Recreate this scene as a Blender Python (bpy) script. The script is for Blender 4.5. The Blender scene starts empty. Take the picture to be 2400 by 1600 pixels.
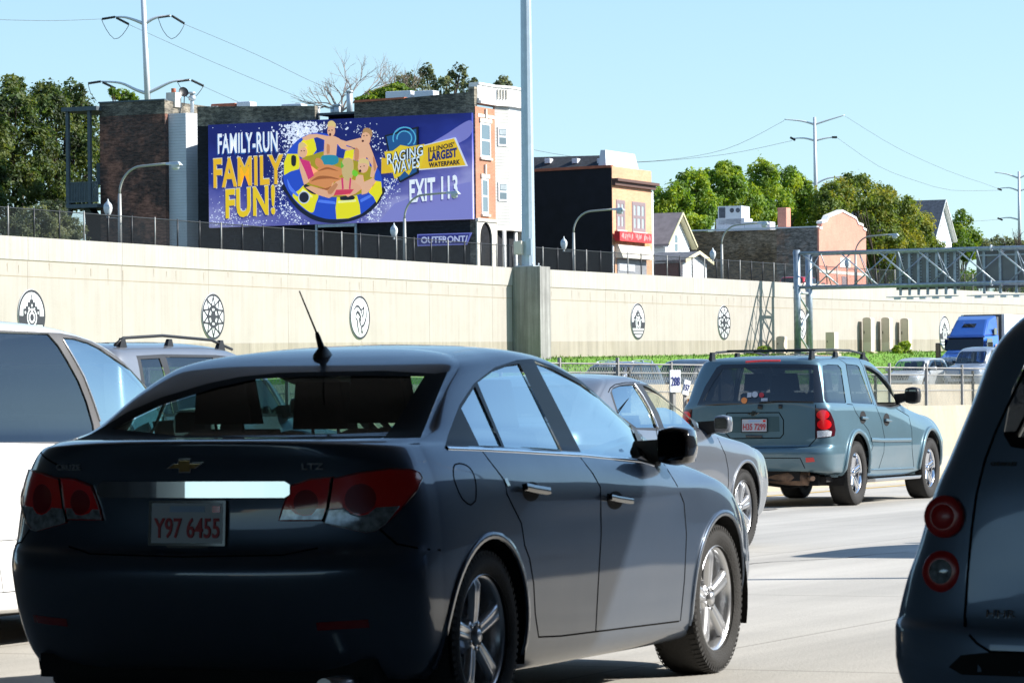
import bpy, bmesh, math, random
from mathutils import Vector, Matrix
from mathutils.bvhtree import BVHTree
random.seed(7)
S = bpy.context.scene
COL = S.collection
rad = math.radians
PI = math.pi

# ------------------------------------------------------------ camera
FPX, CAMH, YH, ROLL = 8600.0, 1.23, 940.0, rad(0.6)      # focal length in 2400-wide pixels, eye height, horizon row
cam_d = bpy.data.cameras.new("camera"); cam = bpy.data.objects.new("camera", cam_d); COL.objects.link(cam)
cam_d.sensor_width = 36.0; cam_d.sensor_fit = 'HORIZONTAL'
cam_d.lens = FPX / 2400.0 * 36.0
cam_d.shift_y = (YH - 800.0) / 2400.0
cam_d.clip_start = 0.3; cam_d.clip_end = 6000
cam.matrix_world = Matrix.Translation((0, 0, CAMH)) @ Matrix.Rotation(rad(90), 4, 'X') @ Matrix.Rotation(-ROLL, 4, 'Z')
cam_d.dof.use_dof = True; cam_d.dof.focus_distance = 60.0; cam_d.dof.aperture_fstop = 22.0
S.camera = cam

# ------------------------------------------------------------ sky, sun, exposure
SUN_EL = rad(33)
SUN_AZ = rad(90.5)          # clockwise from +Y (the view direction): the sun stands square to the right
wd = bpy.data.worlds.new("World"); S.world = wd; wd.use_nodes = True
nt = wd.node_tree; nt.nodes.clear()
sky = nt.nodes.new('ShaderNodeTexSky'); sky.sky_type = 'NISHITA'; sky.sun_disc = False
sky.sun_elevation = SUN_EL; sky.sun_rotation = SUN_AZ
sky.air_density = 1.3; sky.dust_density = 0.3; sky.ozone_density = 4.0; sky.altitude = 200
tint = nt.nodes.new('ShaderNodeMix'); tint.data_type = 'RGBA'; tint.blend_type = 'MULTIPLY'
tint.inputs[0].default_value = 1.0; tint.inputs[7].default_value = (0.97, 0.995, 0.985, 1)
bg = nt.nodes.new('ShaderNodeBackground'); bg.inputs[1].default_value = 0.106
out = nt.nodes.new('ShaderNodeOutputWorld')
tcw = nt.nodes.new('ShaderNodeTexCoord'); sxw = nt.nodes.new('ShaderNodeSeparateXYZ'); cbw = nt.nodes.new('ShaderNodeCombineXYZ')
mzw = nt.nodes.new('ShaderNodeMath'); mzw.operation = 'MULTIPLY_ADD'; mzw.inputs[1].default_value = 0.9; mzw.inputs[2].default_value = 0.06
nt.links.new(tcw.outputs['Generated'], sxw.inputs[0]); nt.links.new(sxw.outputs[0], cbw.inputs[0]); nt.links.new(sxw.outputs[1], cbw.inputs[1])
nt.links.new(sxw.outputs[2], mzw.inputs[0]); nt.links.new(mzw.outputs[0], cbw.inputs[2]); nt.links.new(cbw.outputs[0], sky.inputs[0])
nt.links.new(sky.outputs[0], tint.inputs[6]); nt.links.new(tint.outputs[2], bg.inputs[0]); nt.links.new(bg.outputs[0], out.inputs[0])
sun_d = bpy.data.lights.new("sun", 'SUN'); sun = bpy.data.objects.new("sun", sun_d); COL.objects.link(sun)
sun_d.energy = 4.6; sun_d.angle = rad(0.5); sun_d.color = (1.0, 0.955, 0.88)
sdir = Vector((math.sin(SUN_AZ) * math.cos(SUN_EL), math.cos(SUN_AZ) * math.cos(SUN_EL), math.sin(SUN_EL)))
sun.rotation_euler = sdir.to_track_quat('Z', 'Y').to_euler()
S.view_settings.view_transform = 'Standard'; S.view_settings.look = 'None'
S.view_settings.exposure = 0.95; S.view_settings.gamma = 1.0; S.view_settings.use_curve_mapping = False
S.render.engine = 'CYCLES'
S.cycles.max_bounces = 8; S.cycles.transparent_max_bounces = 24; S.cycles.caustics_reflective = False; S.cycles.caustics_refractive = False

# ------------------------------------------------------------ road frame: t along the traffic, o to the left of it, z up
PHI = rad(24.5); SP, CP = math.sin(PHI), math.cos(PHI)
RZ = PI / 2 - PHI                                  # rotation that turns local x,y into t,o
def W(t, o, z=0.0): return Vector((t * SP - o * CP, t * CP + o * SP, z))
def ray(x, y):                                     # measured picture point -> slopes (X/Y, Z/Y)
    dx = (x - 1200) / FPX; dy = (YH - y) / FPX
    return dx * math.cos(ROLL) + dy * math.sin(ROLL), -dx * math.sin(ROLL) + dy * math.cos(ROLL)
def at_o(x, y, o):                                 # -> (t, z) on the upright plane o
    a, b = ray(x, y); Y = o / (SP - a * CP); return Y * (CP + a * SP), CAMH + b * Y
def at_t(x, y, t):                                 # -> (o, z) on the upright plane t
    a, b = ray(x, y); Y = t / (CP + a * SP); return Y * (SP - a * CP), CAMH + b * Y
def at_Y(x, y, Y):
    a, b = ray(x, y); return Vector((a * Y, Y, CAMH + b * Y))

# ------------------------------------------------------------ object helpers
def tag(o, label=None, cat=None, group=None, kind=None):
    if label: o['label'] = label
    if cat: o['category'] = cat
    if group: o['group'] = group
    if kind: o['kind'] = kind
    return o
def empty(name, loc, rz=0.0, label=None, cat=None, group=None):
    o = bpy.data.objects.new(name, None); COL.objects.link(o); o.empty_display_size = 0.2
    o.location = loc; o.rotation_euler = (0, 0, rz)
    return tag(o, label, cat, group)
def link(name, me, mats=None, parent=None, loc=None, rz=0.0):
    o = bpy.data.objects.new(name, me); COL.objects.link(o)
    if mats is not None:
        for m in (mats if isinstance(mats, (list, tuple)) else [mats]): me.materials.append(m)
    if parent: o.parent = parent
    if loc is not None: o.location = loc
    if rz: o.rotation_euler = (0, 0, rz)
    return o
def copy_tree(o, parent=None):
    c = o.copy(); COL.objects.link(c)
    if parent: c.parent = parent
    for ch in list(o.children): copy_tree(ch, c)
    return c

class MB:
    """collects shapes and links them as one mesh object"""
    def __init__(s): s.v = []; s.f = []; s.m = []; s.sm = []
    def add(s, vs, fs, mi=0, smooth=False):
        b = len(s.v); s.v += [tuple(v) for v in vs]; s.f += [tuple(i + b for i in f) for f in fs]
        s.m += [mi] * len(fs); s.sm += [smooth] * len(fs); return s
    def box(s, x0, x1, y0, y1, z0, z1, mi=0):
        return s.add([(x0,y0,z0),(x1,y0,z0),(x1,y1,z0),(x0,y1,z0),(x0,y0,z1),(x1,y0,z1),(x1,y1,z1),(x0,y1,z1)],
                     [(0,3,2,1),(4,5,6,7),(0,1,5,4),(1,2,6,5),(2,3,7,6),(3,0,4,7)], mi)
    def hexa(s, b, t, mi=0):                       # four base points, four top points
        return s.add(list(b) + list(t), [(3,2,1,0),(4,5,6,7),(0,1,5,4),(1,2,6,5),(2,3,7,6),(3,0,4,7)], mi)
    def quad(s, a, b, c, d, mi=0): return s.add([a, b, c, d], [(0,1,2,3)], mi)
    def tube(s, pts, r, n=8, mi=0, caps=True, smooth=True):
        pts = [Vector(p) for p in pts]; rs = r if isinstance(r, (list, tuple)) else [r] * len(pts)
        vs = []; fs = []; prev = None
        for i, p in enumerate(pts):
            d = (pts[min(i+1, len(pts)-1)] - pts[max(i-1, 0)])
            if d.length < 1e-9: d = Vector((0,0,1))
            d.normalize()
            if prev is None:
                u = d.cross(Vector((0,0,1)) if abs(d.z) < 0.95 else Vector((1,0,0))).normalized()
            else:
                u = (prev - d * prev.dot(d));  u = u.normalized() if u.length > 1e-6 else d.orthogonal().normalized()
            prev = u; w = d.cross(u)
            for k in range(n):
                a = 2 * PI * k / n; vs.append(p + (u * math.cos(a) + w * math.sin(a)) * rs[i])
        for i in range(len(pts) - 1):
            for k in range(n): fs.append((i*n+k, i*n+(k+1)%n, (i+1)*n+(k+1)%n, (i+1)*n+k))
        s.add(vs, fs, mi, smooth)
        if caps:
            b = len(s.v) - len(vs)
            s.f.append(tuple(b + k for k in range(n))[::-1]); s.m.append(mi); s.sm.append(False)
            s.f.append(tuple(b + (len(pts)-1)*n + k for k in range(n))); s.m.append(mi); s.sm.append(False)
        return s
    def lathe(s, prof, n=24, axis='Z', c=(0,0,0), mi=0, smooth=True):
        vs = []; fs = []; c = Vector(c)
        for (r, h) in prof:
            for k in range(n):
                a = 2*PI*k/n; x, y = r*math.cos(a), r*math.sin(a)
                v = {'Z': (x,y,h), 'Y': (x,h,y), 'X': (h,x,y)}[axis]; vs.append(c + Vector(v))
        for i in range(len(prof)-1):
            for k in range(n): fs.append((i*n+k, i*n+(k+1)%n, (i+1)*n+(k+1)%n, (i+1)*n+k))
        return s.add(vs, fs, mi, smooth)
    def prism(s, poly, axis, a, b, mi=0):          # poly of 2-D points extruded from a to b along an axis
        f = {'X': lambda p, h: (h, p[0], p[1]), 'Y': lambda p, h: (p[0], h, p[1]), 'Z': lambda p, h: (p[0], p[1], h)}[axis]
        n = len(poly)
        return s.add([f(p, a) for p in poly] + [f(p, b) for p in poly],
                     [tuple(range(n))[::-1], tuple(range(n, 2*n))] + [(i, (i+1)%n, n+(i+1)%n, n+i) for i in range(n)], mi)
    def build(s, name, mats, parent=None, loc=None, rz=0.0, fix=True, bevel=0):
        me = bpy.data.meshes.new(name); me.from_pydata(s.v, [], s.f)
        for p, m, sm in zip(me.polygons, s.m, s.sm): p.material_index = m; p.use_smooth = sm
        if fix or bevel:
            bm = bmesh.new(); bm.from_mesh(me)
            if fix: bmesh.ops.recalc_face_normals(bm, faces=bm.faces)
            bm.to_mesh(me); bm.free()
        o = link(name, me, mats, parent, loc, rz)
        if bevel:
            md = o.modifiers.new('bevel', 'BEVEL'); md.width = bevel; md.segments = 2; md.limit_method = 'ANGLE'
        return o

# ------------------------------------------------------------ materials
def mat(name, color, rough=0.6, metal=0.0, coat=0.0, var=0.0, scale=4.0, bump=0.0, bscale=30.0, spec=0.5, dark=None, coords='Object', detail=6.0):
    m = bpy.data.materials.new(name); m.use_nodes = True; n = m.node_tree; p = n.nodes['Principled BSDF']
    p.inputs['Base Color'].default_value = (*color, 1); p.inputs['Roughness'].default_value = rough
    p.inputs['Metallic'].default_value = metal; p.inputs['Coat Weight'].default_value = coat; p.inputs['Coat Roughness'].default_value = 0.04
    p.inputs['Specular IOR Level'].default_value = spec
    tc = n.nodes.new('ShaderNodeTexCoord')
    if var > 0:
        no = n.nodes.new('ShaderNodeTexNoise'); no.inputs['Scale'].default_value = scale; no.inputs['Detail'].default_value = detail
        n.links.new(tc.outputs[coords], no.inputs['Vector'])
        cr = n.nodes.new('ShaderNodeValToRGB'); cr.color_ramp.elements[0].position = 0.3; cr.color_ramp.elements[1].position = 0.7
        d = dark or tuple(c * (1 - var) for c in color)
        cr.color_ramp.elements[0].color = (*d, 1); cr.color_ramp.elements[1].color = (*[min(1, c * (1 + var * 0.5)) for c in color], 1)
        n.links.new(no.outputs[0], cr.inputs[0]); n.links.new(cr.outputs[0], p.inputs['Base Color'])
    if bump > 0:
        nb = n.nodes.new('ShaderNodeTexNoise'); nb.inputs['Scale'].default_value = bscale; nb.inputs['Detail'].default_value = 5
        n.links.new(tc.outputs[coords], nb.inputs['Vector'])
        b = n.nodes.new('ShaderNodeBump'); b.inputs['Strength'].default_value = bump; b.inputs['Distance'].default_value = 0.02
        n.links.new(nb.outputs[0], b.inputs['Height']); n.links.new(b.outputs[0], p.inputs['Normal'])
    return m
def nodes(m): return m.node_tree.nodes, m.node_tree.links, m.node_tree.nodes['Principled BSDF']
def mixcol(N, L, fac, a, b, mode='MIX'):
    x = N.new('ShaderNodeMix'); x.data_type = 'RGBA'; x.blend_type = mode
    for i, v in ((0, fac), (6, a), (7, b)):
        if isinstance(v, (int, float)): x.inputs[i].default_value = v
        elif isinstance(v, tuple): x.inputs[i].default_value = (*v, 1)
        else: L.new(v, x.inputs[i])
    return x.outputs[2]
def ramp(N, L, src, stops):
    cr = N.new('ShaderNodeValToRGB'); L.new(src, cr.inputs[0]); e = cr.color_ramp.elements
    while len(e) < len(stops): e.new(0.5)
    for q, (pos, c) in zip(e, stops): q.position = pos; q.color = (*c, 1) if isinstance(c, tuple) else (c, c, c, 1)
    return cr.outputs[0]
def noise(N, L, vec, scale, detail=5, rough=0.55):
    x = N.new('ShaderNodeTexNoise'); x.inputs['Scale'].default_value = scale; x.inputs['Detail'].default_value = detail; x.inputs['Roughness'].default_value = rough
    L.new(vec, x.inputs['Vector']); return x.outputs[0]
def scaled(N, L, vec, sc, loc=(0,0,0)):
    x = N.new('ShaderNodeMapping'); x.inputs['Scale'].default_value = sc; x.inputs['Location'].default_value = loc; L.new(vec, x.inputs['Vector']); return x.outputs[0]
def brick(name, c1, c2, mortar, rough=0.9, patch=None, bw=0.21, bh=0.075, stain=0.35, mort=0.012, spot=1.0):
    """running bond over the two upright directions of a road-frame object"""
    m = mat(name, c1, rough); N, L, p = nodes(m)
    tc = N.new('ShaderNodeTexCoord'); sx = N.new('ShaderNodeSeparateXYZ'); L.new(tc.outputs['Object'], sx.inputs[0])
    ad = N.new('ShaderNodeMath'); ad.operation = 'ADD'; L.new(sx.outputs[0], ad.inputs[0]); L.new(sx.outputs[1], ad.inputs[1])
    cb = N.new('ShaderNodeCombineXYZ'); L.new(ad.outputs[0], cb.inputs[0]); L.new(sx.outputs[2], cb.inputs[1])
    br = N.new('ShaderNodeTexBrick'); L.new(cb.outputs[0], br.inputs['Vector'])
    br.inputs['Color1'].default_value = (*c1, 1); br.inputs['Color2'].default_value = (*c2, 1); br.inputs['Mortar'].default_value = (*mortar, 1)
    br.inputs['Scale'].default_value = 1.0; br.inputs['Brick Width'].default_value = bw; br.inputs['Row Height'].default_value = bh
    br.inputs['Mortar Size'].default_value = mort; br.inputs['Bias'].default_value = -0.1
    st = ramp(N, L, noise(N, L, tc.outputs['Object'], 0.5, 8, 0.65), [(0.35, (1 - stain,) * 3), (0.65, (1.15, 1.15, 1.15))])
    c = mixcol(N, L, 1.0, br.outputs[0], st, 'MULTIPLY')
    sp = ramp(N, L, noise(N, L, scaled(N, L, cb.outputs[0], (2.0, 7, 1)), 1.0, 3, 0.85), [(0.40, (1-.45*spot,)*3), (0.62, (1+.6*spot,)*3)])
    c = mixcol(N, L, 1.0, c, sp, 'MULTIPLY')
    if patch:
        f = ramp(N, L, noise(N, L, tc.outputs['Object'], 0.35, 6, 0.7), [(0.5, 0.0), (0.6, 1.0)])
        c = mixcol(N, L, f, c, mixcol(N, L, 1.0, sp, patch, 'MULTIPLY'))
    L.new(c, p.inputs['Base Color'])
    b = N.new('ShaderNodeBump'); b.inputs['Strength'].default_value = 0.5; b.inputs['Distance'].default_value = 0.01
    L.new(br.outputs[1], b.inputs['Height']); b.invert = True; L.new(b.outputs[0], p.inputs['Normal'])
    return m
def siding(name, color, pitch=0.12, rough=0.6, strength=0.8):
    m = mat(name, color, rough); N, L, p = nodes(m)
    tc = N.new('ShaderNodeTexCoord'); sx = N.new('ShaderNodeSeparateXYZ'); L.new(tc.outputs['Object'], sx.inputs[0])
    mm = N.new('ShaderNodeMath'); mm.operation = 'DIVIDE'; L.new(sx.outputs[2], mm.inputs[0]); mm.inputs[1].default_value = pitch
    fr = N.new('ShaderNodeMath'); fr.operation = 'FRACT'; L.new(mm.outputs[0], fr.inputs[0])
    c = ramp(N, L, fr.outputs[0], [(0.0, tuple(x * 0.55 for x in color)), (0.14, color), (1.0, color)])
    n = ramp(N, L, noise(N, L, tc.outputs['Object'], 1.2), [(0.3, (0.9, 0.9, 0.9)), (0.7, (1.04, 1.04, 1.04))])
    L.new(mixcol(N, L, 1.0, c, n, 'MULTIPLY'), p.inputs['Base Color'])
    b = N.new('ShaderNodeBump'); b.inputs['Strength'].default_value = strength; b.inputs['Distance'].default_value = 0.02
    L.new(fr.outputs[0], b.inputs['Height']); b.invert = True; L.new(b.outputs[0], p.inputs['Normal'])
    return m
def glassm(name, tintc=(0.5, 0.6, 0.6), gain=0.1, ior=1.6, rough=0.02, refl=(1, 1, 1)):
    m = bpy.data.materials.new(name); m.use_nodes = True; N = m.node_tree.nodes; L = m.node_tree.links; N.clear()
    tr = N.new('ShaderNodeBsdfTransparent'); tr.inputs[0].default_value = (*tintc, 1)
    gl = N.new('ShaderNodeBsdfGlossy'); gl.inputs['Roughness'].default_value = rough; gl.inputs['Color'].default_value = (*refl, 1)
    fr = N.new('ShaderNodeFresnel'); fr.inputs[0].default_value = ior
    ad = N.new('ShaderNodeMath'); ad.operation = 'ADD'; ad.use_clamp = True; L.new(fr.outputs[0], ad.inputs[0]); ad.inputs[1].default_value = gain
    ge = N.new('ShaderNodeNewGeometry'); bk = N.new('ShaderNodeMix'); bk.data_type = 'FLOAT'; L.new(ge.outputs['Backfacing'], bk.inputs[0]); L.new(ad.outputs[0], bk.inputs[2]); bk.inputs[3].default_value = .08
    mx = N.new('ShaderNodeMixShader'); L.new(bk.outputs[0], mx.inputs[0]); L.new(tr.outputs[0], mx.inputs[1]); L.new(gl.outputs[0], mx.inputs[2])
    o = N.new('ShaderNodeOutputMaterial'); L.new(mx.outputs[0], o.inputs[0]); return m
def wire(name, color, pitch=0.05, fill=0.3, square=False):
    """woven wire panel: the weave is drawn by a wave pattern over a thin sheet, open between the wires"""
    m = mat(name, color, 0.5, 0.6); N, L, p = nodes(m)
    tc = N.new('ShaderNodeTexCoord'); ou = N['Material Output']; tr = N.new('ShaderNodeBsdfTransparent'); mx = N.new('ShaderNodeMixShader')
    sx = N.new('ShaderNodeSeparateXYZ'); L.new(tc.outputs['Object'], sx.inputs[0])
    def line(ax, bx):
        a = N.new('ShaderNodeMath'); a.operation = 'MULTIPLY'; L.new(sx.outputs[0], a.inputs[0]); a.inputs[1].default_value = ax / pitch
        b = N.new('ShaderNodeMath'); b.operation = 'MULTIPLY_ADD'; L.new(sx.outputs[2], b.inputs[0]); b.inputs[1].default_value = bx / pitch; L.new(a.outputs[0], b.inputs[2])
        f = N.new('ShaderNodeMath'); f.operation = 'FRACT'; L.new(b.outputs[0], f.inputs[0])
        g = N.new('ShaderNodeMath'); g.operation = 'LESS_THAN'; L.new(f.outputs[0], g.inputs[0]); g.inputs[1].default_value = fill; return g.outputs[0]
    A, B = (line(1, 0), line(0, 1)) if square else (line(0.7, 0.7), line(0.7, -0.7))
    x = N.new('ShaderNodeMath'); x.operation = 'MAXIMUM'; L.new(A, x.inputs[0]); L.new(B, x.inputs[1])
    L.new(x.outputs[0], mx.inputs[0]); L.new(tr.outputs[0], mx.inputs[1]); L.new(p.outputs[0], mx.inputs[2]); L.new(mx.outputs[0], ou.inputs[0])
    return m

FONT = bpy.data.fonts.load('<builtin>') if False else None
def text_mesh(txt, h=1.0, w=None, bold=0.0, shear=0.0, extrude=0.004, align='CENTER', spacing=1.0):
    """built-in lettering turned to a mesh in the x,z plane facing -y; h = capital height, w = total width"""
    cu = bpy.data.curves.new('t', 'FONT'); cu.body = txt; cu.offset = bold; cu.extrude = extrude; cu.shear = shear; cu.resolution_u = 3
    cu.space_character = spacing
    ob = bpy.data.objects.new('t', cu); COL.objects.link(ob)
    dg = bpy.context.evaluated_depsgraph_get(); me = bpy.data.meshes.new_from_object(ob.evaluated_get(dg))
    bpy.data.objects.remove(ob); bpy.data.curves.remove(cu)
    xs = [v.co.x for v in me.vertices]; ys = [v.co.y for v in me.vertices]
    x0, x1, y0, y1 = min(xs), max(xs), min(ys), max(ys); sy = h / (y1 - y0); sx = (w / (x1 - x0)) if w else sy
    ox = (x0 + x1) / 2 if align == 'CENTER' else x0
    for v in me.vertices: v.co = Vector(((v.co.x - ox) * sx, -v.co.z, (v.co.y - (y0 + y1) / 2) * sy))
    me.materials.clear()
    return me
# ------------------------------------------------------------ vehicle body builder
def pchip(xs, ys, q):
    """monotone cubic through (xs, ys) at the sorted samples q"""
    n = len(xs); h = [xs[i+1]-xs[i] for i in range(n-1)]; d = [(ys[i+1]-ys[i])/h[i] for i in range(n-1)]
    if n == 2: return [ys[0] + d[0]*(t-xs[0]) for t in q]
    m = [0.0]*n
    for i in range(1, n-1):
        if d[i-1]*d[i] > 0:
            w1 = 2*h[i]+h[i-1]; w2 = h[i]+2*h[i-1]; m[i] = (w1+w2)/(w1/d[i-1]+w2/d[i])
    def end(h0, h1, d0, d1):
        e = ((2*h0+h1)*d0-h0*d1)/(h0+h1)
        if e*d0 <= 0: return 0.0
        if d0*d1 < 0 and abs(e) > 3*abs(d0): return 3*d0
        return e
    m[0] = end(h[0], h[1], d[0], d[1]); m[-1] = end(h[-1], h[-2], d[-1], d[-2])
    o = []; k = 0
    for t in q:
        while k < n-2 and t > xs[k+1]: k += 1
        s = (t-xs[k])/h[k]; s2 = s*s; s3 = s2*s
        o.append((2*s3-3*s2+1)*ys[k]+(s3-2*s2+s)*h[k]*m[k]+(-2*s3+3*s2)*ys[k+1]+(s3-s2)*h[k]*m[k+1])
    return o
def ring_pts(r, ke, ks):
    xr, zr, side, xf, zf, nr, nf = r; P = []
    x0, y0, z0 = side[0]
    for i in range(ke):
        th = PI/2*i/ke; c, s = math.cos(th), math.sin(th)
        P.append((x0-(x0-xr)*c**(2/nr), y0*s**(2/nr), zr+(z0-zr)*s*s))
    n = len(side); xs = list(range(n)); q = [i/ks for i in range((n-1)*ks+1)]
    X, Y, Z = (pchip(xs, [p[k] for p in side], q) for k in range(3))
    P += list(zip(X, Y, Z)); x1, y1, z1 = side[-1]
    for i in range(1, ke+1):
        th = PI/2*(1-i/ke); c, s = math.cos(th), math.sin(th)
        P.append((x1+(xf-x1)*c**(2/nf), y1*max(s, 0)**(2/nf), zf+(z1-zf)*s*s))
    return P
def loft(rings, ke=14, ks=10, kr=6):
    R = [ring_pts(r, ke, ks) for r in rings]; n = len(R); nc = len(R[0])
    q = [i/kr for i in range((n-1)*kr+1)]; xs = list(range(n)); cols = []
    for j in range(nc):
        cols.append(list(zip(*(pchip(xs, [R[i][j][k] for i in range(n)], q) for k in range(3)))))
    bm = bmesh.new(); nr = len(q)
    def mk(sgn): return [[bm.verts.new((cols[j][i][0], cols[j][i][1]*sgn, cols[j][i][2])) for i in range(nr)] for j in range(nc)]
    for sgn in (1, -1):
        g = mk(sgn)
        for j in range(nc-1):
            for i in range(nr-1):
                f = [g[j][i], g[j][i+1], g[j+1][i+1], g[j+1][i]]
                bm.faces.new(f if sgn > 0 else f[::-1])
    bmesh.ops.remove_doubles(bm, verts=bm.verts, dist=0.0006)
    bm.normal_update()
    # outward normals
    tot = sum((f.normal.dot(f.calc_center_median()-Vector((2.2, 0, 0.7)))*f.calc_area() for f in bm.faces))
    if tot < 0: bmesh.ops.reverse_faces(bm, faces=bm.faces)
    bm.normal_update(); return bm

class View:
    """an orthographic side-on or oblique view of a car in which its outlines were measured"""
    def __init__(s, th, mirror=False):
        c, n = math.cos(th), math.sin(th); g = -1 if mirror else 1
        s.U = Vector((n, -c*g, 0)); s.d = Vector((c, n*g, 0))
    def uv(s, p): return (p.dot(s.U), p.z)
    def pt(s, u, z): return s.U*u+Vector((0, 0, z))
def inpoly(u, v, P):
    r = False; j = len(P)-1
    for i in range(len(P)):
        if (P[i][1] > v) != (P[j][1] > v) and u < (P[j][0]-P[i][0])*(v-P[i][1])/(P[j][1]-P[i][1])+P[i][0]: r = not r
        j = i
    return r
def cut(bm, V, P, ok=None):
    """cut the outline P (seen in view V) into the faces that face the viewer; returns the faces inside it"""
    n = len(P)
    for i in range(n):
        a, b = P[i], P[(i+1) % n]
        if math.hypot(a[0]-b[0], a[1]-b[1]) < 1e-5: continue
        lo = (min(a[0], b[0])-.012, min(a[1], b[1])-.012); hi = (max(a[0], b[0])+.012, max(a[1], b[1])+.012)
        sel = []
        for f in bm.faces:
            if f.normal.dot(V.d) > -0.02 or (ok and not ok(f)): continue
            uv = [V.uv(v.co) for v in f.verts]
            if max(q[0] for q in uv) < lo[0] or min(q[0] for q in uv) > hi[0] or max(q[1] for q in uv) < lo[1] or min(q[1] for q in uv) > hi[1]: continue
            sel.append(f)
        if not sel: continue
        es = set(); vs = set()
        for f in sel: es.update(f.edges); vs.update(f.verts)
        e = V.pt(*b)-V.pt(*a); no = e.cross(V.d).normalized()
        bmesh.ops.bisect_plane(bm, geom=list(vs)+list(es)+sel, dist=1e-5, plane_co=V.pt(*a), plane_no=no)
    bm.normal_update(); out = []
    for f in bm.faces:
        if f.normal.dot(V.d) > -0.02 or (ok and not ok(f)): continue
        u, v = V.uv(f.calc_center_median())
        if inpoly(u, v, P): out.append(f)
    return out
def split(bm, faces):
    """move faces out of bm into a new bmesh"""
    nb = bmesh.new(); mp = {}
    for f in faces:
        vs = []
        for v in f.verts:
            if v not in mp: mp[v] = nb.verts.new(v.co)
            vs.append(mp[v])
        try: nb.faces.new(vs).smooth = True
        except ValueError: pass
    bmesh.ops.delete(bm, geom=faces, context='FACES'); nb.normal_update(); return nb
def bm_obj(bm, name, mats, parent, shift=0.0, thick=0.0):
    if shift:
        bm.normal_update()
        for v, c in [(v, v.co+v.normal*shift) for v in bm.verts]: v.co = c
    for f in bm.faces: f.smooth = True
    me = bpy.data.meshes.new(name); bm.to_mesh(me); bm.free()
    o = link(name, me, mats, parent)
    if thick:
        md = o.modifiers.new('thick', 'SOLIDIFY'); md.thickness = thick; md.offset = 1
    return o
def circle(cx, cz, r, n=28, a0=0.0, a1=2*PI): return [(cx+r*math.cos(a0+(a1-a0)*k/n), cz+r*math.sin(a0+(a1-a0)*k/n)) for k in range(n+(0 if abs(a1-a0-2*PI) < 1e-6 else 1))]
def densify(P, step=0.03, closed=False):
    o = []; n = len(P)
    for i in range(n if closed else n-1):
        a, b = P[i], P[(i+1) % n]; k = max(1, int(math.hypot(a[0]-b[0], a[1]-b[1])/step))
        o += [(a[0]+(b[0]-a[0])*j/k, a[1]+(b[1]-a[1])*j/k) for j in range(k)]
    if not closed: o.append(P[-1])
    return o
def smooth2(P, step=0.03, closed=False):
    """Catmull-Rom through the points"""
    n = len(P); o = []
    for i in range(n if closed else n-1):
        p = [P[(i+k) % n] if closed else P[max(0, min(n-1, i+k))] for k in (-1, 0, 1, 2)]
        k = max(1, int(math.hypot(p[1][0]-p[2][0], p[1][1]-p[2][1])/step))
        for j in range(k):
            t = j/k
            o.append(tuple(0.5*(2*p[1][c]+(p[2][c]-p[0][c])*t+(2*p[0][c]-5*p[1][c]+4*p[2][c]-p[3][c])*t*t+(3*p[1][c]-p[0][c]-3*p[2][c]+p[3][c])*t**3) for c in (0, 1)))
    if not closed: o.append(P[-1])
    return o
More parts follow.
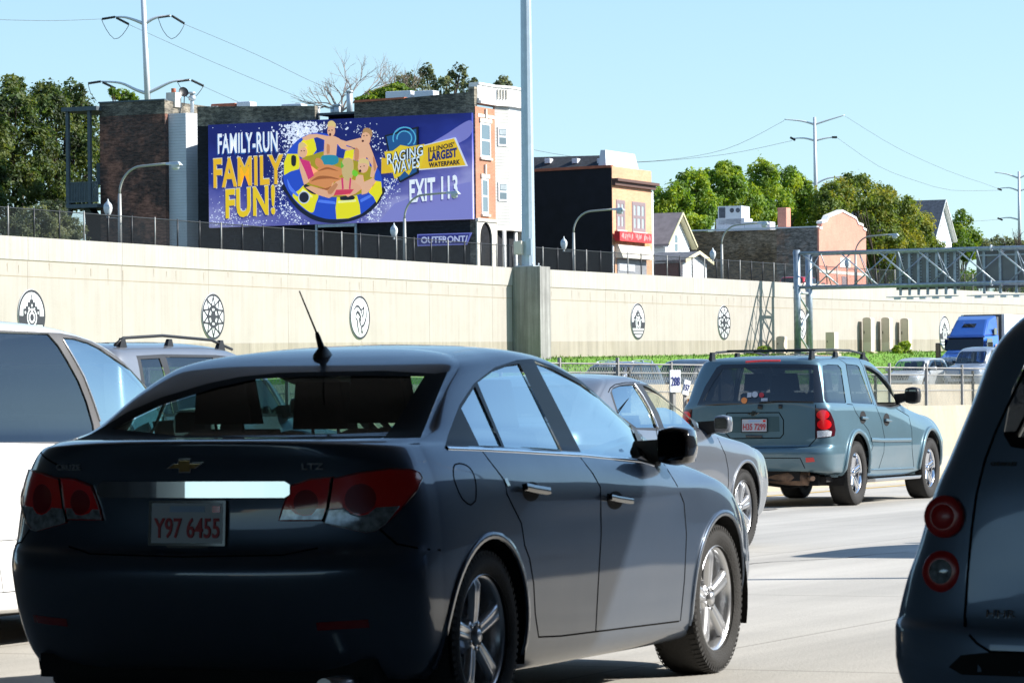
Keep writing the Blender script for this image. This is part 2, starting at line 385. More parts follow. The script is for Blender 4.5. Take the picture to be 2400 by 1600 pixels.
class Skin:
    """ray-casts onto the finished body so trim can be laid on it"""
    def __init__(s, bm): s.t = BVHTree.FromBMesh(bm)
    def hit(s, V, u, z):
        o = V.pt(u, z)-V.d*8; p, n, i, d = s.t.ray_cast(o, V.d)
        if p is None:
            q, n, i, d = s.t.find_nearest(V.pt(u, z)+V.d*0.5); return q, n
        if n.dot(V.d) > 0: n = -n
        return p, n
    def strip(s, mb, V, P, w, h=0.0015, off=0.0006, mi=0, step=0.03, closed=False, lift=0.0):
        """ribbon of width w standing h proud of the skin along the polyline P"""
        Q = densify(P, step, closed); H = [s.hit(V, *q) for q in Q]; n = len(H); vs = []; fs = []
        for i in range(n):
            p, nn = H[i]; a = H[(i-1) % n if closed else max(i-1, 0)][0]; b = H[(i+1) % n if closed else min(i+1, n-1)][0]
            t = (b-a); t = t.normalized() if t.length > 1e-6 else Vector((1, 0, 0)); sd = t.cross(nn).normalized()
            base = p+nn*(off+lift)
            vs += [base-sd*w/2-nn*0.003, base-sd*w/2*0.9+nn*h, base+sd*w/2*0.9+nn*h, base+sd*w/2-nn*0.003]
        m = n if closed else n-1
        for i in range(m):
            j = (i+1) % n
            for k in range(3): fs.append((4*i+k, 4*i+k+1, 4*j+k+1, 4*j+k))
        mb.add(vs, fs, mi, True)
        if not closed: mb.add(vs[:4], [(0, 1, 2, 3)], mi); mb.add(vs[-4:], [(3, 2, 1, 0)], mi)
        return mb
    def patch(s, V, P, off=0.003, step=0.02):
        """a filled sheet of outline P laid on the skin"""
        bm = bmesh.new(); Q = densify(P, step, True)
        us = [q[0] for q in Q]; zs = [q[1] for q in Q]
        f = bm.faces.new([bm.verts.new((q[0], 0, q[1])) for q in Q])
        g = min(us)+step
        while g < max(us): bmesh.ops.bisect_plane(bm, geom=bm.verts[:]+bm.edges[:]+bm.faces[:], plane_co=(g, 0, 0), plane_no=(1, 0, 0)); g += step
        g = min(zs)+step
        while g < max(zs): bmesh.ops.bisect_plane(bm, geom=bm.verts[:]+bm.edges[:]+bm.faces[:], plane_co=(0, 0, g), plane_no=(0, 0, 1)); g += step
        for v in bm.verts:
            p, n = s.hit(V, v.co.x, v.co.z); v.co = p+n*off
        bm.normal_update()
        bad = [f for f in bm.faces if f.normal.dot(V.d) > 0]
        if bad: bmesh.ops.reverse_faces(bm, faces=bad)
        return bm
    def frame(s, V, u, z, up=Vector((0, 0, 1))):
        """matrix whose y axis looks into the skin and z axis is up: for plates, handles, badges"""
        p, n = s.hit(V, u, z); y = -n; x = y.cross(up).normalized(); zz = x.cross(y).normalized()
        return Matrix((( x.x, y.x, zz.x, p.x), (x.y, y.y, zz.y, p.y), (x.z, y.z, zz.z, p.z), (0, 0, 0, 1)))
def wheel_parts(R, rr, w, style, mats, name='wheel'):
    """wheel centred at the origin, outer face towards -y; returns an Empty with tyre and rim. mats: tyre, rim, dark"""
    e = empty(name, (0, 0, 0)); t = MB(); hw = w/2
    prof = [(rr-.005, -hw*.80), (rr+.012, -hw*.93), (rr+.03, -hw), (R*.5+rr*.5, -hw*1.04), (R-.03, -hw*.98), (R-.012, -hw*.9), (R-.003, -hw*.72), (R, -hw*.4), (R, hw*.4), (R-.003, hw*.72), (R-.012, hw*.9), (R-.03, hw), (rr+.03, hw), (rr-.005, hw*.8)]
    t.lathe(prof, 56, 'Y')
    for k in range(72):                                    # tread blocks
        a = 2*PI*k/72
        for sy in (-1, 1):
            c, s_ = math.cos(a), math.sin(a); c2, s2 = math.cos(a+.05), math.sin(a+.05)
            y0, y1 = sy*hw*.99, sy*hw*.62; r0, r1, r2 = R-.03, R-.012, R+.0035
            t.add([(r0*c, y0, r0*s_), (r0*c2, y0, r0*s2), ((r1+.005)*c2, sy*hw*.95, (r1+.005)*s2), ((r1+.005)*c, sy*hw*.95, (r1+.005)*s_), (r2*c, y1, r2*s_), (r2*c2, y1, r2*s2)], [(0, 1, 2, 3), (3, 2, 5, 4)])
    t.build('tyre', mats[0], e, fix=False)
    r = MB(); yo = -hw*.82
    r.lathe([(rr, yo-.008), (rr+.006, yo-.004), (rr+.002, yo+.004), (rr-.010, yo+.006), (rr-.018, yo+.02), (rr-.022, yo+.06), (rr-.03, hw*.7)], 56, 'Y')
    r.lathe([(rr-.03, hw*.6), (0.0001, hw*.55)], 40, 'Y', mi=1)
    r.lathe([(0.0001, yo+.010), (.022, yo+.010), (.03, yo+.016), (.034, yo+.03)], 20, 'Y')
    r.lathe([(.04, yo+.03), (.068, yo+.032), (.078, yo+.045), (.08, .0)], 30, 'Y')
    r.lathe([(.06, hw*.1), (.145, hw*.1), (.145, hw*.2)], 32, 'Y', mi=2)
    nsp = style.get('n', 5); w0, w1 = style.get('w0', .05), style.get('w1', .075); tw = style.get('twin', 0); ro = rr-.012
    for k in range(nsp):
        a = 2*PI*k/nsp+style.get('rot', 0.0)
        for off in ((-tw, tw) if tw else (0,)):
            c, s_ = math.cos(a), math.sin(a); prev = None; vs = []; fs = []
            N = 6
            for i in range(N+1):
                q = i/N; rad_ = .055+(ro-.055)*q; ww = (w0+(w1-w0)*q)/2; y = yo+.022-.018*math.sin(q*PI*.5)+(.012 if q == 1 else 0); sh = off*(0.35+q*0.9)
                for (lat, dy) in ((-ww, .028), (-ww*.82, .004), (-ww*.3, .0 if not style.get('groove') else .003), (0, 0 if not style.get('groove') else .012), (ww*.3, .0 if not style.get('groove') else .003), (ww*.82, .004), (ww, .028)):
                    la = lat+sh; vs.append((rad_*c-la*s_, y+dy, rad_*s_+la*c))
            for i in range(N):
                for m_ in range(6): fs.append((7*i+m_, 7*i+m_+1, 7*i+7+m_+1, 7*i+7+m_))
            r.add(vs, fs, 0, True)
        a2 = a+PI/nsp
        r.lathe([(0.0001, yo+.026), (.010, yo+.026), (.012, yo+.034)], 8, 'Y', c=(.05*math.cos(a2), 0, .05*math.sin(a2)))
    r.build('rim', [mats[1], mats[2], mats[3]], e, fix=False)
    return e
# ------------------------------------------------------------ shared vehicle materials
def paint(name, color, metal=0.25, rough=0.38, coat=1.0):
    m = mat(name, color, rough, metal, coat, spec=0.12); N, L, p = nodes(m)
    tc = N.new('ShaderNodeTexCoord')
    d = ramp(N, L, noise(N, L, tc.outputs['Object'], 1.7, 7), [(0.3, 0.0), (0.75, 1.0)])
    L.new(mixcol(N, L, d, color, tuple(c*0.9+0.006 for c in color)), p.inputs['Base Color'])
    r = ramp(N, L, noise(N, L, tc.outputs['Object'], 3.1, 6), [(0.3, rough), (0.8, min(1, rough+.1))]); L.new(r, p.inputs['Roughness'])
    fl = noise(N, L, tc.outputs['Object'], 900, 2); b = N.new('ShaderNodeBump'); b.inputs['Strength'].default_value = 0.04; b.inputs['Distance'].default_value = 0.001
    L.new(fl, b.inputs['Height']); L.new(b.outputs[0], p.inputs['Normal'])
    return m
M = {}
M['tyre'] = mat('tyre rubber', (0.022, 0.021, 0.020), 0.85, var=0.3, scale=9, bump=0.3, bscale=120)
M['rim'] = mat('silver alloy', (0.62, 0.63, 0.65), 0.28, 0.85)
M['chrome_rim'] = mat('chromed alloy', (0.80, 0.80, 0.82), 0.12, 1.0)
M['dark'] = mat('dark recess', (0.006, 0.006, 0.007), 0.9)
M['disc'] = mat('brake disc', (0.25, 0.24, 0.23), 0.4, 0.8)
M['trim'] = mat('black rubber trim', (0.012, 0.012, 0.013), 0.45)
M['gloss_black'] = mat('gloss black', (0.008, 0.008, 0.009), 0.12, coat=1.0)
M['gap'] = mat('panel gap', (0.003, 0.003, 0.003), 1.0, spec=0.1)
M['chrome'] = mat('chrome trim', (0.85, 0.86, 0.88), 0.08, 1.0)
M['satin'] = mat('satin metal', (0.55, 0.56, 0.58), 0.3, 0.9)
M['plastic'] = mat('weathered grey plastic', (0.09, 0.09, 0.095), 0.6, var=0.25)
M['seat'] = mat('dark seat cloth', (0.012, 0.012, 0.013), 0.9, bump=0.2)
M['cabin'] = mat('cabin lining', (0.016, 0.015, 0.015), 0.9)
M['cabin_grey'] = mat('grey cabin lining', (0.12, 0.11, 0.10), 0.85)
M['glass'] = glassm('side glass', (0.55, 0.66, 0.66), 0.10, 1.75, refl=(0.90, 0.97, 1.0))
M['glass_side'] = glassm('bright side glass', (0.40, 0.52, 0.55), 0.40, 1.7, refl=(0.86, 0.97, 1.0))
M['glass_dark'] = glassm('privacy glass', (0.13, 0.15, 0.18), 0.05, 1.55)
M['glass_rear'] = glassm('tinted rear glass', (0.22, 0.38, 0.34), 0.0, 1.22)
M['shield'] = glassm('windscreen', (0.74, 0.84, 0.80), 0.03, 1.5)
M['lamp_dark'] = mat('smoked red lamp body', (0.05, 0.002, 0.005), 0.12, coat=1.0)
M['red'] = mat('red lamp lens', (0.68, 0.008, 0.012), 0.12, coat=1.0)
M['matte_red'] = mat('dull red lamp lens', (0.42, 0.010, 0.012), 0.35, coat=0.3)
M['deep_red'] = mat('deep red lamp lens', (0.20, 0.003, 0.008), 0.10, coat=1.0)
M['bright_red'] = mat('bright red lamp ring', (0.65, 0.012, 0.01), 0.15, coat=1.0)
M['clear'] = mat('clear lamp lens', (0.30, 0.34, 0.38), 0.12, 0.3, coat=1.0, var=0.6, scale=40)
M['white_lens'] = mat('pale lamp lens', (0.55, 0.58, 0.62), 0.15, coat=1.0, var=0.35, scale=60)
M['amber'] = mat('amber lens', (0.75, 0.22, 0.01), 0.2, coat=1.0)
M['plate'] = mat('plate white', (0.42, 0.46, 0.52), 0.35)
M['plate_red'] = mat('plate red lettering', (0.42, 0.03, 0.04), 0.5)
M['plate_blue'] = mat('plate blue band', (0.30, 0.42, 0.60), 0.5)
M['gold'] = mat('gold badge', (0.75, 0.52, 0.20), 0.25, 0.9)
M['mirror_dark'] = mat('shaded mirror glass', (0.05, 0.06, 0.07), 0.05, 1.0)
M['mirror'] = mat('mirror glass', (0.85, 0.87, 0.88), 0.02, 1.0)
M['rust'] = mat('rusty exhaust steel', (0.17, 0.105, 0.07), 0.6, 0.4, var=0.5, scale=18)

class Placed:
    """where a vehicle stands: one wheel hub is known in the world and in the car"""
    def __init__(s, hub, local, head, az=0.0):
        s.th = rad(head); s.s, s.c = math.sin(s.th), math.cos(s.th)
        s.ox = hub[0]-local[0]*s.s+local[1]*s.c; s.oy = hub[1]-local[0]*s.c-local[1]*s.s
        s.rz = PI/2-s.th; s.V = View(s.th-rad(az)); s.VM = View(s.th-rad(az), True)
        s.side = View(PI/2); s.sideM = View(PI/2, True); s.rear = View(0.0)
    def loc(s, z=0.0): return (s.ox, s.oy, z)
    def P(s, pts, y=None, x=None, V=None):
        o = []
        for px, py in pts:
            a, b = ray(px, py)
            if x is None: Y = (y-s.ox*s.c+s.oy*s.s)/(s.s-a*s.c)
            else: Y = (x+s.ox*s.s+s.oy*s.c)/(s.c+a*s.s)
            X = a*Y; p = Vector(((X-s.ox)*s.s+(Y-s.oy)*s.c, -(X-s.ox)*s.c+(Y-s.oy)*s.s, CAMH+b*Y-getattr(s, 'z0', 0.0)))
            o.append((V or s.V).uv(p))
        return o
def zoom(x0, y0, k): return lambda *pts: [(x0+x/k, y0+y/k) for x, y in pts]

def seats(parent, rows, mat_, wid=0.5):
    for (x, zseat, ys) in rows:
        for y in ys:
            b = MB(); hw = wid/2
            b.hexa([(x-.02, y-hw, zseat), (x+.50, y-hw*.9, zseat), (x+.50, y+hw*.9, zseat), (x-.02, y+hw, zseat)], [(x-.02, y-hw, zseat+.16), (x+.50, y-hw*.9, zseat+.18), (x+.50, y+hw*.9, zseat+.18), (x-.02, y+hw, zseat+.16)])
            b.hexa([(x-.06, y-hw, zseat+.1), (x+.10, y-hw, zseat+.1), (x+.10, y+hw, zseat+.1), (x-.06, y+hw, zseat+.1)], [(x-.22, y-hw*.72, zseat+.66), (x-.10, y-hw*.72, zseat+.68), (x-.10, y+hw*.72, zseat+.68), (x-.22, y+hw*.72, zseat+.66)])
            b.hexa([(x-.24, y-.13, zseat+.70), (x-.13, y-.13, zseat+.70), (x-.13, y+.13, zseat+.70), (x-.24, y+.13, zseat+.70)], [(x-.26, y-.105, zseat+.90), (x-.16, y-.105, zseat+.90), (x-.16, y+.105, zseat+.90), (x-.26, y+.105, zseat+.90)])
            b.tube([(x-.17, y-.06, zseat+.64), (x-.19, y-.06, zseat+.72)], .008, 6); b.tube([(x-.17, y+.06, zseat+.64), (x-.19, y+.06, zseat+.72)], .008, 6)
            b.build('seat', mat_, parent, bevel=0.03)
def arches(bm, pl, axles, r, z, both=True, flat=1.0):
    for ax in axles:
        P = [(px, z+(pz-z)*flat) for px, pz in circle(ax, z, r, 36)]
        for V, sg in ((pl.side, -1), (pl.sideM, 1)):
            f = cut(bm, V, P, lambda f, sg=sg: f.calc_center_median().y*sg > 0.45)
            bmesh.ops.delete(bm, geom=f, context='FACES')
def arch_liner(parent, axles, r, z, ymax, depth, mat_):
    for ax in axles:
        for sg in (-1, 1):
            m = MB()
            P = circle(ax, z, r+.012, 20, -.35, PI+.35); vs = []
            for x, zz in P: vs += [(x, sg*ymax, zz), (x, sg*(ymax-depth), zz)]
            m.add(vs, [(2*i, 2*i+1, 2*i+3, 2*i+2) for i in range(len(P)-1)])
            m.add([(x, sg*(ymax-depth), zz) for x, zz in P], [tuple(range(len(P)))])
            m.build('wheel_housing', mat_, parent)
def put_wheels(parent, proto, axles, z, yout, w, turn=0.0):
    first = True
    for ax, sg in [(axles[0], -1), (axles[1], -1), (axles[0], 1), (axles[1], 1)]:
        e = proto if first else copy_tree(proto)
        first = False; e.parent = parent
        e.location = (ax, sg*(yout-w/2), z); e.rotation_euler = (0, 0, 0 if sg < 0 else PI)
def decal_text(parent, sk, V, u, z, txt, h, w, mt, name='lettering', bold=0.0, off=0.004, tilt=None):
    me = text_mesh(txt, h, w, bold); o = link(name, me, mt, parent)
    Mx = sk.frame(V, u, z); o.matrix_local = Mx @ Matrix.Translation((0, -off, 0)); return o
def bowtie(parent, sk, V, u, z, w, h, m1, m2):
    P = [(-.5, -.18), (-.30, .5*.36), (-.17, .18), (-.13, .5), (.19, .5), (.17, .18), (.5, .18), (.30, -.18), (.17, -.18), (.13, -.5), (-.19, -.5), (-.17, -.18)]
    b = MB(); b.prism([(x*w, y*h) for x, y in P], 'Y', -.006, 0)
    o = b.build('badge', m1, parent, fix=True); o.matrix_local = sk.frame(V, u, z)
    b = MB(); b.prism([(x*w*.86, y*h*.78) for x, y in P], 'Y', -.008, -.004)
    i = b.build('badge_face', m2, o)
    return o
def licence(parent, Mx, txt, w=.305, h=.152, sticker=True):
    b = MB(); b.box(-w/2, w/2, -.002, .002, -h/2, h/2); o = b.build('licence_plate', M['plate'], parent, bevel=0.004); o.matrix_local = Mx
    t = link('plate_number', text_mesh(txt, h*.50, w*.90, 0.012), M['plate_red'], o); t.location = (0, -.004, -h*.12)
    b = MB(); b.box(-w*.24, w*.24, -.0035, -.002, h*.27, h*.42); b.build('plate_band', M['plate_blue'], o)
    b = MB(); b.box(w*.34, w*.45, -.0035, -.002, h*.26, h*.42); b.build('sticker', M['bright_red'], o)
    b = MB()
    for (x0, x1, z0, z1) in ((-w/2-.008, w/2+.008, h/2-.002, h/2+.008), (-w/2-.008, w/2+.008, -h/2-.008, -h/2+.002), (-w/2-.008, -w/2+.002, -h/2+.002, h/2-.002), (w/2-.002, w/2+.008, -h/2+.002, h/2-.002)): b.box(x0, x1, -.005, .002, z0, z1)
    b.build('plate_frame', M['gloss_black'], o); return o
# ------------------------------------------------------------ the dark blue-grey saloon in front
def build_saloon():
    pl = Placed((-0.087, 14.0), (1.0, -0.89), 22.5, 0.5)
    root = empty('saloon_car', pl.loc(), pl.rz, 'dark blue grey saloon car with a roof antenna, largest in the picture', 'car')
    rings = [
     (.24, .24, [(.55,.76,.20),(1.0,.80,.18),(1.9,.80,.17),(2.8,.80,.17),(3.7,.80,.18),(4.2,.70,.20)], 4.45, .20, 2.6, 2.4),
     (.13, .29, [(.55,.845,.30),(1.0,.865,.27),(1.9,.868,.25),(2.8,.868,.25),(3.7,.865,.26),(4.15,.79,.28)], 4.56, .30, 2.6, 2.4),
     (.035, .46, [(.50,.875,.48),(1.0,.893,.48),(1.9,.884,.44),(2.8,.884,.44),(3.7,.893,.45),(4.15,.83,.46)], 4.60, .48, 2.6, 2.4),
     (.0, .60, [(.47,.88,.62),(1.0,.898,.64),(1.9,.89,.58),(2.8,.89,.58),(3.7,.898,.60),(4.15,.825,.60)], 4.58, .60, 2.6, 2.4),
     (.03, .665, [(.47,.88,.67),(1.0,.898,.69),(1.9,.892,.66),(2.8,.892,.66),(3.7,.898,.68),(4.13,.82,.67)], 4.55, .66, 2.6, 2.4),
     (.085, .70, [(.48,.876,.72),(1.0,.896,.76),(1.9,.893,.75),(2.8,.893,.75),(3.7,.89,.77),(4.1,.80,.74)], 4.50, .70, 2.6, 2.4),
     (.105, .84, [(.49,.858,.86),(1.0,.890,.86),(1.9,.897,.835),(2.8,.897,.82),(3.66,.87,.85),(4.05,.77,.79)], 4.42, .745, 2.6, 2.4),
     (.085, .97, [(.50,.83,.965),(1.0,.868,.965),(1.9,.876,.94),(2.8,.880,.90),(3.56,.82,.905),(4.0,.72,.82)], 4.32, .775, 2.5, 2.4),
     (.055, 1.045, [(.52,.795,1.03),(1.0,.825,1.035),(1.9,.848,1.0),(2.8,.850,.952),(3.45,.77,.945),(3.9,.64,.86)], 4.22, .80, 2.5, 2.3),
     (.045, 1.082, [(.55,.765,1.065),(1.0,.795,1.062),(1.9,.822,1.028),(2.8,.822,.975),(3.38,.73,.965),(3.82,.56,.885)], 4.12, .82, 2.5, 2.3),
     (.085, 1.098, [(.62,.735,1.085),(1.03,.768,1.085),(1.9,.796,1.045),(2.8,.796,.995),(3.34,.70,.985),(3.7,.54,.93)], 3.98, .875, 2.5, 2.3),
     (.52, 1.108, [(.84,.715,1.125),(1.12,.748,1.13),(1.9,.772,1.09),(2.75,.772,1.045),(3.22,.70,1.02),(3.50,.62,1.0)], 3.74, .955, 3.4, 2.6),
     (.60, 1.125, [(.90,.70,1.15),(1.15,.735,1.155),(1.9,.757,1.12),(2.7,.757,1.08),(3.15,.70,1.055),(3.44,.62,1.04)], 3.66, .985, 3.4, 2.6),
     (.92, 1.262, [(1.12,.655,1.275),(1.34,.682,1.275),(1.9,.70,1.265),(2.42,.70,1.235),(2.85,.665,1.20),(3.10,.60,1.175)], 3.26, 1.16, 3.4, 2.8),
     (1.20, 1.365, [(1.36,.61,1.375),(1.55,.632,1.38),(1.95,.64,1.392),(2.3,.64,1.37),(2.58,.615,1.335),(2.76,.56,1.31)], 2.88, 1.315, 3.4, 2.8),
     (1.30, 1.395, [(1.44,.56,1.402),(1.65,.582,1.413),(1.95,.59,1.425),(2.25,.588,1.41),(2.48,.565,1.38),(2.62,.52,1.362)], 2.74, 1.36, 3.4, 2.8),
     (1.40, 1.42, [(1.52,.48,1.424),(1.7,.50,1.435),(1.95,.508,1.445),(2.2,.505,1.436),(2.38,.49,1.415),(2.5,.45,1.40)], 2.60, 1.395, 3.0, 2.6),
     (1.55, 1.445, [(1.62,.27,1.447),(1.75,.28,1.456),(1.95,.285,1.463),(2.12,.285,1.459),(2.26,.275,1.446),(2.36,.25,1.436)], 2.45, 1.428, 2.4, 2.4),
     (1.70, 1.457, [(1.72,.0,1.458),(1.80,.0,1.464),(1.95,.0,1.470),(2.08,.0,1.468),(2.18,.0,1.462),(2.26,.0,1.455)], 2.32, 1.45, 2, 2)]
    sh = lambda x: x+.14*max(0.0, 1-x)
    rings = [(sh(a), b, [(sh(x), y, z) for x, y, z in s_], c, d, e, f) for a, b, s_, c, d, e, f in rings]
    bm = loft(rings, 16, 12, 6)
    arches(bm, pl, (1.0, 3.685), .372, .335)
    sk = Skin(bm)
    z2 = zoom(1000, 780, 1.9125); z1 = zoom(0, 700, 1.742); z3 = zoom(200, 820, 2.6133); z4 = zoom(600, 1080, 5.2267)
    V, VM = pl.V, pl.VM
    upper = lambda f: f.calc_center_median().z > .93
    right = lambda f: f.calc_center_median().y < -.3
    left = lambda f: f.calc_center_median().y > .3
    # --- side windows (both sides from the outline measured on the right)
    dlo = pl.P(z2((84,512),(98,452),(145,322),(208,225),(300,152),(400,118),(470,112),(560,142),(700,212),(840,310),(925,378),(968,440),(1010,585),(960,560),(700,530),(400,513)), y=-.74)
    qtr = pl.P(z2((152,338),(213,238),(338,505),(238,502)), y=-.74)
    rdr = pl.P(z2((226,222),(300,167),(360,144),(415,136),(606,524),(352,508)), y=-.70)
    fdr = pl.P(z2((482,124),(560,158),(700,232),(840,330),(918,402),(965,545),(940,556),(692,536)), y=-.72)
    for VV, sd in ((V, right), (VM, left)):
        ok = lambda f, sd=sd: sd(f) and upper(f)
        for P in (qtr, rdr, fdr):
            Q = smooth2(P, .05, True) if False else P
            g = split(bm, cut(bm, VV, Q, ok)); bm_obj(g, 'side_window', M['glass_side'], root, -.006)
        g = split(bm, cut(bm, VV, dlo, ok)); bm_obj(g, 'window_surround', M['trim'], root, .0005)
    # --- rear window: outline, black border, glass
    rw = pl.P(z3((8,548),(60,512),(250,380),(440,290),(700,205),(900,160),(1150,135),(1440,128),(1800,122),(2120,140),(2198,128),(2120,350),(2052,552),(1750,570),(1440,560),(900,545),(400,540)), x=.8)
    gl = pl.P(z3((190,480),(470,335),(760,235),(1000,178),(1300,158),(1700,155),(2060,160),(1920,420),(1860,520),(1300,525),(600,520)), x=.85)
    okr = lambda f: f.calc_center_median().x < 1.5 and f.calc_center_median().z > 1.10 and f.normal.x < 0
    # the far upper corner is measured beyond the turn of the body, so the outline is mirrored there
    g = split(bm, cut(bm, V, gl, okr)); bm_obj(g, 'rear_window', M['glass_rear'], root, -.004)
    g = split(bm, cut(bm, V, rw, okr)); bm_obj(g, 'rear_window_border', M['dark'], root, .0005)
    # --- windscreen
    wsP = [(-.60, 1.03), (.60, 1.03), (.52, 1.30), (.44, 1.355), (-.44, 1.355), (-.52, 1.30)]
    VF = View(PI); okf = lambda f: f.calc_center_median().x > 2.5
    g = split(bm, cut(bm, VF, wsP, okf)); bm_obj(g, 'windscreen', M['shield'], root, -.004)
    # --- tail lamps: traced in the oblique view on the right, mirrored to the left
    lamp_o = pl.P(z4((905,225),(1250,150),(1600,112),(1860,130),(1950,170),(1985,235),(1930,370),(1740,610),(1560,790),(1440,870),(1330,885),(1180,850),(830,770),(860,600)), x=.22)
    lamp_i = pl.P(z4((395,310),(640,230),(920,205),(880,340),(845,600),(790,745),(255,745),(290,620)), x=.10)
    clear_o = pl.P(z4((880,600),(1060,590),(1150,660),(1250,690),(1360,670),(1450,590),(1720,575),(1560,790),(1440,870),(1330,885),(1180,850),(830,770)), x=.22)
    clear_i = pl.P(z4((290,610),(400,610),(450,660),(560,692),(650,680),(715,600),(810,600),(790,745),(255,745)), x=.10)
    eye_o = pl.P(z4(*[(1250+190*math.cos(2*PI*k/20), 480+190*math.sin(2*PI*k/20)) for k in range(20)]), x=.15)
    eye_i = pl.P(z4(*[(580+150*math.cos(2*PI*k/20), 520+160*math.sin(2*PI*k/20)) for k in range(20)]), x=.10)
    low = lambda f: f.calc_center_median().z < 1.06 and f.calc_center_median().x < 1.2
    for VV, sg in ((V, -1), (VM, 1)):
        ok = lambda f, sg=sg: low(f) and f.calc_center_median().y*sg > .1
        co = split(bm, cut(bm, VV, clear_o, ok)); eo = split(bm, cut(bm, VV, eye_o, ok)); lo = split(bm, cut(bm, VV, lamp_o, ok))
        ci = split(bm, cut(bm, VV, clear_i, ok)); ei = split(bm, cut(bm, VV, eye_i, ok)); li = split(bm, cut(bm, VV, lamp_i, ok))
        L_ = bm_obj(lo, 'tail_lamp', M['bright_red'], root, .009)
        bm_obj(co, 'reversing_lens', M['clear'], L_, .009); bm_obj(eo, 'lamp_eye', M['deep_red'], L_, .010)
        L_ = bm_obj(li, 'boot_lamp', M['red'], root, .009)
        bm_obj(ci, 'reversing_lens', M['clear'], L_, .009); bm_obj(ei, 'lamp_eye', M['deep_red'], L_, .010)
        s = MB(); sk.strip(s, VV, lamp_o, .006, .011, mi=0, closed=True); sk.strip(s, VV, lamp_i, .006, .011, closed=True)
        sk.strip(s, VV, clear_o, .005, .012, mi=1, closed=True); s.build('lamp_rim', [M['deep_red'], M['clear']], L_, fix=False)
    # --- main body
    body = bm_obj(bm, 'body', paint('dark blue grey paint', (0.055, 0.077, 0.115), .45, .30), root)
    body['label'] = 'dark blue grey car body in the shade at the rear and sunlit at the front door'
    # --- panel gaps
    gp = MB()
    for P in (z2((248,535),(350,660),(360,720),(425,850),(440,950),(462,1010),(480,1120),(487,1260),(502,1362),(600,1358),(760,1338),(1000,1308),(1132,1292)), z2((690,560),(745,630),(778,690),(782,900),(770,1100),(758,1338)), z2((1068,590),(1120,680),(1152,760),(1163,900),(1155,1100),(1138,1290))):
        Q = pl.P(P, y=-.88)
        for VV in (V, VM): sk.strip(gp, VV, Q, .007, .0008)
    cap = pl.P(z2((125,590),(170,590),(205,620),(222,680),(220,750),(200,768),(165,745),(140,700),(120,640)), y=-.86)
    sk.strip(gp, V, smooth2(cap, .012, True), .006, .0008, closed=True, step=.012)
    for P in ([(-.74,1.065),(-.56,1.00)], [(-.52,.70),(-.40,.675),(0,.668),(.40,.675),(.52,.70)]): sk.strip(gp, View(0.0), P, .007, .0008)
    for VV in (V, VM): sk.strip(gp, VV, pl.P(z4((905,210),(850,600),(790,760)), x=.12), .010, .012)
    for VV in (V, VM): sk.strip(gp, VV, pl.P(z1((1535,955),(1610,1008),(1700,1018),(1800,1022)), y=-.86), .008, .0008)
    gp.build('panel_gap', M['gap'], root, fix=False)
    for sg in (-1, 1): g = sk.patch(pl.rear, [(sg*.52,.40),(sg*.70,.41),(sg*.70,.44),(sg*.52,.43)], .003); bm_obj(g, 'reflector', M['deep_red'], root)
    # --- bright belt strip, crease, chrome bar on the boot
    for VV in (V, VM): ch = MB(); sk.strip(ch, VV, pl.P(z2((90,516),(240,521),(400,528),(700,546),(950,572),(1010,588)), y=-.80), .020, .006, step=.06); ch.build('belt_strip', M['chrome'], root, fix=False)
    VR = pl.rear; ch = MB()
    vs = []; n = 40
    for k in range(n+1):                               # flat-faced bar bowed with the boot lid and leaning two degrees
        y = -.385+.80*k/n; p, _n = sk.hit(VR, y, .915); hh = .030-(.012 if (y < -.375 or y > .405) else 0)
        vs += [(p.x-.016, -y, .915-hh), (p.x-.016+2*hh*math.tan(rad(2.1)), -y, .915+hh), (p.x+.03, -y, .915+hh), (p.x+.03, -y, .915-hh)]
    ch.add(vs, [(4*i+a, 4*i+b_, 4*i+4+b_, 4*i+4+a) for i in range(n) for a, b_ in ((0, 1), (1, 2), (3, 0))]+[(0, 1, 2, 3), (4*n+3, 4*n+2, 4*n+1, 4*n)])
    ch.build('boot_chrome_bar', M['chrome'], root)
    # --- badge, plate, number
    bowtie(root, sk, VR, .0, 1.005, .155, .055, M['chrome'], M['gold'])
    fr = sk.frame(VR, 0.0, .79)
    licence(root, fr @ Matrix.Translation((0, -.012, 0)), 'Y97 6455')
    b = MB(); b.box(-.085, .085, -.012, -.006, .728-.79+.0-.03, .728-.79-.01); o = b.build('dealer_tag', M['plastic'], root); o.matrix_local = fr
    decal_text(root, sk, VR, -.52, 1.0, 'CRUZE', .022, .13, M['satin'], 'model_lettering', 0.01)
    decal_text(root, sk, VR, .50, 1.0, 'LTZ', .022, .08, M['satin'], 'trim_lettering', 0.01)
    # bumper lower valance with cut outs
    b = MB(); b.box(.34, .6, -.70, .70, .20, .29); b.box(.40, .7, -.28, .10, .15, .21); b.box(.40, .65, -.66, -.42, .15, .21)
    b.box(.5, 4.2, -.72, .72, .16, .24); b.build('underbody', M['dark'], root)
    b = MB(); b.tube([(.12, -.60, .20), (.6, -.60, .20)], .035, 14); b.build('exhaust_pipe', M['satin'], root)
    # --- wheels
    arch_liner(root, (1.0, 3.685), .372, .335, .875, .34, M['dark'])
    for ax in (1.0, 3.685):
        for VV in (pl.side, pl.sideM): s = MB(); sk.strip(s, VV, circle(ax, .335, .386, 30, -.25, PI+.25), .028, .006); s.build('wheel_arch_lip', body.data.materials[0], root, fix=False)
    w = wheel_parts(.335, .236, .225, dict(n=5, w0=.055, w1=.075, twin=.0, groove=True, rot=PI/2+.12), [M['tyre'], M['rim'], M['dark'], M['disc']])
    put_wheels(root, w, (1.0, 3.685), .335, .872, .225)
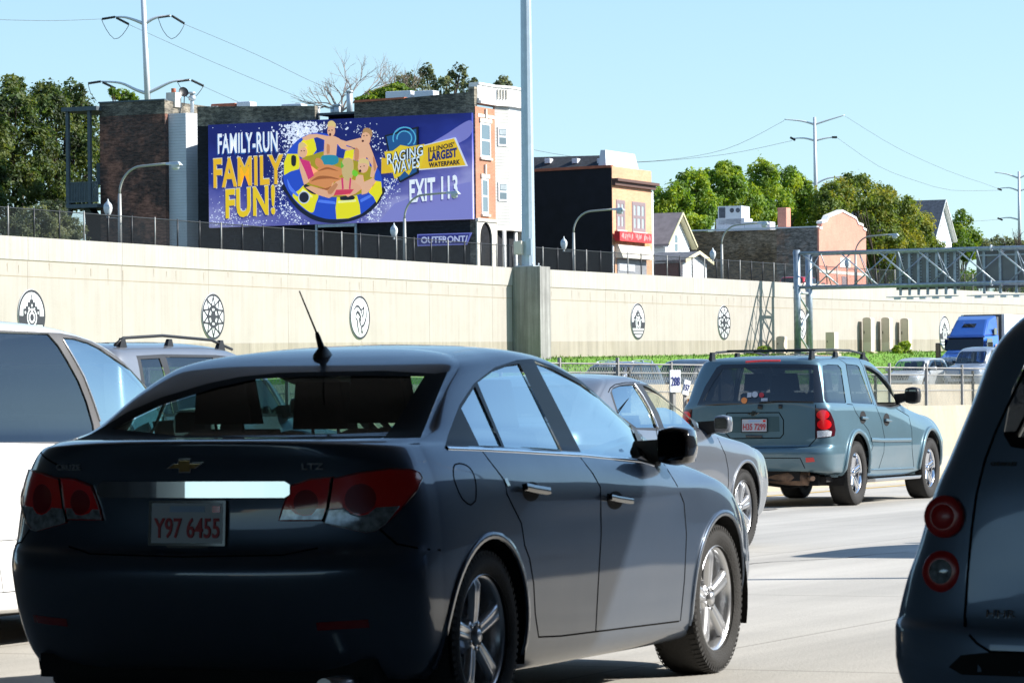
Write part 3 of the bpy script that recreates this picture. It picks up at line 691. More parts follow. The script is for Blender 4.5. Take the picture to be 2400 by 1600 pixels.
    # --- door handles
    for P in (((415,695),(520,712)), ((795,735),(892,750))):
        (u0, z0), (u1, z1) = pl.P(z2(*P), y=-.895)
        for VV in (V, VM):
            m = MB(); sk.strip(m, VV, [(u0, z0), (u0*.5+u1*.5, (z0+z1)/2), (u1, z1)], .028, .020, step=.015, lift=.016)
            hd = m.build('door_handle', M['gloss_black'], root, fix=False)
            um, zm = (u0+u1)/2, (z0+z1)/2; k = (u1-u0)*.30
            g = sk.patch(VV, [(um+k*math.cos(a)*1.2, zm-.006+.038*math.sin(a)) for a in [2*PI*i/18 for i in range(18)]], .0015); bm_obj(g, 'handle_cup', M['dark'], hd)
    # --- door mirrors
    mirror_pair(root, 3.02, .915, 1.03, M['gloss_black'], (.075, .074, .076), gm='mirror_dark')
    if True:
        sg = -1
        if sg < 0:                                        # the black sail triangle ahead of the front window
            P = pl.P(z2((940,395),(965,470),(985,562),(1040,575),(1010,500)), y=-.72)
            g = sk.patch(V, P, .004); bm_obj(g, 'mirror_sail', M['gloss_black'], root)
    # --- antenna
    px, nn = sk.hit(pl.side, 1.50, 1.40); e = empty('antenna', (1.40, -.0, 1.412)); e.parent = root
    b = MB(); b.lathe([(.045, -.004), (.042, .012), (.028, .03), (.016, .045), (.0001, .05)], 20, 'Z'); o = b.build('antenna_base', M['trim'], e); o.scale = (1.4, .8, 1)
    b = MB(); b.tube([(0, 0, .02), (-.045, 0, .085), (-.055, 0, .10)], [.016, .010, .007], 10); b.tube([(-.05, 0, .092), (-.21, 0, .262)], [.0042, .0028], 8); b.build('antenna_rod', M['trim'], e)
    # --- cabin
    b = MB(); b.box(.9, 3.9, -.66, .66, .25, .30); b.box(.45, 1.25, -.70, .70, .90, 1.075); b.box(3.0, 3.35, -.66, .66, .6, .95)
    b.build('cabin_floor', M['cabin'], root)
    seats(root, [(1.42, .45, (-.34, .34)), (2.38, .42, (-.37, .37))], M['seat'], .52)
    b = MB(); b.lathe([(.18, 0), (.195, .012), (.18, .024), (.168, .012), (.18, 0)], 24, 'X', c=(2.86, .37, .88)); b.build('steering_wheel', M['cabin'], root)
    b = MB(); b.box(2.78, 2.80, -.12, .12, 1.22, 1.29); b.build('inside_mirror', M['cabin'], root, bevel=.01)
    return root, sk, pl
def glaze(bm, root, views, glasses, surround=None, gm='glass', ok=None, names='side_window', smat='trim'):
    """glasses and their dark surround cut into both sides; views = ((view, sign), ...)"""
    for VV, sg in views:
        k = lambda f, sg=sg: f.calc_center_median().y*sg > .25 and f.calc_center_median().z > .8 and (not ok or ok(f))
        for P in glasses:
            g = split(bm, cut(bm, VV, P, k))
            if len(g.faces): bm_obj(g, names, M[gm], root, -.006)
        if surround:
            g = split(bm, cut(bm, VV, surround, k)); bm_obj(g, 'window_surround', M[smat], root, .0005)
def end_glass(bm, root, V, P, ok, name, gm, border=None):
    g = split(bm, cut(bm, V, P, ok)); bm_obj(g, name, M[gm], root, -.004)
    if border: g = split(bm, cut(bm, V, border, ok)); bm_obj(g, name+'_border', M['gloss_black'], root, .0005)
def basic_cabin(root, x0, x1, w, zb, seat_rows, dash):
    b = MB(); b.box(x0, x1, -w, w, .28, .34); b.box(dash-.1, dash+.22, -w*.95, w*.95, .6, zb-.08); b.build('cabin_floor', M['cabin'], root)
    if seat_rows: seats(root, seat_rows, M['seat'], .5)
def mirror_pair(root, x, y, z, m, sz=(.09, .13, .085), zb=None, gm='mirror'):
    for sg in (-1, 1):
        bmm = bmesh.new(); bmesh.ops.create_cube(bmm, size=2.0); bmesh.ops.subdivide_edges(bmm, edges=bmm.edges, cuts=3, use_grid_fill=True)
        for v in bmm.verts:
            c = v.co.copy(); s = c.normalized()*1.25; q = c.lerp(s, .55)
            v.co = Vector((x+sz[0]*q.x*(1 if q.x < 0 else 1.1), sg*(y+sz[1]*q.y), z+sz[2]*q.z))
            if v.co.x < x-sz[0]*.75: v.co.x = x-sz[0]*.75
        bmm.normal_update(); bmesh.ops.recalc_face_normals(bmm, faces=bmm.faces)
        o = bm_obj(bmm, 'door_mirror', m, root)
        b = MB(); b.hexa([(x-.03, sg*(y-sz[1]-.12), z-.10), (x+.10, sg*(y-sz[1]-.12), z-.10), (x+.05, sg*(y-sz[1]+.02), z-.06), (x-.03, sg*(y-sz[1]+.02), z-.06)], [(x-.04, sg*(y-sz[1]-.14), z+.02), (x+.06, sg*(y-sz[1]-.14), z+.0), (x+.04, sg*(y-sz[1]+.02), z+.03), (x-.03, sg*(y-sz[1]+.02), z+.03)])
        b.build('mirror_arm', M['trim'], o)
        b = MB(); xx = x-sz[0]*.75-.003
        pts = [(sg*(y+sz[1]*.84*a), z+sz[2]*.84*c) for a, c in [(-.9, -.95), (.75, -.95), (1, -.6), (1, .5), (.7, .95), (-.8, .95), (-1, .7), (-1, -.7)]]
        b.prism(pts, 'X', xx, xx-.003); b.build('mirror_glass', M[gm], o)

# ------------------------------------------------------------ the blue-green estate-style off-roader
def build_offroader():
    pl = Placed((3.95, 42.0), (1.08, -.93), 23.5, 5.6)
    root = empty('off_road_car', pl.loc(), pl.rz, 'blue green off-road car with roof rails and stickers on its dark rear window', 'car')
    rings = [
     (.25,.42,[(.42,.80,.36),(1.08,.84,.33),(2.0,.84,.30),(2.9,.84,.30),(3.95,.82,.34),(4.45,.74,.34)],4.70,.36,3,3),
     (.08,.41,[(.40,.90,.39),(1.08,.91,.36),(2.0,.895,.33),(2.9,.895,.33),(3.95,.91,.37),(4.45,.86,.37)],4.82,.38,3.2,3),
     (.02,.47,[(.38,.925,.46),(1.08,.935,.45),(2.0,.90,.42),(2.9,.90,.42),(3.95,.935,.45),(4.45,.89,.45)],4.86,.48,3.4,3),
     (.0,.60,[(.37,.935,.60),(1.08,.95,.60),(2.0,.925,.58),(2.9,.925,.58),(3.95,.95,.60),(4.45,.90,.60)],4.87,.62,3.6,3),
     (.02,.665,[(.37,.93,.67),(1.08,.95,.67),(2.0,.93,.66),(2.9,.93,.66),(3.95,.95,.68),(4.45,.90,.68)],4.85,.70,3.6,3),
     (.095,.69,[(.385,.925,.71),(1.08,.948,.73),(2.0,.93,.72),(2.9,.93,.72),(3.95,.945,.74),(4.42,.89,.74)],4.83,.78,4.2,3),
     (.105,.80,[(.39,.92,.81),(1.08,.935,.83),(2.0,.93,.82),(2.9,.93,.82),(3.93,.93,.84),(4.38,.87,.82)],4.80,.86,4.4,3),
     (.115,.98,[(.40,.905,.98),(1.08,.915,.99),(2.0,.92,.98),(2.9,.915,.97),(3.85,.88,.965),(4.3,.82,.93)],4.72,.95,4.4,3),
     (.125,1.13,[(.42,.885,1.13),(1.08,.895,1.13),(2.0,.90,1.12),(2.85,.885,1.10),(3.7,.80,1.045),(4.2,.74,1.0)],4.60,1.0,4.4,3),
     (.13,1.175,[(.43,.86,1.175),(1.08,.872,1.17),(2.0,.875,1.165),(2.82,.855,1.155),(3.45,.74,1.10),(3.9,.60,1.06)],4.2,1.05,4.4,3),
     (.135,1.20,[(.44,.845,1.20),(1.08,.858,1.20),(2.0,.86,1.195),(2.8,.84,1.185),(3.2,.76,1.15),(3.5,.66,1.12)],3.65,1.12,4.4,3),
     (.22,1.42,[(.50,.785,1.42),(1.08,.80,1.42),(2.0,.80,1.42),(2.6,.785,1.42),(2.85,.75,1.41),(3.0,.68,1.39)],3.12,1.38,4.6,3.4),
     (.31,1.61,[(.56,.725,1.60),(1.10,.735,1.61),(1.9,.74,1.615),(2.3,.73,1.605),(2.5,.70,1.585),(2.62,.65,1.57)],2.72,1.56,4.6,3.4),
     (.335,1.655,[(.58,.69,1.65),(1.10,.70,1.66),(1.85,.705,1.665),(2.2,.695,1.655),(2.38,.67,1.635),(2.5,.62,1.62)],2.6,1.61,4.6,3.4),
     (.42,1.69,[(.65,.60,1.688),(1.15,.61,1.70),(1.8,.61,1.705),(2.1,.60,1.695),(2.28,.58,1.68),(2.4,.52,1.668)],2.48,1.655,4,3),
     (.6,1.715,[(.8,.30,1.715),(1.2,.31,1.725),(1.7,.31,1.73),(2.0,.30,1.722),(2.15,.29,1.71),(2.25,.25,1.70)],2.35,1.69,3,3),
     (.8,1.72,[(.9,0,1.722),(1.3,0,1.732),(1.7,0,1.738),(1.9,0,1.733),(2.05,0,1.72),(2.15,0,1.71)],2.25,1.70,2,2)]
    bm = loft(rings, 18, 12, 5)
    R = .368; ax = (1.08, 3.95)
    arches(bm, pl, ax, .435, R+.02)
    sk = Skin(bm); z = zoom(1550, 780, 3.3357); V, VM = pl.V, pl.VM; PP = lambda *p, **k: pl.P(z(*p), **k)
    both = ((V, -1), (VM, 1))
    g1 = PP((1258,255),(1300,243),(1380,248),(1405,275),(1445,540),(1438,550),(1290,545),(1272,520), y=-.82)
    g2 = PP((1438,240),(1525,250),(1545,262),(1648,535),(1648,556),(1500,548),(1488,530), y=-.80)
    g3 = PP((1592,258),(1640,278),(1700,320),(1760,380),(1820,455),(1852,510),(1855,560),(1790,575),(1690,562), y=-.82)
    # front side glass wound down: only its lower edge is left, so the opening stays open
    glaze(bm, root, both, [g1, g2], gm='glass_dark')
    for VV, sg in both:
        k = lambda f, sg=sg: f.calc_center_median().y*sg > .25 and f.calc_center_median().z > .9
        rimf = PP((1580,245),(1640,262),(1705,305),(1770,365),(1832,440),(1868,505),(1872,570),(1790,585),(1685,570), y=-.82)
        open_ = split(bm, cut(bm, VV, g3, k)); open_.free()
        g = split(bm, cut(bm, VV, rimf, k)); bm_obj(g, 'window_surround', M['trim'], root, .0005)
    ok = lambda f: f.calc_center_median().x < .75 and f.calc_center_median().z > 1.12
    rwin = PP((280,565),(340,420),(430,268),(470,245),(800,240),(1150,243),(1222,250),(1250,400),(1270,545),(900,545),(420,568), x=.2)
    rin = PP((330,530),(400,400),(475,285),(800,268),(1185,268),(1192,530),(900,530), x=.2)
    end_glass(bm, root, V, rin, ok, 'rear_window', 'glass_dark', rwin)
    VF = View(PI); end_glass(bm, root, VF, [(-.66,1.17),(.66,1.17),(.58,1.5),(.50,1.565),(-.50,1.565),(-.58,1.5)], lambda f: f.calc_center_median().x > 2.3, 'windscreen', 'shield')
    # lamps
    lamp = PP((1205,588),(1290,590),(1320,625),(1345,690),(1357,760),(1350,805),(1210,825), x=.2)
    e1 = PP(*[(1262+48*math.cos(a), 640+38*math.sin(a)) for a in [2*PI*i/16 for i in range(16)]], x=.2)
    e2 = PP(*[(1272+54*math.cos(a), 715+42*math.sin(a)) for a in [2*PI*i/16 for i in range(16)]], x=.2)
    e3 = PP((1218,765),(1300,760),(1330,770),(1322,806),(1220,818), x=.2)
    low = lambda f: .6 < f.calc_center_median().z < 1.2 and f.calc_center_median().x < 1.0
    for VV, sg in both:
        k = lambda f, sg=sg: low(f) and f.calc_center_median().y*sg > .3
        a, b_, c = [split(bm, cut(bm, VV, P, k)) for P in (e1, e2, e3)]; l = split(bm, cut(bm, VV, lamp, k))
        L_ = bm_obj(l, 'tail_lamp', M['lamp_dark'], root, .008); bm_obj(a, 'lamp_eye', M['red'], L_, .010); bm_obj(b_, 'lamp_eye', M['red'], L_, .010); bm_obj(c, 'reversing_lens', M['white_lens'], L_, .009)
    ptm = paint('blue green paint', (0.095, 0.170, 0.210), .4, .36)
    bm_obj(bm, 'body', ptm, root)
    gp = MB()
    for P in (((1450,555),(1495,560),(1520,620),(1560,680),(1620,760),(1655,880),(1620,1000),(1600,1110)), ((1672,560),(1720,680),(1745,820),(1740,930),(1700,1060)), ((1838,590),(1935,650),(1958,760),(1960,900),(1975,1060)), ((1385,200),(1440,235),(1465,400),(1490,545)), ((1545,205),(1575,260),(1660,560))):
        for VV, sg in both: sk.strip(gp, VV, PP(*P, y=-.92), .009, .001)
    for P in (((1205,560),(1205,830),(1150,888),(690,900)), ): sk.strip(gp, V, PP(*P, x=.1), .010, .001)
    sk.strip(gp, V, PP((515,625),(920,622),(955,680),(955,790),(930,820),(540,825),(500,780),(500,660), x=.1), .012, .001, closed=True)
    sk.strip(gp, V, PP((700,975),(1085,978),(1122,1058), x=.02), .010, .001); sk.strip(gp, V, PP((560,975),(700,975), x=.02), .010, .001)
    gp.build('panel_gap', M['gap'], root, fix=False)
    # bolder wheel flares, door moulding
    for a in ax:
        for VV in (pl.side, pl.sideM): s = MB(); sk.strip(s, VV, circle(a, R+.02, .462, 30, -.30, PI+.30), .055, .020); s.build('wheel_flare', ptm, root, fix=False)
    s = MB()
    for VV, sg in both: sk.strip(s, VV, PP((1640,832),(1740,838),(1950,835), y=-.93), .045, .012); sk.strip(s, VV, PP((1600,1070),(1975,1055), y=-.92), .02, .008)
    s.build('door_moulding', ptm, root, fix=False)
    # plate recess, plate, handle, badge, wiper, stop lamp, fog reflector
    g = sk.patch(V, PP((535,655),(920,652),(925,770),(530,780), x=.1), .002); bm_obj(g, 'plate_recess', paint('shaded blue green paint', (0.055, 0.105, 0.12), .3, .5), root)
    (u, zz), = PP((730,722), x=.1); fr = sk.frame(V, u, zz); fr.translation += Vector((-.012, 0, 0)); licence(root, fr, 'H35 7299', .30, .145)
    (u, zz), = PP((722,630), x=.1); bowtie(root, sk, V, u, zz, .15, .055, M['chrome'], M['chrome'])
    b = MB(); sk.strip(b, V, PP((662,806),(790,808), x=.1), .026, .012); b.build('gate_handle', M['gloss_black'], root, fix=False)
    b = MB(); sk.strip(b, V, PP((770,548),(920,535),(1190,545), x=.15), .012, .02, lift=.01); b.build('rear_wiper', M['trim'], root, fix=False)
    b = MB(); sk.strip(b, V, PP((758,575),(790,580), x=.1), .05, .02); b.build('wiper_pivot', M['trim'], root, fix=False); b = MB(); sk.strip(b, V, PP((920,575),(945,575), x=.1), .045, .02); b.build('washer_nozzle', M['trim'], root, fix=False)
    b = MB(); sk.strip(b, V, PP((660,228),(800,219),(930,218), x=.3), .022, .010); b.build('high_stop_lamp', M['red'], root, fix=False)
    g = sk.patch(V, PP((1128,975),(1190,972),(1200,1005),(1130,1010), x=.03), .006, .03); bm_obj(g, 'reflector', M['bright_red'], root)
    for pts, m_ in ((circle(733, 482, 24, 16), M['plate']), (circle(785, 487, 20, 16), M['plate_red']), (circle(650, 528, 24, 16), M['amber']), ([(675,468),(708,466),(706,504),(672,506)], M['plate']), ([(782,512),(833,510),(833,534),(782,535)], M['plate'])):
        g = sk.patch(V, PP(*pts, x=.17), .008, .03); bm_obj(g, 'sticker', m_, root)
    # roof rails with cross bars
    rl = MB()
    for sg in (-1, 1):
        y = sg*.60
        rl.tube([(.42, y, 1.70), (.60, y, 1.765), (1.2, y, 1.785), (1.9, y, 1.775), (2.3, y, 1.745), (2.52, y, 1.665)], .013, 8)
        for x in (.46, 1.3, 2.32): rl.hexa([(x-.07, y-.02, 1.67), (x+.07, y-.02, 1.67), (x+.07, y+.02, 1.67), (x-.07, y+.02, 1.67)], [(x-.04, y-.015, 1.765), (x+.04, y-.015, 1.765), (x+.04, y+.015, 1.765), (x-.04, y+.015, 1.765)])
    rl.tube([(.95, -.6, 1.785), (.95, .6, 1.785)], .011, 8); rl.tube([(1.85, -.6, 1.785), (1.85, .6, 1.785)], .011, 8)
    rl.build('roof_rail', M['trim'], root)
    # handles, running board, mud and pipes
    for P in ((1575,660), (1760,677)):
        (u, zz), = PP(P, y=-.93)
        for VV, sg in both:
            g = sk.patch(VV, [(u+.036*math.cos(a), zz+.075*math.sin(a)) for a in [2*PI*i/16 for i in range(16)]], .002, .03); h = bm_obj(g, 'door_handle', M['dark'], root)
            b = MB(); sk.strip(b, VV, [(u-.03, zz-.005), (u+.035, zz-.015)], .03, .022, step=.02, lift=.01); b.build('handle_grip', ptm, h, fix=False)
    for sg in (-1, 1):
        b = MB(); b.hexa([(1.5, sg*.80, .245), (3.35, sg*.80, .245), (3.30, sg*.99, .255), (1.55, sg*.99, .255)], [(1.5, sg*.80, .285), (3.35, sg*.80, .285), (3.33, sg*1.0, .295), (1.52, sg*1.0, .295)])
        b.build('running_board', M['satin'], root, bevel=.01)
    b = MB(); b.box(.35, 4.5, -.70, .70, .24, .36); b.box(.14, .5, -.55, .60, .30, .42); b.build('underbody', M['dark'], root)
    b = MB(); b.tube([(.20, -.15, .34), (.22, -.40, .345), (.25, -.62, .33)], [.06, .095, .085], 16); b.tube([(.22, -.62, .33), (.1, -.72, .33)], .03, 10); b.build('exhaust_silencer', M['rust'], root)
    b = MB(); b.tube([(1.08, -.8, .368), (1.08, .8, .368)], .05, 10); b.lathe([(.0001, -.12), (.13, -.08), (.15, 0), (.13, .08), (.0001, .12)], 16, 'Y', c=(1.08, 0, .36)); b.tube([(.3, -.5, .25), (.6, -.3, .22), (1.0, .2, .25)], .02, 8); b.build('rear_axle', M['dark'], root)
    arch_liner(root, ax, .435, R+.02, .90, .34, M['dark'])
    w = wheel_parts(R, .235, .245, dict(n=5, w0=.07, w1=.085, twin=.0, groove=True, rot=PI/2), [M['tyre'], M['chrome_rim'], M['dark'], M['disc']])
    put_wheels(root, w, ax, R, .93, .245)
    mirror_pair(root, 3.02, .99, 1.25, M['trim'], (.08, .085, .09))
    basic_cabin(root, .4, 3.4, .78, 1.14, [(1.55, .62, (-.40, 0, .40)), (2.55, .60, (-.42, .42))], 3.0)
    return root

# ------------------------------------------------------------ the grey saloon between them
def build_grey_saloon():
    pl = Placed((1.92, 30.0), (3.75, -.91), 23.5, 3.0)
    root = empty('saloon_car', pl.loc(), pl.rz, 'silver grey saloon car with an open front window, half hidden by the dark saloon', 'car')
    def q(x, y, z): return (x*1.02+.0, y*1.015, z*.965+.008)
    base = [
     (.24,.26,[(.55,.76,.22),(.95,.80,.20),(1.9,.80,.18),(2.8,.80,.18),(3.72,.80,.2),(4.25,.70,.22)],4.6,.22,2.6,2.4),
     (.12,.32,[(.55,.85,.32),(.95,.87,.29),(1.9,.87,.27),(2.8,.87,.27),(3.72,.87,.28),(4.2,.80,.30)],4.72,.32,2.6,2.4),
     (.0,.56,[(.5,.88,.56),(.95,.895,.56),(1.9,.888,.52),(2.8,.888,.52),(3.72,.895,.54),(4.2,.84,.54)],4.80,.52,2.6,2.4),
     (.05,.74,[(.5,.88,.76),(.95,.895,.78),(1.9,.893,.76),(2.8,.893,.75),(3.72,.89,.76),(4.15,.83,.74)],4.76,.66,2.6,2.4),
     (.06,.93,[(.5,.85,.93),(.95,.875,.94),(1.9,.882,.92),(2.8,.882,.89),(3.66,.85,.885),(4.1,.79,.83)],4.66,.745,2.6,2.4),
     (.06,1.06,[(.55,.80,1.055),(.95,.815,1.05),(1.9,.83,1.035),(2.8,.825,1.0),(3.5,.74,.955),(3.9,.64,.90)],4.45,.79,2.5,2.3),
     (.14,1.09,[(.65,.74,1.09),(1.0,.775,1.085),(1.9,.80,1.065),(2.75,.795,1.03),(3.3,.68,1.0),(3.65,.54,.95)],4.1,.86,2.5,2.3),
     (.52,1.115,[(.85,.71,1.13),(1.12,.745,1.13),(1.9,.77,1.105),(2.7,.765,1.07),(3.15,.68,1.035),(3.42,.60,1.01)],3.72,.96,3.2,2.6),
     (.60,1.14,[(.92,.69,1.16),(1.15,.73,1.165),(1.9,.75,1.14),(2.65,.745,1.105),(3.05,.68,1.07),(3.33,.60,1.05)],3.62,1.0,3.2,2.6),
     (.92,1.29,[(1.15,.65,1.30),(1.34,.675,1.30),(1.9,.695,1.29),(2.38,.68,1.255),(2.72,.64,1.21),(2.95,.57,1.19)],3.15,1.16,3.2,2.8),
     (1.22,1.40,[(1.4,.60,1.405),(1.55,.615,1.41),(1.9,.625,1.41),(2.2,.615,1.39),(2.42,.59,1.355),(2.6,.53,1.33)],2.75,1.32,3.2,2.8),
     (1.35,1.435,[(1.5,.54,1.437),(1.65,.55,1.445),(1.9,.56,1.45),(2.12,.55,1.435),(2.3,.53,1.405),(2.45,.48,1.39)],2.58,1.375,3,2.6),
     (1.55,1.465,[(1.62,.28,1.465),(1.75,.28,1.475),(1.9,.28,1.48),(2.05,.28,1.47),(2.2,.27,1.45),(2.32,.25,1.435)],2.42,1.42,2.4,2.4),
     (1.7,1.475,[(1.72,0,1.475),(1.80,0,1.482),(1.9,0,1.486),(2.0,0,1.482),(2.1,0,1.472),(2.2,0,1.462)],2.3,1.45,2,2)]
    rings = [(q(a, 0, b)[0], q(a, 0, b)[2], [q(*p) for p in s], q(c, 0, d)[0], q(c, 0, d)[2], e, f) for a, b, s, c, d, e, f in base]
    bm = loft(rings, 14, 12, 6); R = .33; ax = (.93, 3.75)
    arches(bm, pl, ax, .375, R+.005)
    sk = Skin(bm); z = zoom(1250, 780, 4.704); V, VM = pl.V, pl.VM; PP = lambda *p, **k: pl.P(z(*p), **k); both = ((V, -1), (VM, 1))
    rear_g = PP((862,640),(880,610),(960,580),(1100,570),(1180,690),(1270,830),(1345,960),(1368,1040),(1150,1040),(950,900), y=-.68)
    front_g = PP((1200,580),(1300,590),(1400,640),(1500,710),(1620,810),(1720,920),(1790,1060),(1640,1065),(1445,1040),(1380,880), y=-.72)
    dlo = PP((845,660),(870,600),(960,565),(1110,553),(1300,570),(1420,625),(1540,700),(1660,800),(1760,910),(1830,1080),(1600,1085),(1150,1060),(940,920), y=-.7)
    # front glass is wound half down
    half = PP((1360,820),(1460,820),(1560,860),(1640,920),(1790,1060),(1640,1065),(1445,1040),(1400,920), y=-.72)
    for VV, sg in both:
        k = lambda f, sg=sg: f.calc_center_median().y*sg > .25 and f.calc_center_median().z > .8
        g = split(bm, cut(bm, VV, rear_g, k)); bm_obj(g, 'side_window', M['glass_side'], root, -.006)
        g = split(bm, cut(bm, VV, half, k)); bm_obj(g, 'half_open_window', M['glass_side'], root, -.006)
        g = split(bm, cut(bm, VV, front_g, k)); g.free()
        g = split(bm, cut(bm, VV, dlo, k)); bm_obj(g, 'window_surround', M['trim'], root, .0005)
    end_glass(bm, root, View(0.0), [(-.62,1.11),(.62,1.11),(.5,1.34),(-.5,1.34)], lambda f: f.calc_center_median().x < 1.5 and f.calc_center_median().z > 1.08, 'rear_window', 'glass_dark')
    end_glass(bm, root, View(PI), [(-.58,1.03),(.58,1.03),(.5,1.27),(.42,1.32),(-.42,1.32),(-.5,1.27)], lambda f: f.calc_center_median().x > 2.4, 'windscreen', 'shield')
    ptm = paint('silver grey paint', (0.16, 0.175, 0.20), .45, .33)
    bm_obj(bm, 'body', ptm, root)
    z5 = zoom(1550, 780, 3.3357)
    gp = MB()
    for P in (z((1445,1050),(1480,1200),(1490,1500)), z5((440,820),(500,950),(522,1060),(525,1180),(500,1320)), z((1110,575),(1250,780),(1345,1040),(1400,1300))):
        for VV, sg in both: sk.strip(gp, VV, pl.P(P, y=-.88), .009, .001)
    sk.strip(gp, V, PP((832,655),(850,610),(900,570),(1010,548),(1170,545),(1300,560), y=-.62), .008, .001)
    gp.build('panel_gap', M['gap'], root, fix=False)
    for VV, sg in both: ch = MB(); sk.strip(ch, VV, PP((1105,560),(1200,690),(1280,830),(1345,970),(1372,1040), y=-.72), .022, .004, lift=.004); ch.build('pillar_strip', M['satin'], root, fix=False)
    arch_liner(root, ax, .375, R+.005, .86, .32, M['dark'])
    for a in ax:
        for VV in (pl.side, pl.sideM): s = MB(); sk.strip(s, VV, circle(a, R+.005, .388, 30, -.25, PI+.25), .026, .006); s.build('wheel_arch_lip', ptm, root, fix=False)
    w = wheel_parts(R, .232, .22, dict(n=6, w0=.05, w1=.06, twin=.024, rot=.3), [M['tyre'], M['rim'], M['dark'], M['disc']])
    put_wheels(root, w, ax, R, .885, .22)
    mirror_pair(root, 3.02, .97, 1.03, ptm, (.065, .062, .065))
    b = MB(); b.box(.4, 4.4, -.7, .7, .18, .28); b.build('underbody', M['dark'], root)
    basic_cabin(root, .9, 3.6, .72, 1.0, [(1.45, .45, (-.34, .34)), (2.35, .43, (-.37, .37))], 3.0)
    return root

# ------------------------------------------------------------ white people carrier on the left
def car_at(t, o, head=23.5, az=0.0, y=0.0):
    th = rad(head); return Placed((t*math.sin(th)-o*math.cos(th), t*math.cos(th)+o*math.sin(th)), (0, y), head, az)
VANR = [
     (.25,.30,[(.5,.80,.24),(1.0,.84,.20),(2.0,.85,.18),(2.9,.85,.18),(3.95,.82,.2),(4.4,.72,.22)],4.7,.22,3,2.6),
     (.08,.34,[(.45,.90,.30),(1.0,.925,.24),(2.0,.925,.21),(2.9,.925,.21),(3.95,.92,.25),(4.4,.82,.28)],4.82,.30,3,2.6),
     (.0,.55,[(.42,.93,.55),(1.0,.95,.55),(2.0,.94,.5),(2.9,.94,.5),(3.95,.95,.55),(4.4,.85,.52)],4.9,.5,3.2,2.6),
     (.05,.8,[(.42,.925,.80),(1.0,.945,.80),(2.0,.945,.78),(2.9,.94,.78),(3.9,.92,.78),(4.35,.82,.74)],4.8,.7,3.4,2.6),
     (.1,.97,[(.44,.90,.97),(1.0,.915,.97),(2.0,.92,.965),(2.9,.91,.955),(3.75,.83,.92),(4.2,.7,.87)],4.6,.83,3.4,2.6),
     (.12,1.05,[(.46,.87,1.06),(1.0,.885,1.06),(2.0,.89,1.055),(2.9,.88,1.04),(3.6,.76,.99),(4.0,.62,.95)],4.3,.90,3.6,2.6),
     (.15,1.10,[(.48,.85,1.10),(1.0,.868,1.10),(2.0,.87,1.09),(2.88,.86,1.075),(3.5,.76,1.04),(3.85,.64,1.01)],4.1,.96,3.6,2.8),
     (.24,1.34,[(.52,.80,1.35),(1.0,.815,1.36),(2.0,.82,1.36),(2.8,.81,1.345),(3.28,.75,1.32),(3.5,.66,1.29)],3.68,1.24,3.8,3),
     (.36,1.55,[(.62,.73,1.57),(1.05,.74,1.585),(1.9,.745,1.59),(2.55,.735,1.58),(2.95,.69,1.545),(3.15,.62,1.515)],3.28,1.47,3.8,3),
     (.42,1.61,[(.68,.68,1.62),(1.1,.69,1.635),(1.85,.695,1.64),(2.4,.68,1.63),(2.78,.64,1.605),(2.98,.57,1.58)],3.1,1.54,3.6,3),
     (.55,1.65,[(.78,.56,1.655),(1.15,.57,1.67),(1.8,.57,1.675),(2.3,.56,1.668),(2.6,.53,1.65),(2.8,.47,1.63)],2.92,1.60,3,3),
     (.8,1.675,[(.95,.28,1.68),(1.25,.28,1.69),(1.75,.28,1.697),(2.1,.28,1.69),(2.35,.27,1.675),(2.5,.24,1.66)],2.65,1.64,3,3),
     (1.0,1.68,[(1.1,0,1.687),(1.35,0,1.697),(1.7,0,1.703),(2.0,0,1.698),(2.2,0,1.685),(2.35,0,1.675)],2.5,1.66,2,2)]
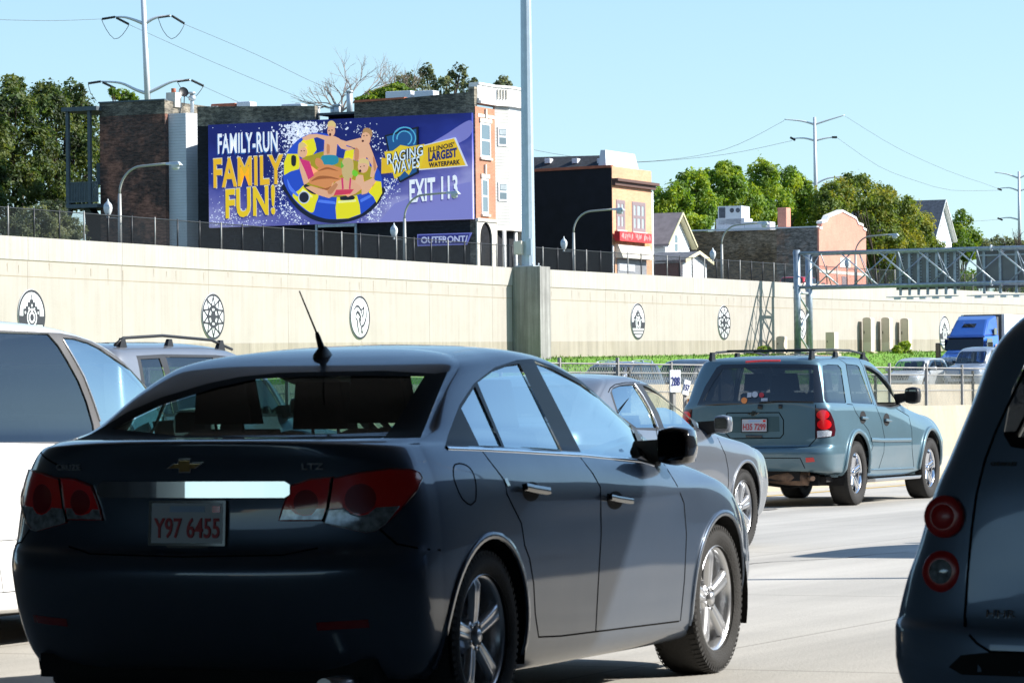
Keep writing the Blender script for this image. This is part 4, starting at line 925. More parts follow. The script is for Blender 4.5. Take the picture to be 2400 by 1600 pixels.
def build_van():
    pl = car_at(14.35, 10.62, 23.5, -7.0)
    root = empty('people_carrier', pl.loc(), pl.rz, 'white people carrier cut off by the left edge beside the dark saloon', 'car')
    bm = loft(VANR, 14, 12, 5); ax = (.95, 3.95); R = .33
    arches(bm, pl, ax, .38, R+.01); sk = Skin(bm); V, VM = pl.V, pl.VM; z = zoom(0, 720, 2.7036); both = ((V, -1), (VM, 1))
    z_ = lambda *p, y=-.8: pl.P(z(*p), y=y)
    front = z_((398,190),(470,196),(560,222),(640,262),(730,325),(850,405),(975,485),(1040,560),(1060,800),(645,800),(600,600),(530,430),(450,290), y=-.76)
    rearg = z_((-900,120),(-400,140),(0,155),(305,165),(370,240),(430,340),(500,470),(550,600),(590,740),(604,848),(-100,852),(-900,858), y=-.76)
    pillar = z_((-960,105),(-400,125),(0,143),(380,160),(480,180),(580,212),(660,255),(760,320),(880,400),(1000,480),(1075,560),(1100,850),(430,862),(-100,855),(-960,862), y=-.76)
    glaze(bm, root, both, [front], gm='glass_side'); glaze(bm, root, both, [rearg], pillar, gm='glass_dark', smat='plastic')
    end_glass(bm, root, View(0.0), [(-.74,1.12),(.74,1.12),(.62,1.55),(-.62,1.55)], lambda f: f.calc_center_median().x < .8 and f.calc_center_median().z > 1.05, 'rear_window', 'glass_dark')
    end_glass(bm, root, View(PI), [(-.64,1.03),(.64,1.03),(.56,1.46),(-.56,1.46)], lambda f: f.calc_center_median().x > 2.5, 'windscreen', 'shield')
    ptm = paint('white paint', (0.90, 0.90, 0.90), .0, .35); bm_obj(bm, 'body', ptm, root)
    gp = MB()
    for VV in (pl.side, pl.sideM):
        for P in ([(2.62,1.04),(2.66,.8),(2.64,.3)], [(1.35,1.04),(1.35,.75),(1.5,.3)], [(1.35,.3),(3.5,.3)], [(3.45,1.0),(3.55,.8),(3.5,.3)], [(2.5,.56),(1.4,.56)]): sk.strip(gp, VV, P, .006, .0008)
    gp.build('panel_gap', M['plastic'], root, fix=False)
    for VV, sg in both: ch = MB(); sk.strip(ch, VV, z_((400,210),(470,330),(530,440),(590,600),(630,720), y=-.76), .016, .006); ch.build('pillar_strip', M['satin'], root, fix=False)
    arch_liner(root, ax, .38, R+.01, .90, .32, M['dark'])
    w = wheel_parts(R, .21, .215, dict(n=5, w0=.06, w1=.09), [M['tyre'], M['rim'], M['dark'], M['disc']]); put_wheels(root, w, ax, R, .92, .215)
    b = MB(); b.box(.3, 4.4, -.75, .75, .16, .24); b.build('underbody', M['dark'], root)
    mirror_pair(root, 3.35, 1.06, 1.12, ptm); basic_cabin(root, .4, 3.7, .80, 1.05, [(1.4, .5, (-.4, .4)), (2.5, .5, (-.42, .42))], 3.4)
    return root

SUVR = [
     (.2,.34,[(.42,.78,.30),(1.0,.82,.27),(2.0,.83,.25),(2.9,.83,.25),(3.85,.80,.28),(4.3,.72,.28)],4.5,.28,3,3),
     (.04,.38,[(.38,.90,.36),(1.0,.91,.32),(2.0,.90,.29),(2.9,.90,.29),(3.85,.91,.33),(4.3,.84,.34)],4.65,.36,3.2,3),
     (.0,.58,[(.36,.92,.58),(1.0,.935,.58),(2.0,.92,.55),(2.9,.92,.55),(3.85,.935,.58),(4.3,.87,.58)],4.7,.6,3.4,3),
     (.08,.78,[(.38,.91,.80),(1.0,.93,.82),(2.0,.92,.80),(2.9,.92,.80),(3.82,.92,.80),(4.28,.86,.78)],4.66,.8,3.8,3),
     (.11,1.02,[(.40,.88,1.02),(1.0,.89,1.03),(2.0,.895,1.02),(2.85,.88,1.01),(3.65,.80,.985),(4.1,.74,.95)],4.5,.95,4,3),
     (.13,1.09,[(.42,.85,1.09),(1.0,.862,1.09),(2.0,.865,1.085),(2.8,.845,1.075),(3.4,.74,1.04),(3.85,.60,1.01)],4.2,1.0,4,3),
     (.14,1.13,[(.43,.84,1.13),(1.0,.85,1.13),(2.0,.853,1.12),(2.78,.83,1.11),(3.2,.74,1.07),(3.5,.64,1.05)],3.7,1.04,4,3),
     (.22,1.36,[(.48,.78,1.37),(1.0,.79,1.37),(2.0,.79,1.37),(2.6,.775,1.365),(2.9,.73,1.345),(3.08,.66,1.32)],3.22,1.29,4.2,3.2),
     (.32,1.56,[(.56,.71,1.57),(1.05,.72,1.575),(1.9,.725,1.58),(2.35,.71,1.57),(2.6,.67,1.545),(2.75,.61,1.52)],2.88,1.49,4.2,3.2),
     (.36,1.61,[(.60,.67,1.615),(1.08,.68,1.625),(1.85,.685,1.63),(2.22,.67,1.62),(2.44,.63,1.598),(2.58,.57,1.58)],2.7,1.55,4,3),
     (.48,1.65,[(.7,.55,1.655),(1.15,.56,1.665),(1.8,.56,1.67),(2.1,.55,1.662),(2.28,.52,1.648),(2.4,.46,1.635)],2.5,1.61,3,3),
     (.75,1.675,[(.9,.28,1.68),(1.25,.28,1.69),(1.7,.28,1.695),(1.95,.27,1.69),(2.1,.26,1.68),(2.2,.23,1.67)],2.3,1.655,3,3),
     (.95,1.68,[(1.05,0,1.685),(1.35,0,1.695),(1.65,0,1.70),(1.85,0,1.695),(1.98,0,1.687),(2.08,0,1.68)],2.2,1.665,2,2)]
def build_suv(name, loc, rz, ptm, label, group=None, rails=True, zs=1.0, detail=1.0, glass='glass_dark', railmat='trim', low=False):
    root = empty(name, loc, rz, label, 'car', group)
    R_ = [(a, b*zs, [(x, y, zz*zs) for x, y, zz in s], c, d*zs, e, f) for a, b, s, c, d, e, f in SUVR]
    bm = loft(R_, 9 if low else 14, 7 if low else 11, 4); ax = (1.0, 3.8); R = .345
    class Q: side = View(PI/2); sideM = View(PI/2, True)
    arches(bm, Q, ax, .40, R+.01); sk = Skin(bm)
    vs = ((Q.side, -1), (Q.sideM, 1)); k = zs
    g1 = [(.62,1.14*k),(1.02,1.14*k),(1.02,1.56*k),(.72,1.55*k)]; g2 = [(1.10,1.14*k),(1.98,1.14*k),(1.88,1.57*k),(1.12,1.57*k)]
    g3 = [(2.10,1.14*k),(3.05,1.12*k),(2.75,1.36*k),(2.42,1.545*k),(1.98,1.57*k)]
    glaze(bm, root, vs, [g1, g2, g3], [(.56,1.12*k),(3.18,1.10*k),(2.84,1.36*k),(2.48,1.565*k),(1.95,1.59*k),(1.1,1.59*k),(.68,1.575*k)], gm=glass)
    end_glass(bm, root, View(0.0), [(-.72,1.15*k),(.72,1.15*k),(.62,1.55*k),(-.62,1.55*k)], lambda f: f.calc_center_median().x < .8 and f.calc_center_median().z > 1.05, 'rear_window', 'glass_dark')
    end_glass(bm, root, View(PI), [(-.64,1.10*k),(.64,1.10*k),(.56,1.46*k),(.50,1.51*k),(-.50,1.51*k),(-.56,1.46*k)], lambda f: f.calc_center_median().x > 2.3, 'windscreen', 'shield', [(-.70,1.07*k),(.70,1.07*k),(.62,1.47*k),(.54,1.53*k),(-.54,1.53*k),(-.62,1.47*k)])
    bm_obj(bm, 'body', ptm, root)
    if rails:
        for sg in (-1, 1):
            b = MB(); y = sg*.60; b.tube([(.55, y, 1.655*k), (.68, y, 1.71*k), (1.3, y, 1.735*k), (2.1, y, 1.71*k), (2.45, y, 1.64*k)], .012, 8)
            for x in (.66, 1.4, 2.25): b.hexa([(x-.07, y-.02, 1.63*k), (x+.05, y-.02, 1.63*k), (x+.05, y+.02, 1.63*k), (x-.07, y+.02, 1.63*k)], [(x-.02, y-.012, 1.71*k), (x+.03, y-.012, 1.71*k), (x+.03, y+.012, 1.71*k), (x-.02, y+.012, 1.71*k)])
            b.build('roof_rail', M[railmat], root)
    gp = MB()
    for VV, sg in vs:
        for P in ([(2.04,1.1*k),(2.05,.6),(2.0,.34)], [(1.2,1.1*k),(1.25,.9),(1.42,.6),(1.46,.34)], [(3.1,1.05*k),(3.25,.8),(3.3,.34)]): sk.strip(gp, VV, P, .008, .001)
    gp.build('panel_gap', M['gap'], root, fix=False)
    VF = View(PI)
    for sg in (-1, 1):
        g = sk.patch(VF, [(sg*.50, .70), (sg*.80, .72), (sg*.84, .86), (sg*.52, .82)], .006, .05); bm_obj(g, 'headlight', M['white_lens'], root)
        g = sk.patch(View(0.0), [(sg*.70, .82), (sg*.86, .82), (sg*.83, 1.08), (sg*.72, 1.08)], .006, .05); bm_obj(g, 'tail_lamp', M['red'], root)
    g = sk.patch(VF, [(-.44,.62),(.44,.62),(.46,.82),(-.46,.82)], .006, .05); bm_obj(g, 'grille', M['gloss_black'], root)
    g = sk.patch(VF, [(-.60,.36),(.60,.36),(.62,.50),(-.62,.50)], .006, .05); bm_obj(g, 'lower_grille', M['dark'], root)
    arch_liner(root, ax, .40, R+.01, .88, .32, M['dark'])
    w = wheel_parts(R, .22, .22, dict(n=5, w0=.06, w1=.08), [M['tyre'], M['rim'], M['dark'], M['disc']]); put_wheels(root, w, ax, R, .905, .22)
    b = MB(); b.box(.3, 4.3, -.7, .7, .2, .3); b.build('underbody', M['dark'], root)
    mirror_pair(root, 2.95, 1.02, 1.17*k, ptm); basic_cabin(root, .4, 3.3, .76, 1.08*k, [(1.5, .5, (-.4, .4)), (2.4, .5, (-.4, .4))], 2.9)
    return root

# ------------------------------------------------------------ retro estate in deep shade on the right
def build_retro():
    pl = Placed((1.094, 10.5), (.0, .785), 23.5, 6.5)
    root = empty('retro_estate_car', pl.loc(), pl.rz, 'dark grey blue estate car with round stacked tail lamps, cut off by the right edge', 'car')
    rings = [
     (.12,.26,[(.4,.70,.24),(.85,.78,.22),(1.8,.80,.22),(2.6,.80,.22),(3.5,.78,.22),(4.0,.66,.24)],4.3,.26,2.8,2.6),
     (.02,.34,[(.36,.82,.32),(.85,.86,.28),(1.8,.85,.26),(2.6,.85,.26),(3.5,.86,.28),(4.0,.76,.3)],4.42,.32,2.8,2.6),
     (-.03,.47,[(.34,.868,.47),(.85,.88,.47),(1.8,.865,.42),(2.6,.865,.42),(3.5,.88,.46),(4.0,.8,.46)],4.47,.46,3.0,2.6),
     (-.02,.555,[(.34,.87,.56),(.85,.885,.57),(1.8,.868,.52),(2.6,.868,.52),(3.5,.885,.56),(4.0,.8,.56)],4.46,.56,3.0,2.6),
     (.05,.585,[(.35,.862,.60),(.85,.884,.64),(1.8,.87,.62),(2.6,.87,.62),(3.5,.88,.64),(3.95,.8,.62)],4.44,.62,3.4,2.6),
     (.075,.70,[(.34,.83,.70),(.85,.872,.73),(1.8,.87,.72),(2.6,.87,.72),(3.45,.86,.74),(3.9,.76,.70)],4.4,.70,4.0,2.6),
     (.085,.80,[(.33,.79,.80),(.85,.835,.82),(1.8,.868,.82),(2.6,.868,.82),(3.4,.83,.84),(3.85,.70,.80)],4.34,.78,4.2,2.6),
     (.10,.95,[(.33,.745,.95),(.85,.785,.95),(1.8,.86,.95),(2.6,.86,.95),(3.3,.77,.94),(3.8,.62,.9)],4.2,.86,4.2,2.6),
     (.125,1.06,[(.35,.70,1.06),(.85,.75,1.06),(1.8,.83,1.05),(2.55,.83,1.05),(3.1,.70,1.02),(3.5,.56,.98)],3.9,.92,4.2,2.6),
     (.18,1.21,[(.40,.65,1.21),(.85,.68,1.21),(1.8,.74,1.21),(2.4,.73,1.21),(2.75,.65,1.18),(2.95,.56,1.16)],3.1,1.12,4.0,3),
     (.27,1.38,[(.48,.60,1.38),(.9,.60,1.39),(1.8,.66,1.40),(2.2,.65,1.39),(2.45,.60,1.37),(2.6,.53,1.35)],2.75,1.31,3.8,3),
     (.38,1.50,[(.62,.48,1.51),(1.0,.50,1.53),(1.7,.55,1.545),(2.05,.54,1.54),(2.25,.50,1.52),(2.4,.44,1.50)],2.5,1.47,3.4,3),
     (.55,1.57,[(.78,.32,1.575),(1.1,.33,1.59),(1.65,.36,1.60),(1.9,.35,1.598),(2.1,.32,1.58),(2.22,.28,1.56)],2.35,1.53,3,3),
     (.8,1.60,[(.95,0,1.605),(1.2,0,1.62),(1.6,0,1.63),(1.8,0,1.627),(1.95,0,1.61),(2.05,0,1.6)],2.2,1.57,2,2)]
    bm = loft(rings, 18, 12, 6); ax = (.86, 3.49); R = .33
    arches(bm, pl, ax, .375, R+.005); sk = Skin(bm); V, VM = pl.V, pl.VM; VR = View(0.0)
    z = zoom(2150, 1050, 2.852); zb = zoom(1900, 700, 1.742); both = ((V, -1), (VM, 1))
    # rear-view frame: u = -y, so the left side of the car has negative u
    rwin = [(-.485,1.085),(-.51,1.12),(-.50,1.25),(-.45,1.37),(-.38,1.40),(.38,1.40),(.45,1.37),(.50,1.25),(.51,1.12),(.485,1.085),(.40,1.07),(-.40,1.07)]
    end_glass(bm, root, VR, rwin, lambda f: f.calc_center_median().x < .7 and f.normal.x < -.3, 'rear_window', 'glass_dark')
    vs = ((pl.side, -1), (pl.sideM, 1))
    glaze(bm, root, vs, [[(.65,1.12),(1.15,1.12),(1.15,1.38),(.85,1.38)], [(1.25,1.1),(1.9,1.1),(1.85,1.4),(1.25,1.4)], [(2.0,1.1),(2.8,1.1),(2.45,1.33),(2.1,1.39),(1.97,1.39)]], gm='glass_dark')
    ptm = paint('dark blue grey estate paint', (0.15, 0.21, 0.31), .35, .32)
    bm_obj(bm, 'body', ptm, root)
    # round lamps: domed lens in a red ring, standing proud of the corner
    for sg in (-1, 1):
        for zz, r_, yl, white in ((.885, .060, .675, False), (.727, .059, .683, True)):
            p = Vector((.125, sg*yl, zz)); n = Vector((-1, sg*.10, .05)).normalized()
            e = MB(); e.lathe([(r_*.9, .16), (r_*1.02, .0), (r_*1.02, -.012), (r_*.96, -.017), (r_*.66, -.021), (r_*.60, -.021)], 32, 'Y')
            o = e.build('tail_lamp', M['matte_red'], root, fix=False)
            y = -n; x = y.cross(Vector((0, 0, 1))).normalized(); zz_ = x.cross(y)
            o.matrix_local = Matrix(((x.x, y.x, zz_.x, p.x), (x.y, y.y, zz_.y, p.y), (x.z, y.z, zz_.z, p.z), (0, 0, 0, 1)))
            e = MB(); e.lathe([(r_*.61, -.019), (r_*.45, -.025), (r_*.22, -.028), (.0001, -.029)], 28, 'Y'); e.build('lamp_lens', M['clear'] if white else M['matte_red'], o, fix=False)
    gp = MB()
    for sg in (-1, 1):
        sk.strip(gp, VR, [(sg*.47,1.30),(sg*.535,1.13),(sg*.56,1.05),(sg*.58,.95),(sg*.592,.85),(sg*.602,.72),(sg*.608,.60),(sg*.60,.575),(sg*.55,.53),(sg*.51,.508),(0,.505)], .008, .001)
    gp.build('panel_gap', M['gap'], root, fix=False)
    g = sk.patch(VR, [(-.60,.495),(-.52,.505),(.52,.505),(.60,.495),(.64,.46),(.60,.44),(-.60,.44),(-.64,.46)], .002, .04); bm_obj(g, 'bumper_step', M['dark'], root)
    # tailgate badges
    decal_text(root, sk, VR, -.495, .610, 'HHR', .022, .088, M['chrome'], 'model_lettering', .01)
    decal_text(root, sk, VR, -.50, 1.035, 'CHEVROLET', .011, .080, M['plastic'], 'maker_lettering', .01)
    arch_liner(root, ax, .375, R+.005, .85, .32, M['dark'])
    w = wheel_parts(R, .215, .21, dict(n=5, w0=.06, w1=.08), [M['tyre'], M['rim'], M['dark'], M['disc']]); put_wheels(root, w, ax, R, .86, .21)
    b = MB(); b.box(.2, 4.1, -.66, .66, .17, .26); b.build('underbody', M['dark'], root)
    basic_cabin(root, .3, 3.0, .66, 1.0, [(1.3, .5, (-.35, .35)), (2.1, .5, (-.36, .36))], 2.6)
    return root
# ------------------------------------------------------------ setting materials
def concrete(name, c1, c2, streak=0.25, joints=None, rough=0.85, blotch=0.8, sx=1.0):
    m = mat(name, c1, rough); N, L, p = nodes(m); tc = N.new('ShaderNodeTexCoord'); v = tc.outputs['Object']
    f = ramp(N, L, noise(N, L, v, blotch, 9, 0.62), [(0.3, c2), (0.68, c1)])
    s = ramp(N, L, noise(N, L, scaled(N, L, v, (2.2*sx, 2.2*sx, 0.10)), 1.6, 6, 0.7), [(0.32, (1-streak,)*3), (0.62, (1.06,)*3)])
    c = mixcol(N, L, 1.0, f, s, 'MULTIPLY')
    fine = ramp(N, L, noise(N, L, v, 22, 4, 0.7), [(0.3, (0.93,)*3), (0.7, (1.05,)*3)])
    c = mixcol(N, L, 1.0, c, fine, 'MULTIPLY')
    if joints:
        step, w, dk = joints
        sx_ = N.new('ShaderNodeSeparateXYZ'); L.new(v, sx_.inputs[0])
        a = N.new('ShaderNodeMath'); a.operation = 'DIVIDE'; L.new(sx_.outputs[0], a.inputs[0]); a.inputs[1].default_value = step
        b = N.new('ShaderNodeMath'); b.operation = 'FRACT'; L.new(a.outputs[0], b.inputs[0])
        g = N.new('ShaderNodeMath'); g.operation = 'LESS_THAN'; L.new(b.outputs[0], g.inputs[0]); g.inputs[1].default_value = w/step
        c = mixcol(N, L, g.outputs[0], c, mixcol(N, L, 1.0, c, dk, 'MULTIPLY'))
    L.new(c, p.inputs['Base Color'])
    b = N.new('ShaderNodeBump'); b.inputs['Strength'].default_value = 0.35; b.inputs['Distance'].default_value = 0.01
    L.new(noise(N, L, v, 35, 5), b.inputs['Height']); L.new(b.outputs[0], p.inputs['Normal'])
    return m
def road_mat(name, c1, c2, lane=3.66, slab=6.0):
    m = mat(name, c1, 0.85); N, L, p = nodes(m); tc = N.new('ShaderNodeTexCoord'); v = tc.outputs['Object']
    f = ramp(N, L, noise(N, L, v, 0.35, 9, 0.65), [(0.3, c2), (0.7, c1)])
    tr = ramp(N, L, noise(N, L, scaled(N, L, v, (0.02, 0.9, 1)), 1.0, 5), [(0.35, (0.74,)*3), (0.65, (1.06,)*3)])
    fine = ramp(N, L, noise(N, L, v, 45, 3, 0.8), [(0.3, (0.88,)*3), (0.7, (1.08,)*3)])
    c = mixcol(N, L, 1.0, mixcol(N, L, 1.0, f, tr, 'MULTIPLY'), fine, 'MULTIPLY')
    sp = N.new('ShaderNodeSeparateXYZ'); L.new(v, sp.inputs[0])
    def line(i, step, w, ph):
        a = N.new('ShaderNodeMath'); a.operation = 'MULTIPLY_ADD'; L.new(sp.outputs[i], a.inputs[0]); a.inputs[1].default_value = 1/step; a.inputs[2].default_value = ph
        b = N.new('ShaderNodeMath'); b.operation = 'FRACT'; L.new(a.outputs[0], b.inputs[0])
        g = N.new('ShaderNodeMath'); g.operation = 'LESS_THAN'; L.new(b.outputs[0], g.inputs[0]); g.inputs[1].default_value = w/step; return g.outputs[0]
    x = N.new('ShaderNodeMath'); x.operation = 'MAXIMUM'; L.new(line(0, slab, 0.03, .4), x.inputs[0]); L.new(line(1, lane, 0.02, .22), x.inputs[1])
    L.new(mixcol(N, L, x.outputs[0], c, mixcol(N, L, 1.0, c, (0.62, 0.6, 0.58), 'MULTIPLY')), p.inputs['Base Color'])
    b = N.new('ShaderNodeBump'); b.inputs['Strength'].default_value = 0.5; b.inputs['Distance'].default_value = 0.006
    L.new(noise(N, L, v, 60, 4), b.inputs['Height']); L.new(b.outputs[0], p.inputs['Normal'])
    return m
E_ = {}
E_['wall'] = concrete('retaining wall concrete', (0.392, 0.360, 0.320), (0.36, 0.326, 0.285), .07, (6.4, .035, (0.62, 0.60, 0.58)))
E_['coping'] = concrete('coping concrete', (0.425, 0.402, 0.37), (0.385, 0.36, 0.322), .15, (6.4, .035, (0.6, 0.58, 0.56)), sx=2)
E_['wall_low'] = concrete('lower wall concrete', (0.355, 0.318, 0.262), (0.305, 0.268, 0.21), .25, (3.2, .03, (0.7, 0.68, 0.66)))  # slightly darker, browner band along the wall foot
E_['groove'] = mat('wall groove', (0.30, 0.25, 0.18), .9)
E_['crack'] = mat('rust streak', (0.33, 0.26, 0.18), .9)
E_['pier'] = concrete('stained pier concrete', (0.36, 0.352, 0.335), (0.25, 0.243, 0.23), .5, None, sx=1.5)
E_['soffit'] = mat('darkened concrete', (0.12, 0.12, 0.125), .9, var=.3, scale=.6)  # toned down so the cars reflect a dark underside and wall
E_['barrier'] = concrete('barrier concrete', (0.46, 0.40, 0.30), (0.38, 0.325, 0.235), .10, (4.0, .03, (0.7, 0.68, 0.66)))
E_['road'] = road_mat('road concrete', (0.53, 0.505, 0.455), (0.43, 0.41, 0.37))
E_['road2'] = road_mat('far road concrete', (0.36, 0.35, 0.33), (0.30, 0.29, 0.27))
E_['asphalt'] = mat('street asphalt', (0.06, 0.06, 0.062), .9, var=.3, scale=2)
E_['ballast'] = mat('track ballast', (0.26, 0.25, 0.23), .95, var=.6, scale=14, bump=1.0, bscale=20)
E_['soil'] = mat('ground soil and grass', (0.10, 0.12, 0.05), .95, var=.5, scale=.8)
E_['grassbed'] = mat('bank turf', (0.12, 0.27, 0.018), .9, var=.35, scale=3)
E_['galv'] = mat('galvanised steel', (0.30, 0.36, 0.42), .45, .55, var=.25, scale=6)
E_['galv_light'] = mat('light galvanised steel', (0.50, 0.55, 0.58), .45, .4, var=.15, scale=4)
E_['galv_white'] = mat('pale pylon steel', (0.62, 0.64, 0.68), .5, .15)
E_['alum'] = mat('sign back aluminium', (0.15, 0.16, 0.17), .5, .5, var=.15, scale=1.5)
E_['lamp_grey'] = mat('lamp post paint', (0.36, 0.36, 0.34), .5, .3)
E_['fence_dark'] = mat('dark fence post', (0.035, 0.037, 0.042), .5, .3)
E_['fence_grey'] = mat('weathered fence post', (0.33, 0.325, 0.31), .7, .2, var=.3)
E_['mesh_dark'] = wire('dark woven wire', (0.018, 0.019, 0.022), .06, .16)
E_['mesh_grey'] = wire('grey woven wire', (0.27, 0.28, 0.25), .055, .12)
E_['yellow'] = mat('yellow road paint', (0.62, 0.42, 0.10), .7, var=.3, scale=5)
E_['white_paint'] = mat('white paint', (0.78, 0.78, 0.76), .6, var=.08)
E_['beige_box'] = mat('beige cabinet paint', (0.66, 0.55, 0.44), .6, var=.08, scale=2)
E_['beige_lid'] = mat('pale cabinet paint', (0.74, 0.65, 0.54), .6, var=.08, scale=2)
E_['pole_paint'] = mat('blue grey pole steel', (0.42, 0.50, 0.57), .42, .35, var=.10, scale=3)
E_['ink_blue'] = mat('blue lettering', (0.02, 0.03, 0.20), .6)
E_['black'] = mat('black marking', (0.02, 0.022, 0.03), .6)
E_['plaque'] = mat('plaque white', (0.74, 0.76, 0.78), .6, var=.06)

def zr(t): return max(0.0, .8+.0127*(t-112))          # far carriageway climbs
TOPK = ((40, 6.95), (107, 7.09), (149, 7.20), (186, 7.43), (228, 7.85), (300, 8.4), (420, 9.6))
def ztop(t):
    for (a, za), (b, zb) in zip(TOPK, TOPK[1:]):
        if t <= b: return za+(zb-za)*max(0, t-a)/(b-a)
    return TOPK[-1][1]
def zbase(t): return zr(t)+1.9
def strip_mesh(ts, f, mi=0, mb=None):
    """quads joining consecutive cross-section point lists f(t) -> [(o, z), ...]"""
    mb = mb or MB(); rows = [f(t) for t in ts]; n = len(rows[0]); vs = [(t, o, z) for t, r in zip(ts, rows) for o, z in r]
    fs = [(i*n+k, (i+1)*n+k, (i+1)*n+k+1, i*n+k+1) for i in range(len(ts)-1) for k in range(n-1)]
    return mb.add(vs, fs, mi)
TS = [40, 80, 107, 128, 149, 168, 186, 207, 228, 264, 300, 360, 420]
GRND = []
def struct(name, mb, m, **k):
    o = mb.build(name, m, None, (0, 0, 0), RZ, **k); return tag(o, kind='structure')
b = MB(); b.quad((-900, -900, -.25), (3500, -900, -.25), (3500, 3500, -.25), (-900, 3500, -.25)); struct('ground', b, E_['soil'])
b = MB(); b.box(-80, 420, -26, 17.05, -.2, 0); struct('road', b, E_['road'])
b = MB(); b.quad((-40, 16.2, .004), (400, 16.2, .004), (400, 16.33, .004), (-40, 16.33, .004)); struct('yellow_edge_line', b, E_['yellow'])
b = MB()
for o in (4.95, 8.75, 12.5):
    for k in range(-3, 40):
        if not (0 <= k <= 6): b.quad((k*12.2, o-.06, .004), (k*12.2+3.0, o-.06, .004), (k*12.2+3.0, o+.06, .004), (k*12.2, o+.06, .004))
struct('lane_markings', b, E_['white_paint'])
b = MB(); strip_mesh(TS, lambda t: [(17.5, .35), (35.0, .35)], mb=b); struct('track_bed', b, E_['ballast'])
b = MB(); strip_mesh(TS, lambda t: [(35.3, zr(t)), (60.0, zr(t))], mb=b); struct('far_road', b, E_['road2'])
b = MB(); strip_mesh(TS, lambda t: [(60.0, zr(t)), (60.2, zr(t)+.12), (63.5, zr(t)+.9), (66.5, zbase(t)-.1), (68.05, zbase(t))], mb=b); struct('grass_bank', b, E_['grassbed'])
b = MB(); strip_mesh(TS, lambda t: [(68.45, ztop(t)-.55), (71.0, ztop(t)-.55), (71.0, ztop(t)-.67), (81.0, ztop(t)-.67), (81.0, ztop(t)-.53), (84.5, ztop(t)-.53)], mb=b); struct('street', b, E_['asphalt'])
b = MB(); strip_mesh(TS+[2500], lambda t: [(84.5, min(ztop(t), 9.4)-.60), (2500, min(ztop(t), 9.4)-.60)], mb=b); struct('upper_ground', b, E_['soil'])
# blades of grass on the bank
def grass_tufts():
    rnd = random.Random(3); mb = MB()
    for i in range(15000):
        t = rnd.uniform(146, 232); q = rnd.random()**.7; o = 60.3+q*7.5
        z = zr(t)+(.12+(o-60.2)/3.3*.78 if o < 63.5 else .9+(o-63.5)/3.0*.9 if o < 66.5 else 1.8+(o-66.5)*.06)
        h = rnd.uniform(.04, .12)*(1.5 if math.sin(t*.35)+math.sin(t*.13+1) > .9 else 1)*(1.6 if rnd.random() < .05 else 1); a = rnd.uniform(0, 6.28); w = rnd.uniform(.02, .05)
        dx, dy = math.cos(a)*w, math.sin(a)*w; lx, ly = rnd.uniform(-.1, .1), rnd.uniform(-.1, .1)
        mb.add([(t-dx, o-dy, z-.02), (t+dx, o+dy, z-.02), (t+lx, o+ly, z+h)], [(0, 1, 2)], 0 if rnd.random() < (.93 if math.sin(t*.22)+math.sin(t*.57+2)+math.sin(o*1.3) < 1.1 else .45) else 1)
    g1 = mat('grass blade', (0.15, 0.28, 0.03), .7, var=.5, scale=.35); g2 = mat('dry grass blade', (0.30, 0.28, 0.09), .8)
    o = mb.build('grass', [g1, g2], None, (0, 0, 0), RZ, fix=False); tag(o, 'bright green grass growing on the bank below the long concrete wall', 'grass', kind='stuff')
grass_tufts()

# ------------------------------------------------------------ barriers with their fences
def barrier(name, o0, zb, h, label, far=False):
    root = empty(name, W(0, o0, 0), RZ, label, 'barrier')
    ts = [-30, 0, 20, 40, 60, 80, 100, 120, 150, 180, 220, 300, 400]
    b = MB(); strip_mesh(ts, lambda t: [(-.30, zb(t)-.2), (-.30, zb(t)+.08), (-.19, zb(t)+.33), (-.10, zb(t)+h-.01), (-.08, zb(t)+h), (.08, zb(t)+h), (.10, zb(t)+h-.01), (.19, zb(t)+.33), (.30, zb(t)+.08), (.30, zb(t)-.2)], mb=b)
    b.build('barrier_wall', E_['barrier'], root); return root
barrier('concrete_barrier', 17.35, lambda t: 0.0, 1.10, 'near beige concrete barrier beside the sunlit road, carrying a low wire fence')
barrier('concrete_barrier', 35.2, lambda t: .35, 1.27, 'far beige concrete barrier beyond the railway bed, before the opposite carriageway')
def low_fence(name, o0, z0, z1, t0, t1, step, label, rails, postm, meshm, pr=.028, dark=0, zf=None):
    root = empty(name, W(t0, o0, 0), RZ, label, 'fence'); n = int((t1-t0)/step); pr *= .62
    rnd = random.Random(int(o0*10)); pp = None
    for k in range(n+1):
        if k*step > 130 and k % 2: continue
        b = MB(); hh = z1+rnd.uniform(.02, .07)
        b.box(-pr, pr, -pr, pr, z0, hh); me = b
        me.build('post', E_[dark] if (dark and k % 2) else postm, root, (k*step+rnd.uniform(-.06, .06), 0, 0))
    L_ = n*step
    for zz in rails:
        b = MB(); b.tube([(0, 0, zz), (L_, 0, zz)], .011, 6); b.build('rail', postm, root)
    b = MB(); b.quad((0, .03, z0), (L_, .03, z0), (L_, .03, z1), (0, .03, z1)); b.build('wire_mesh', meshm, root)
    return root
low_fence('wire_fence', 17.35, 1.10, 1.68, 24, 92, 1.72, 'low grey wire fence standing on the near concrete barrier', (1.67,), E_['fence_grey'], E_['mesh_grey'])
low_fence('wire_fence', 19.3, .35, 1.62, 28, 120, 2.6, 'darker wire fence with two rails just behind the near concrete barrier', (1.60, 1.34), E_['fence_grey'], E_['mesh_grey'], pr=.032, dark='fence_dark')
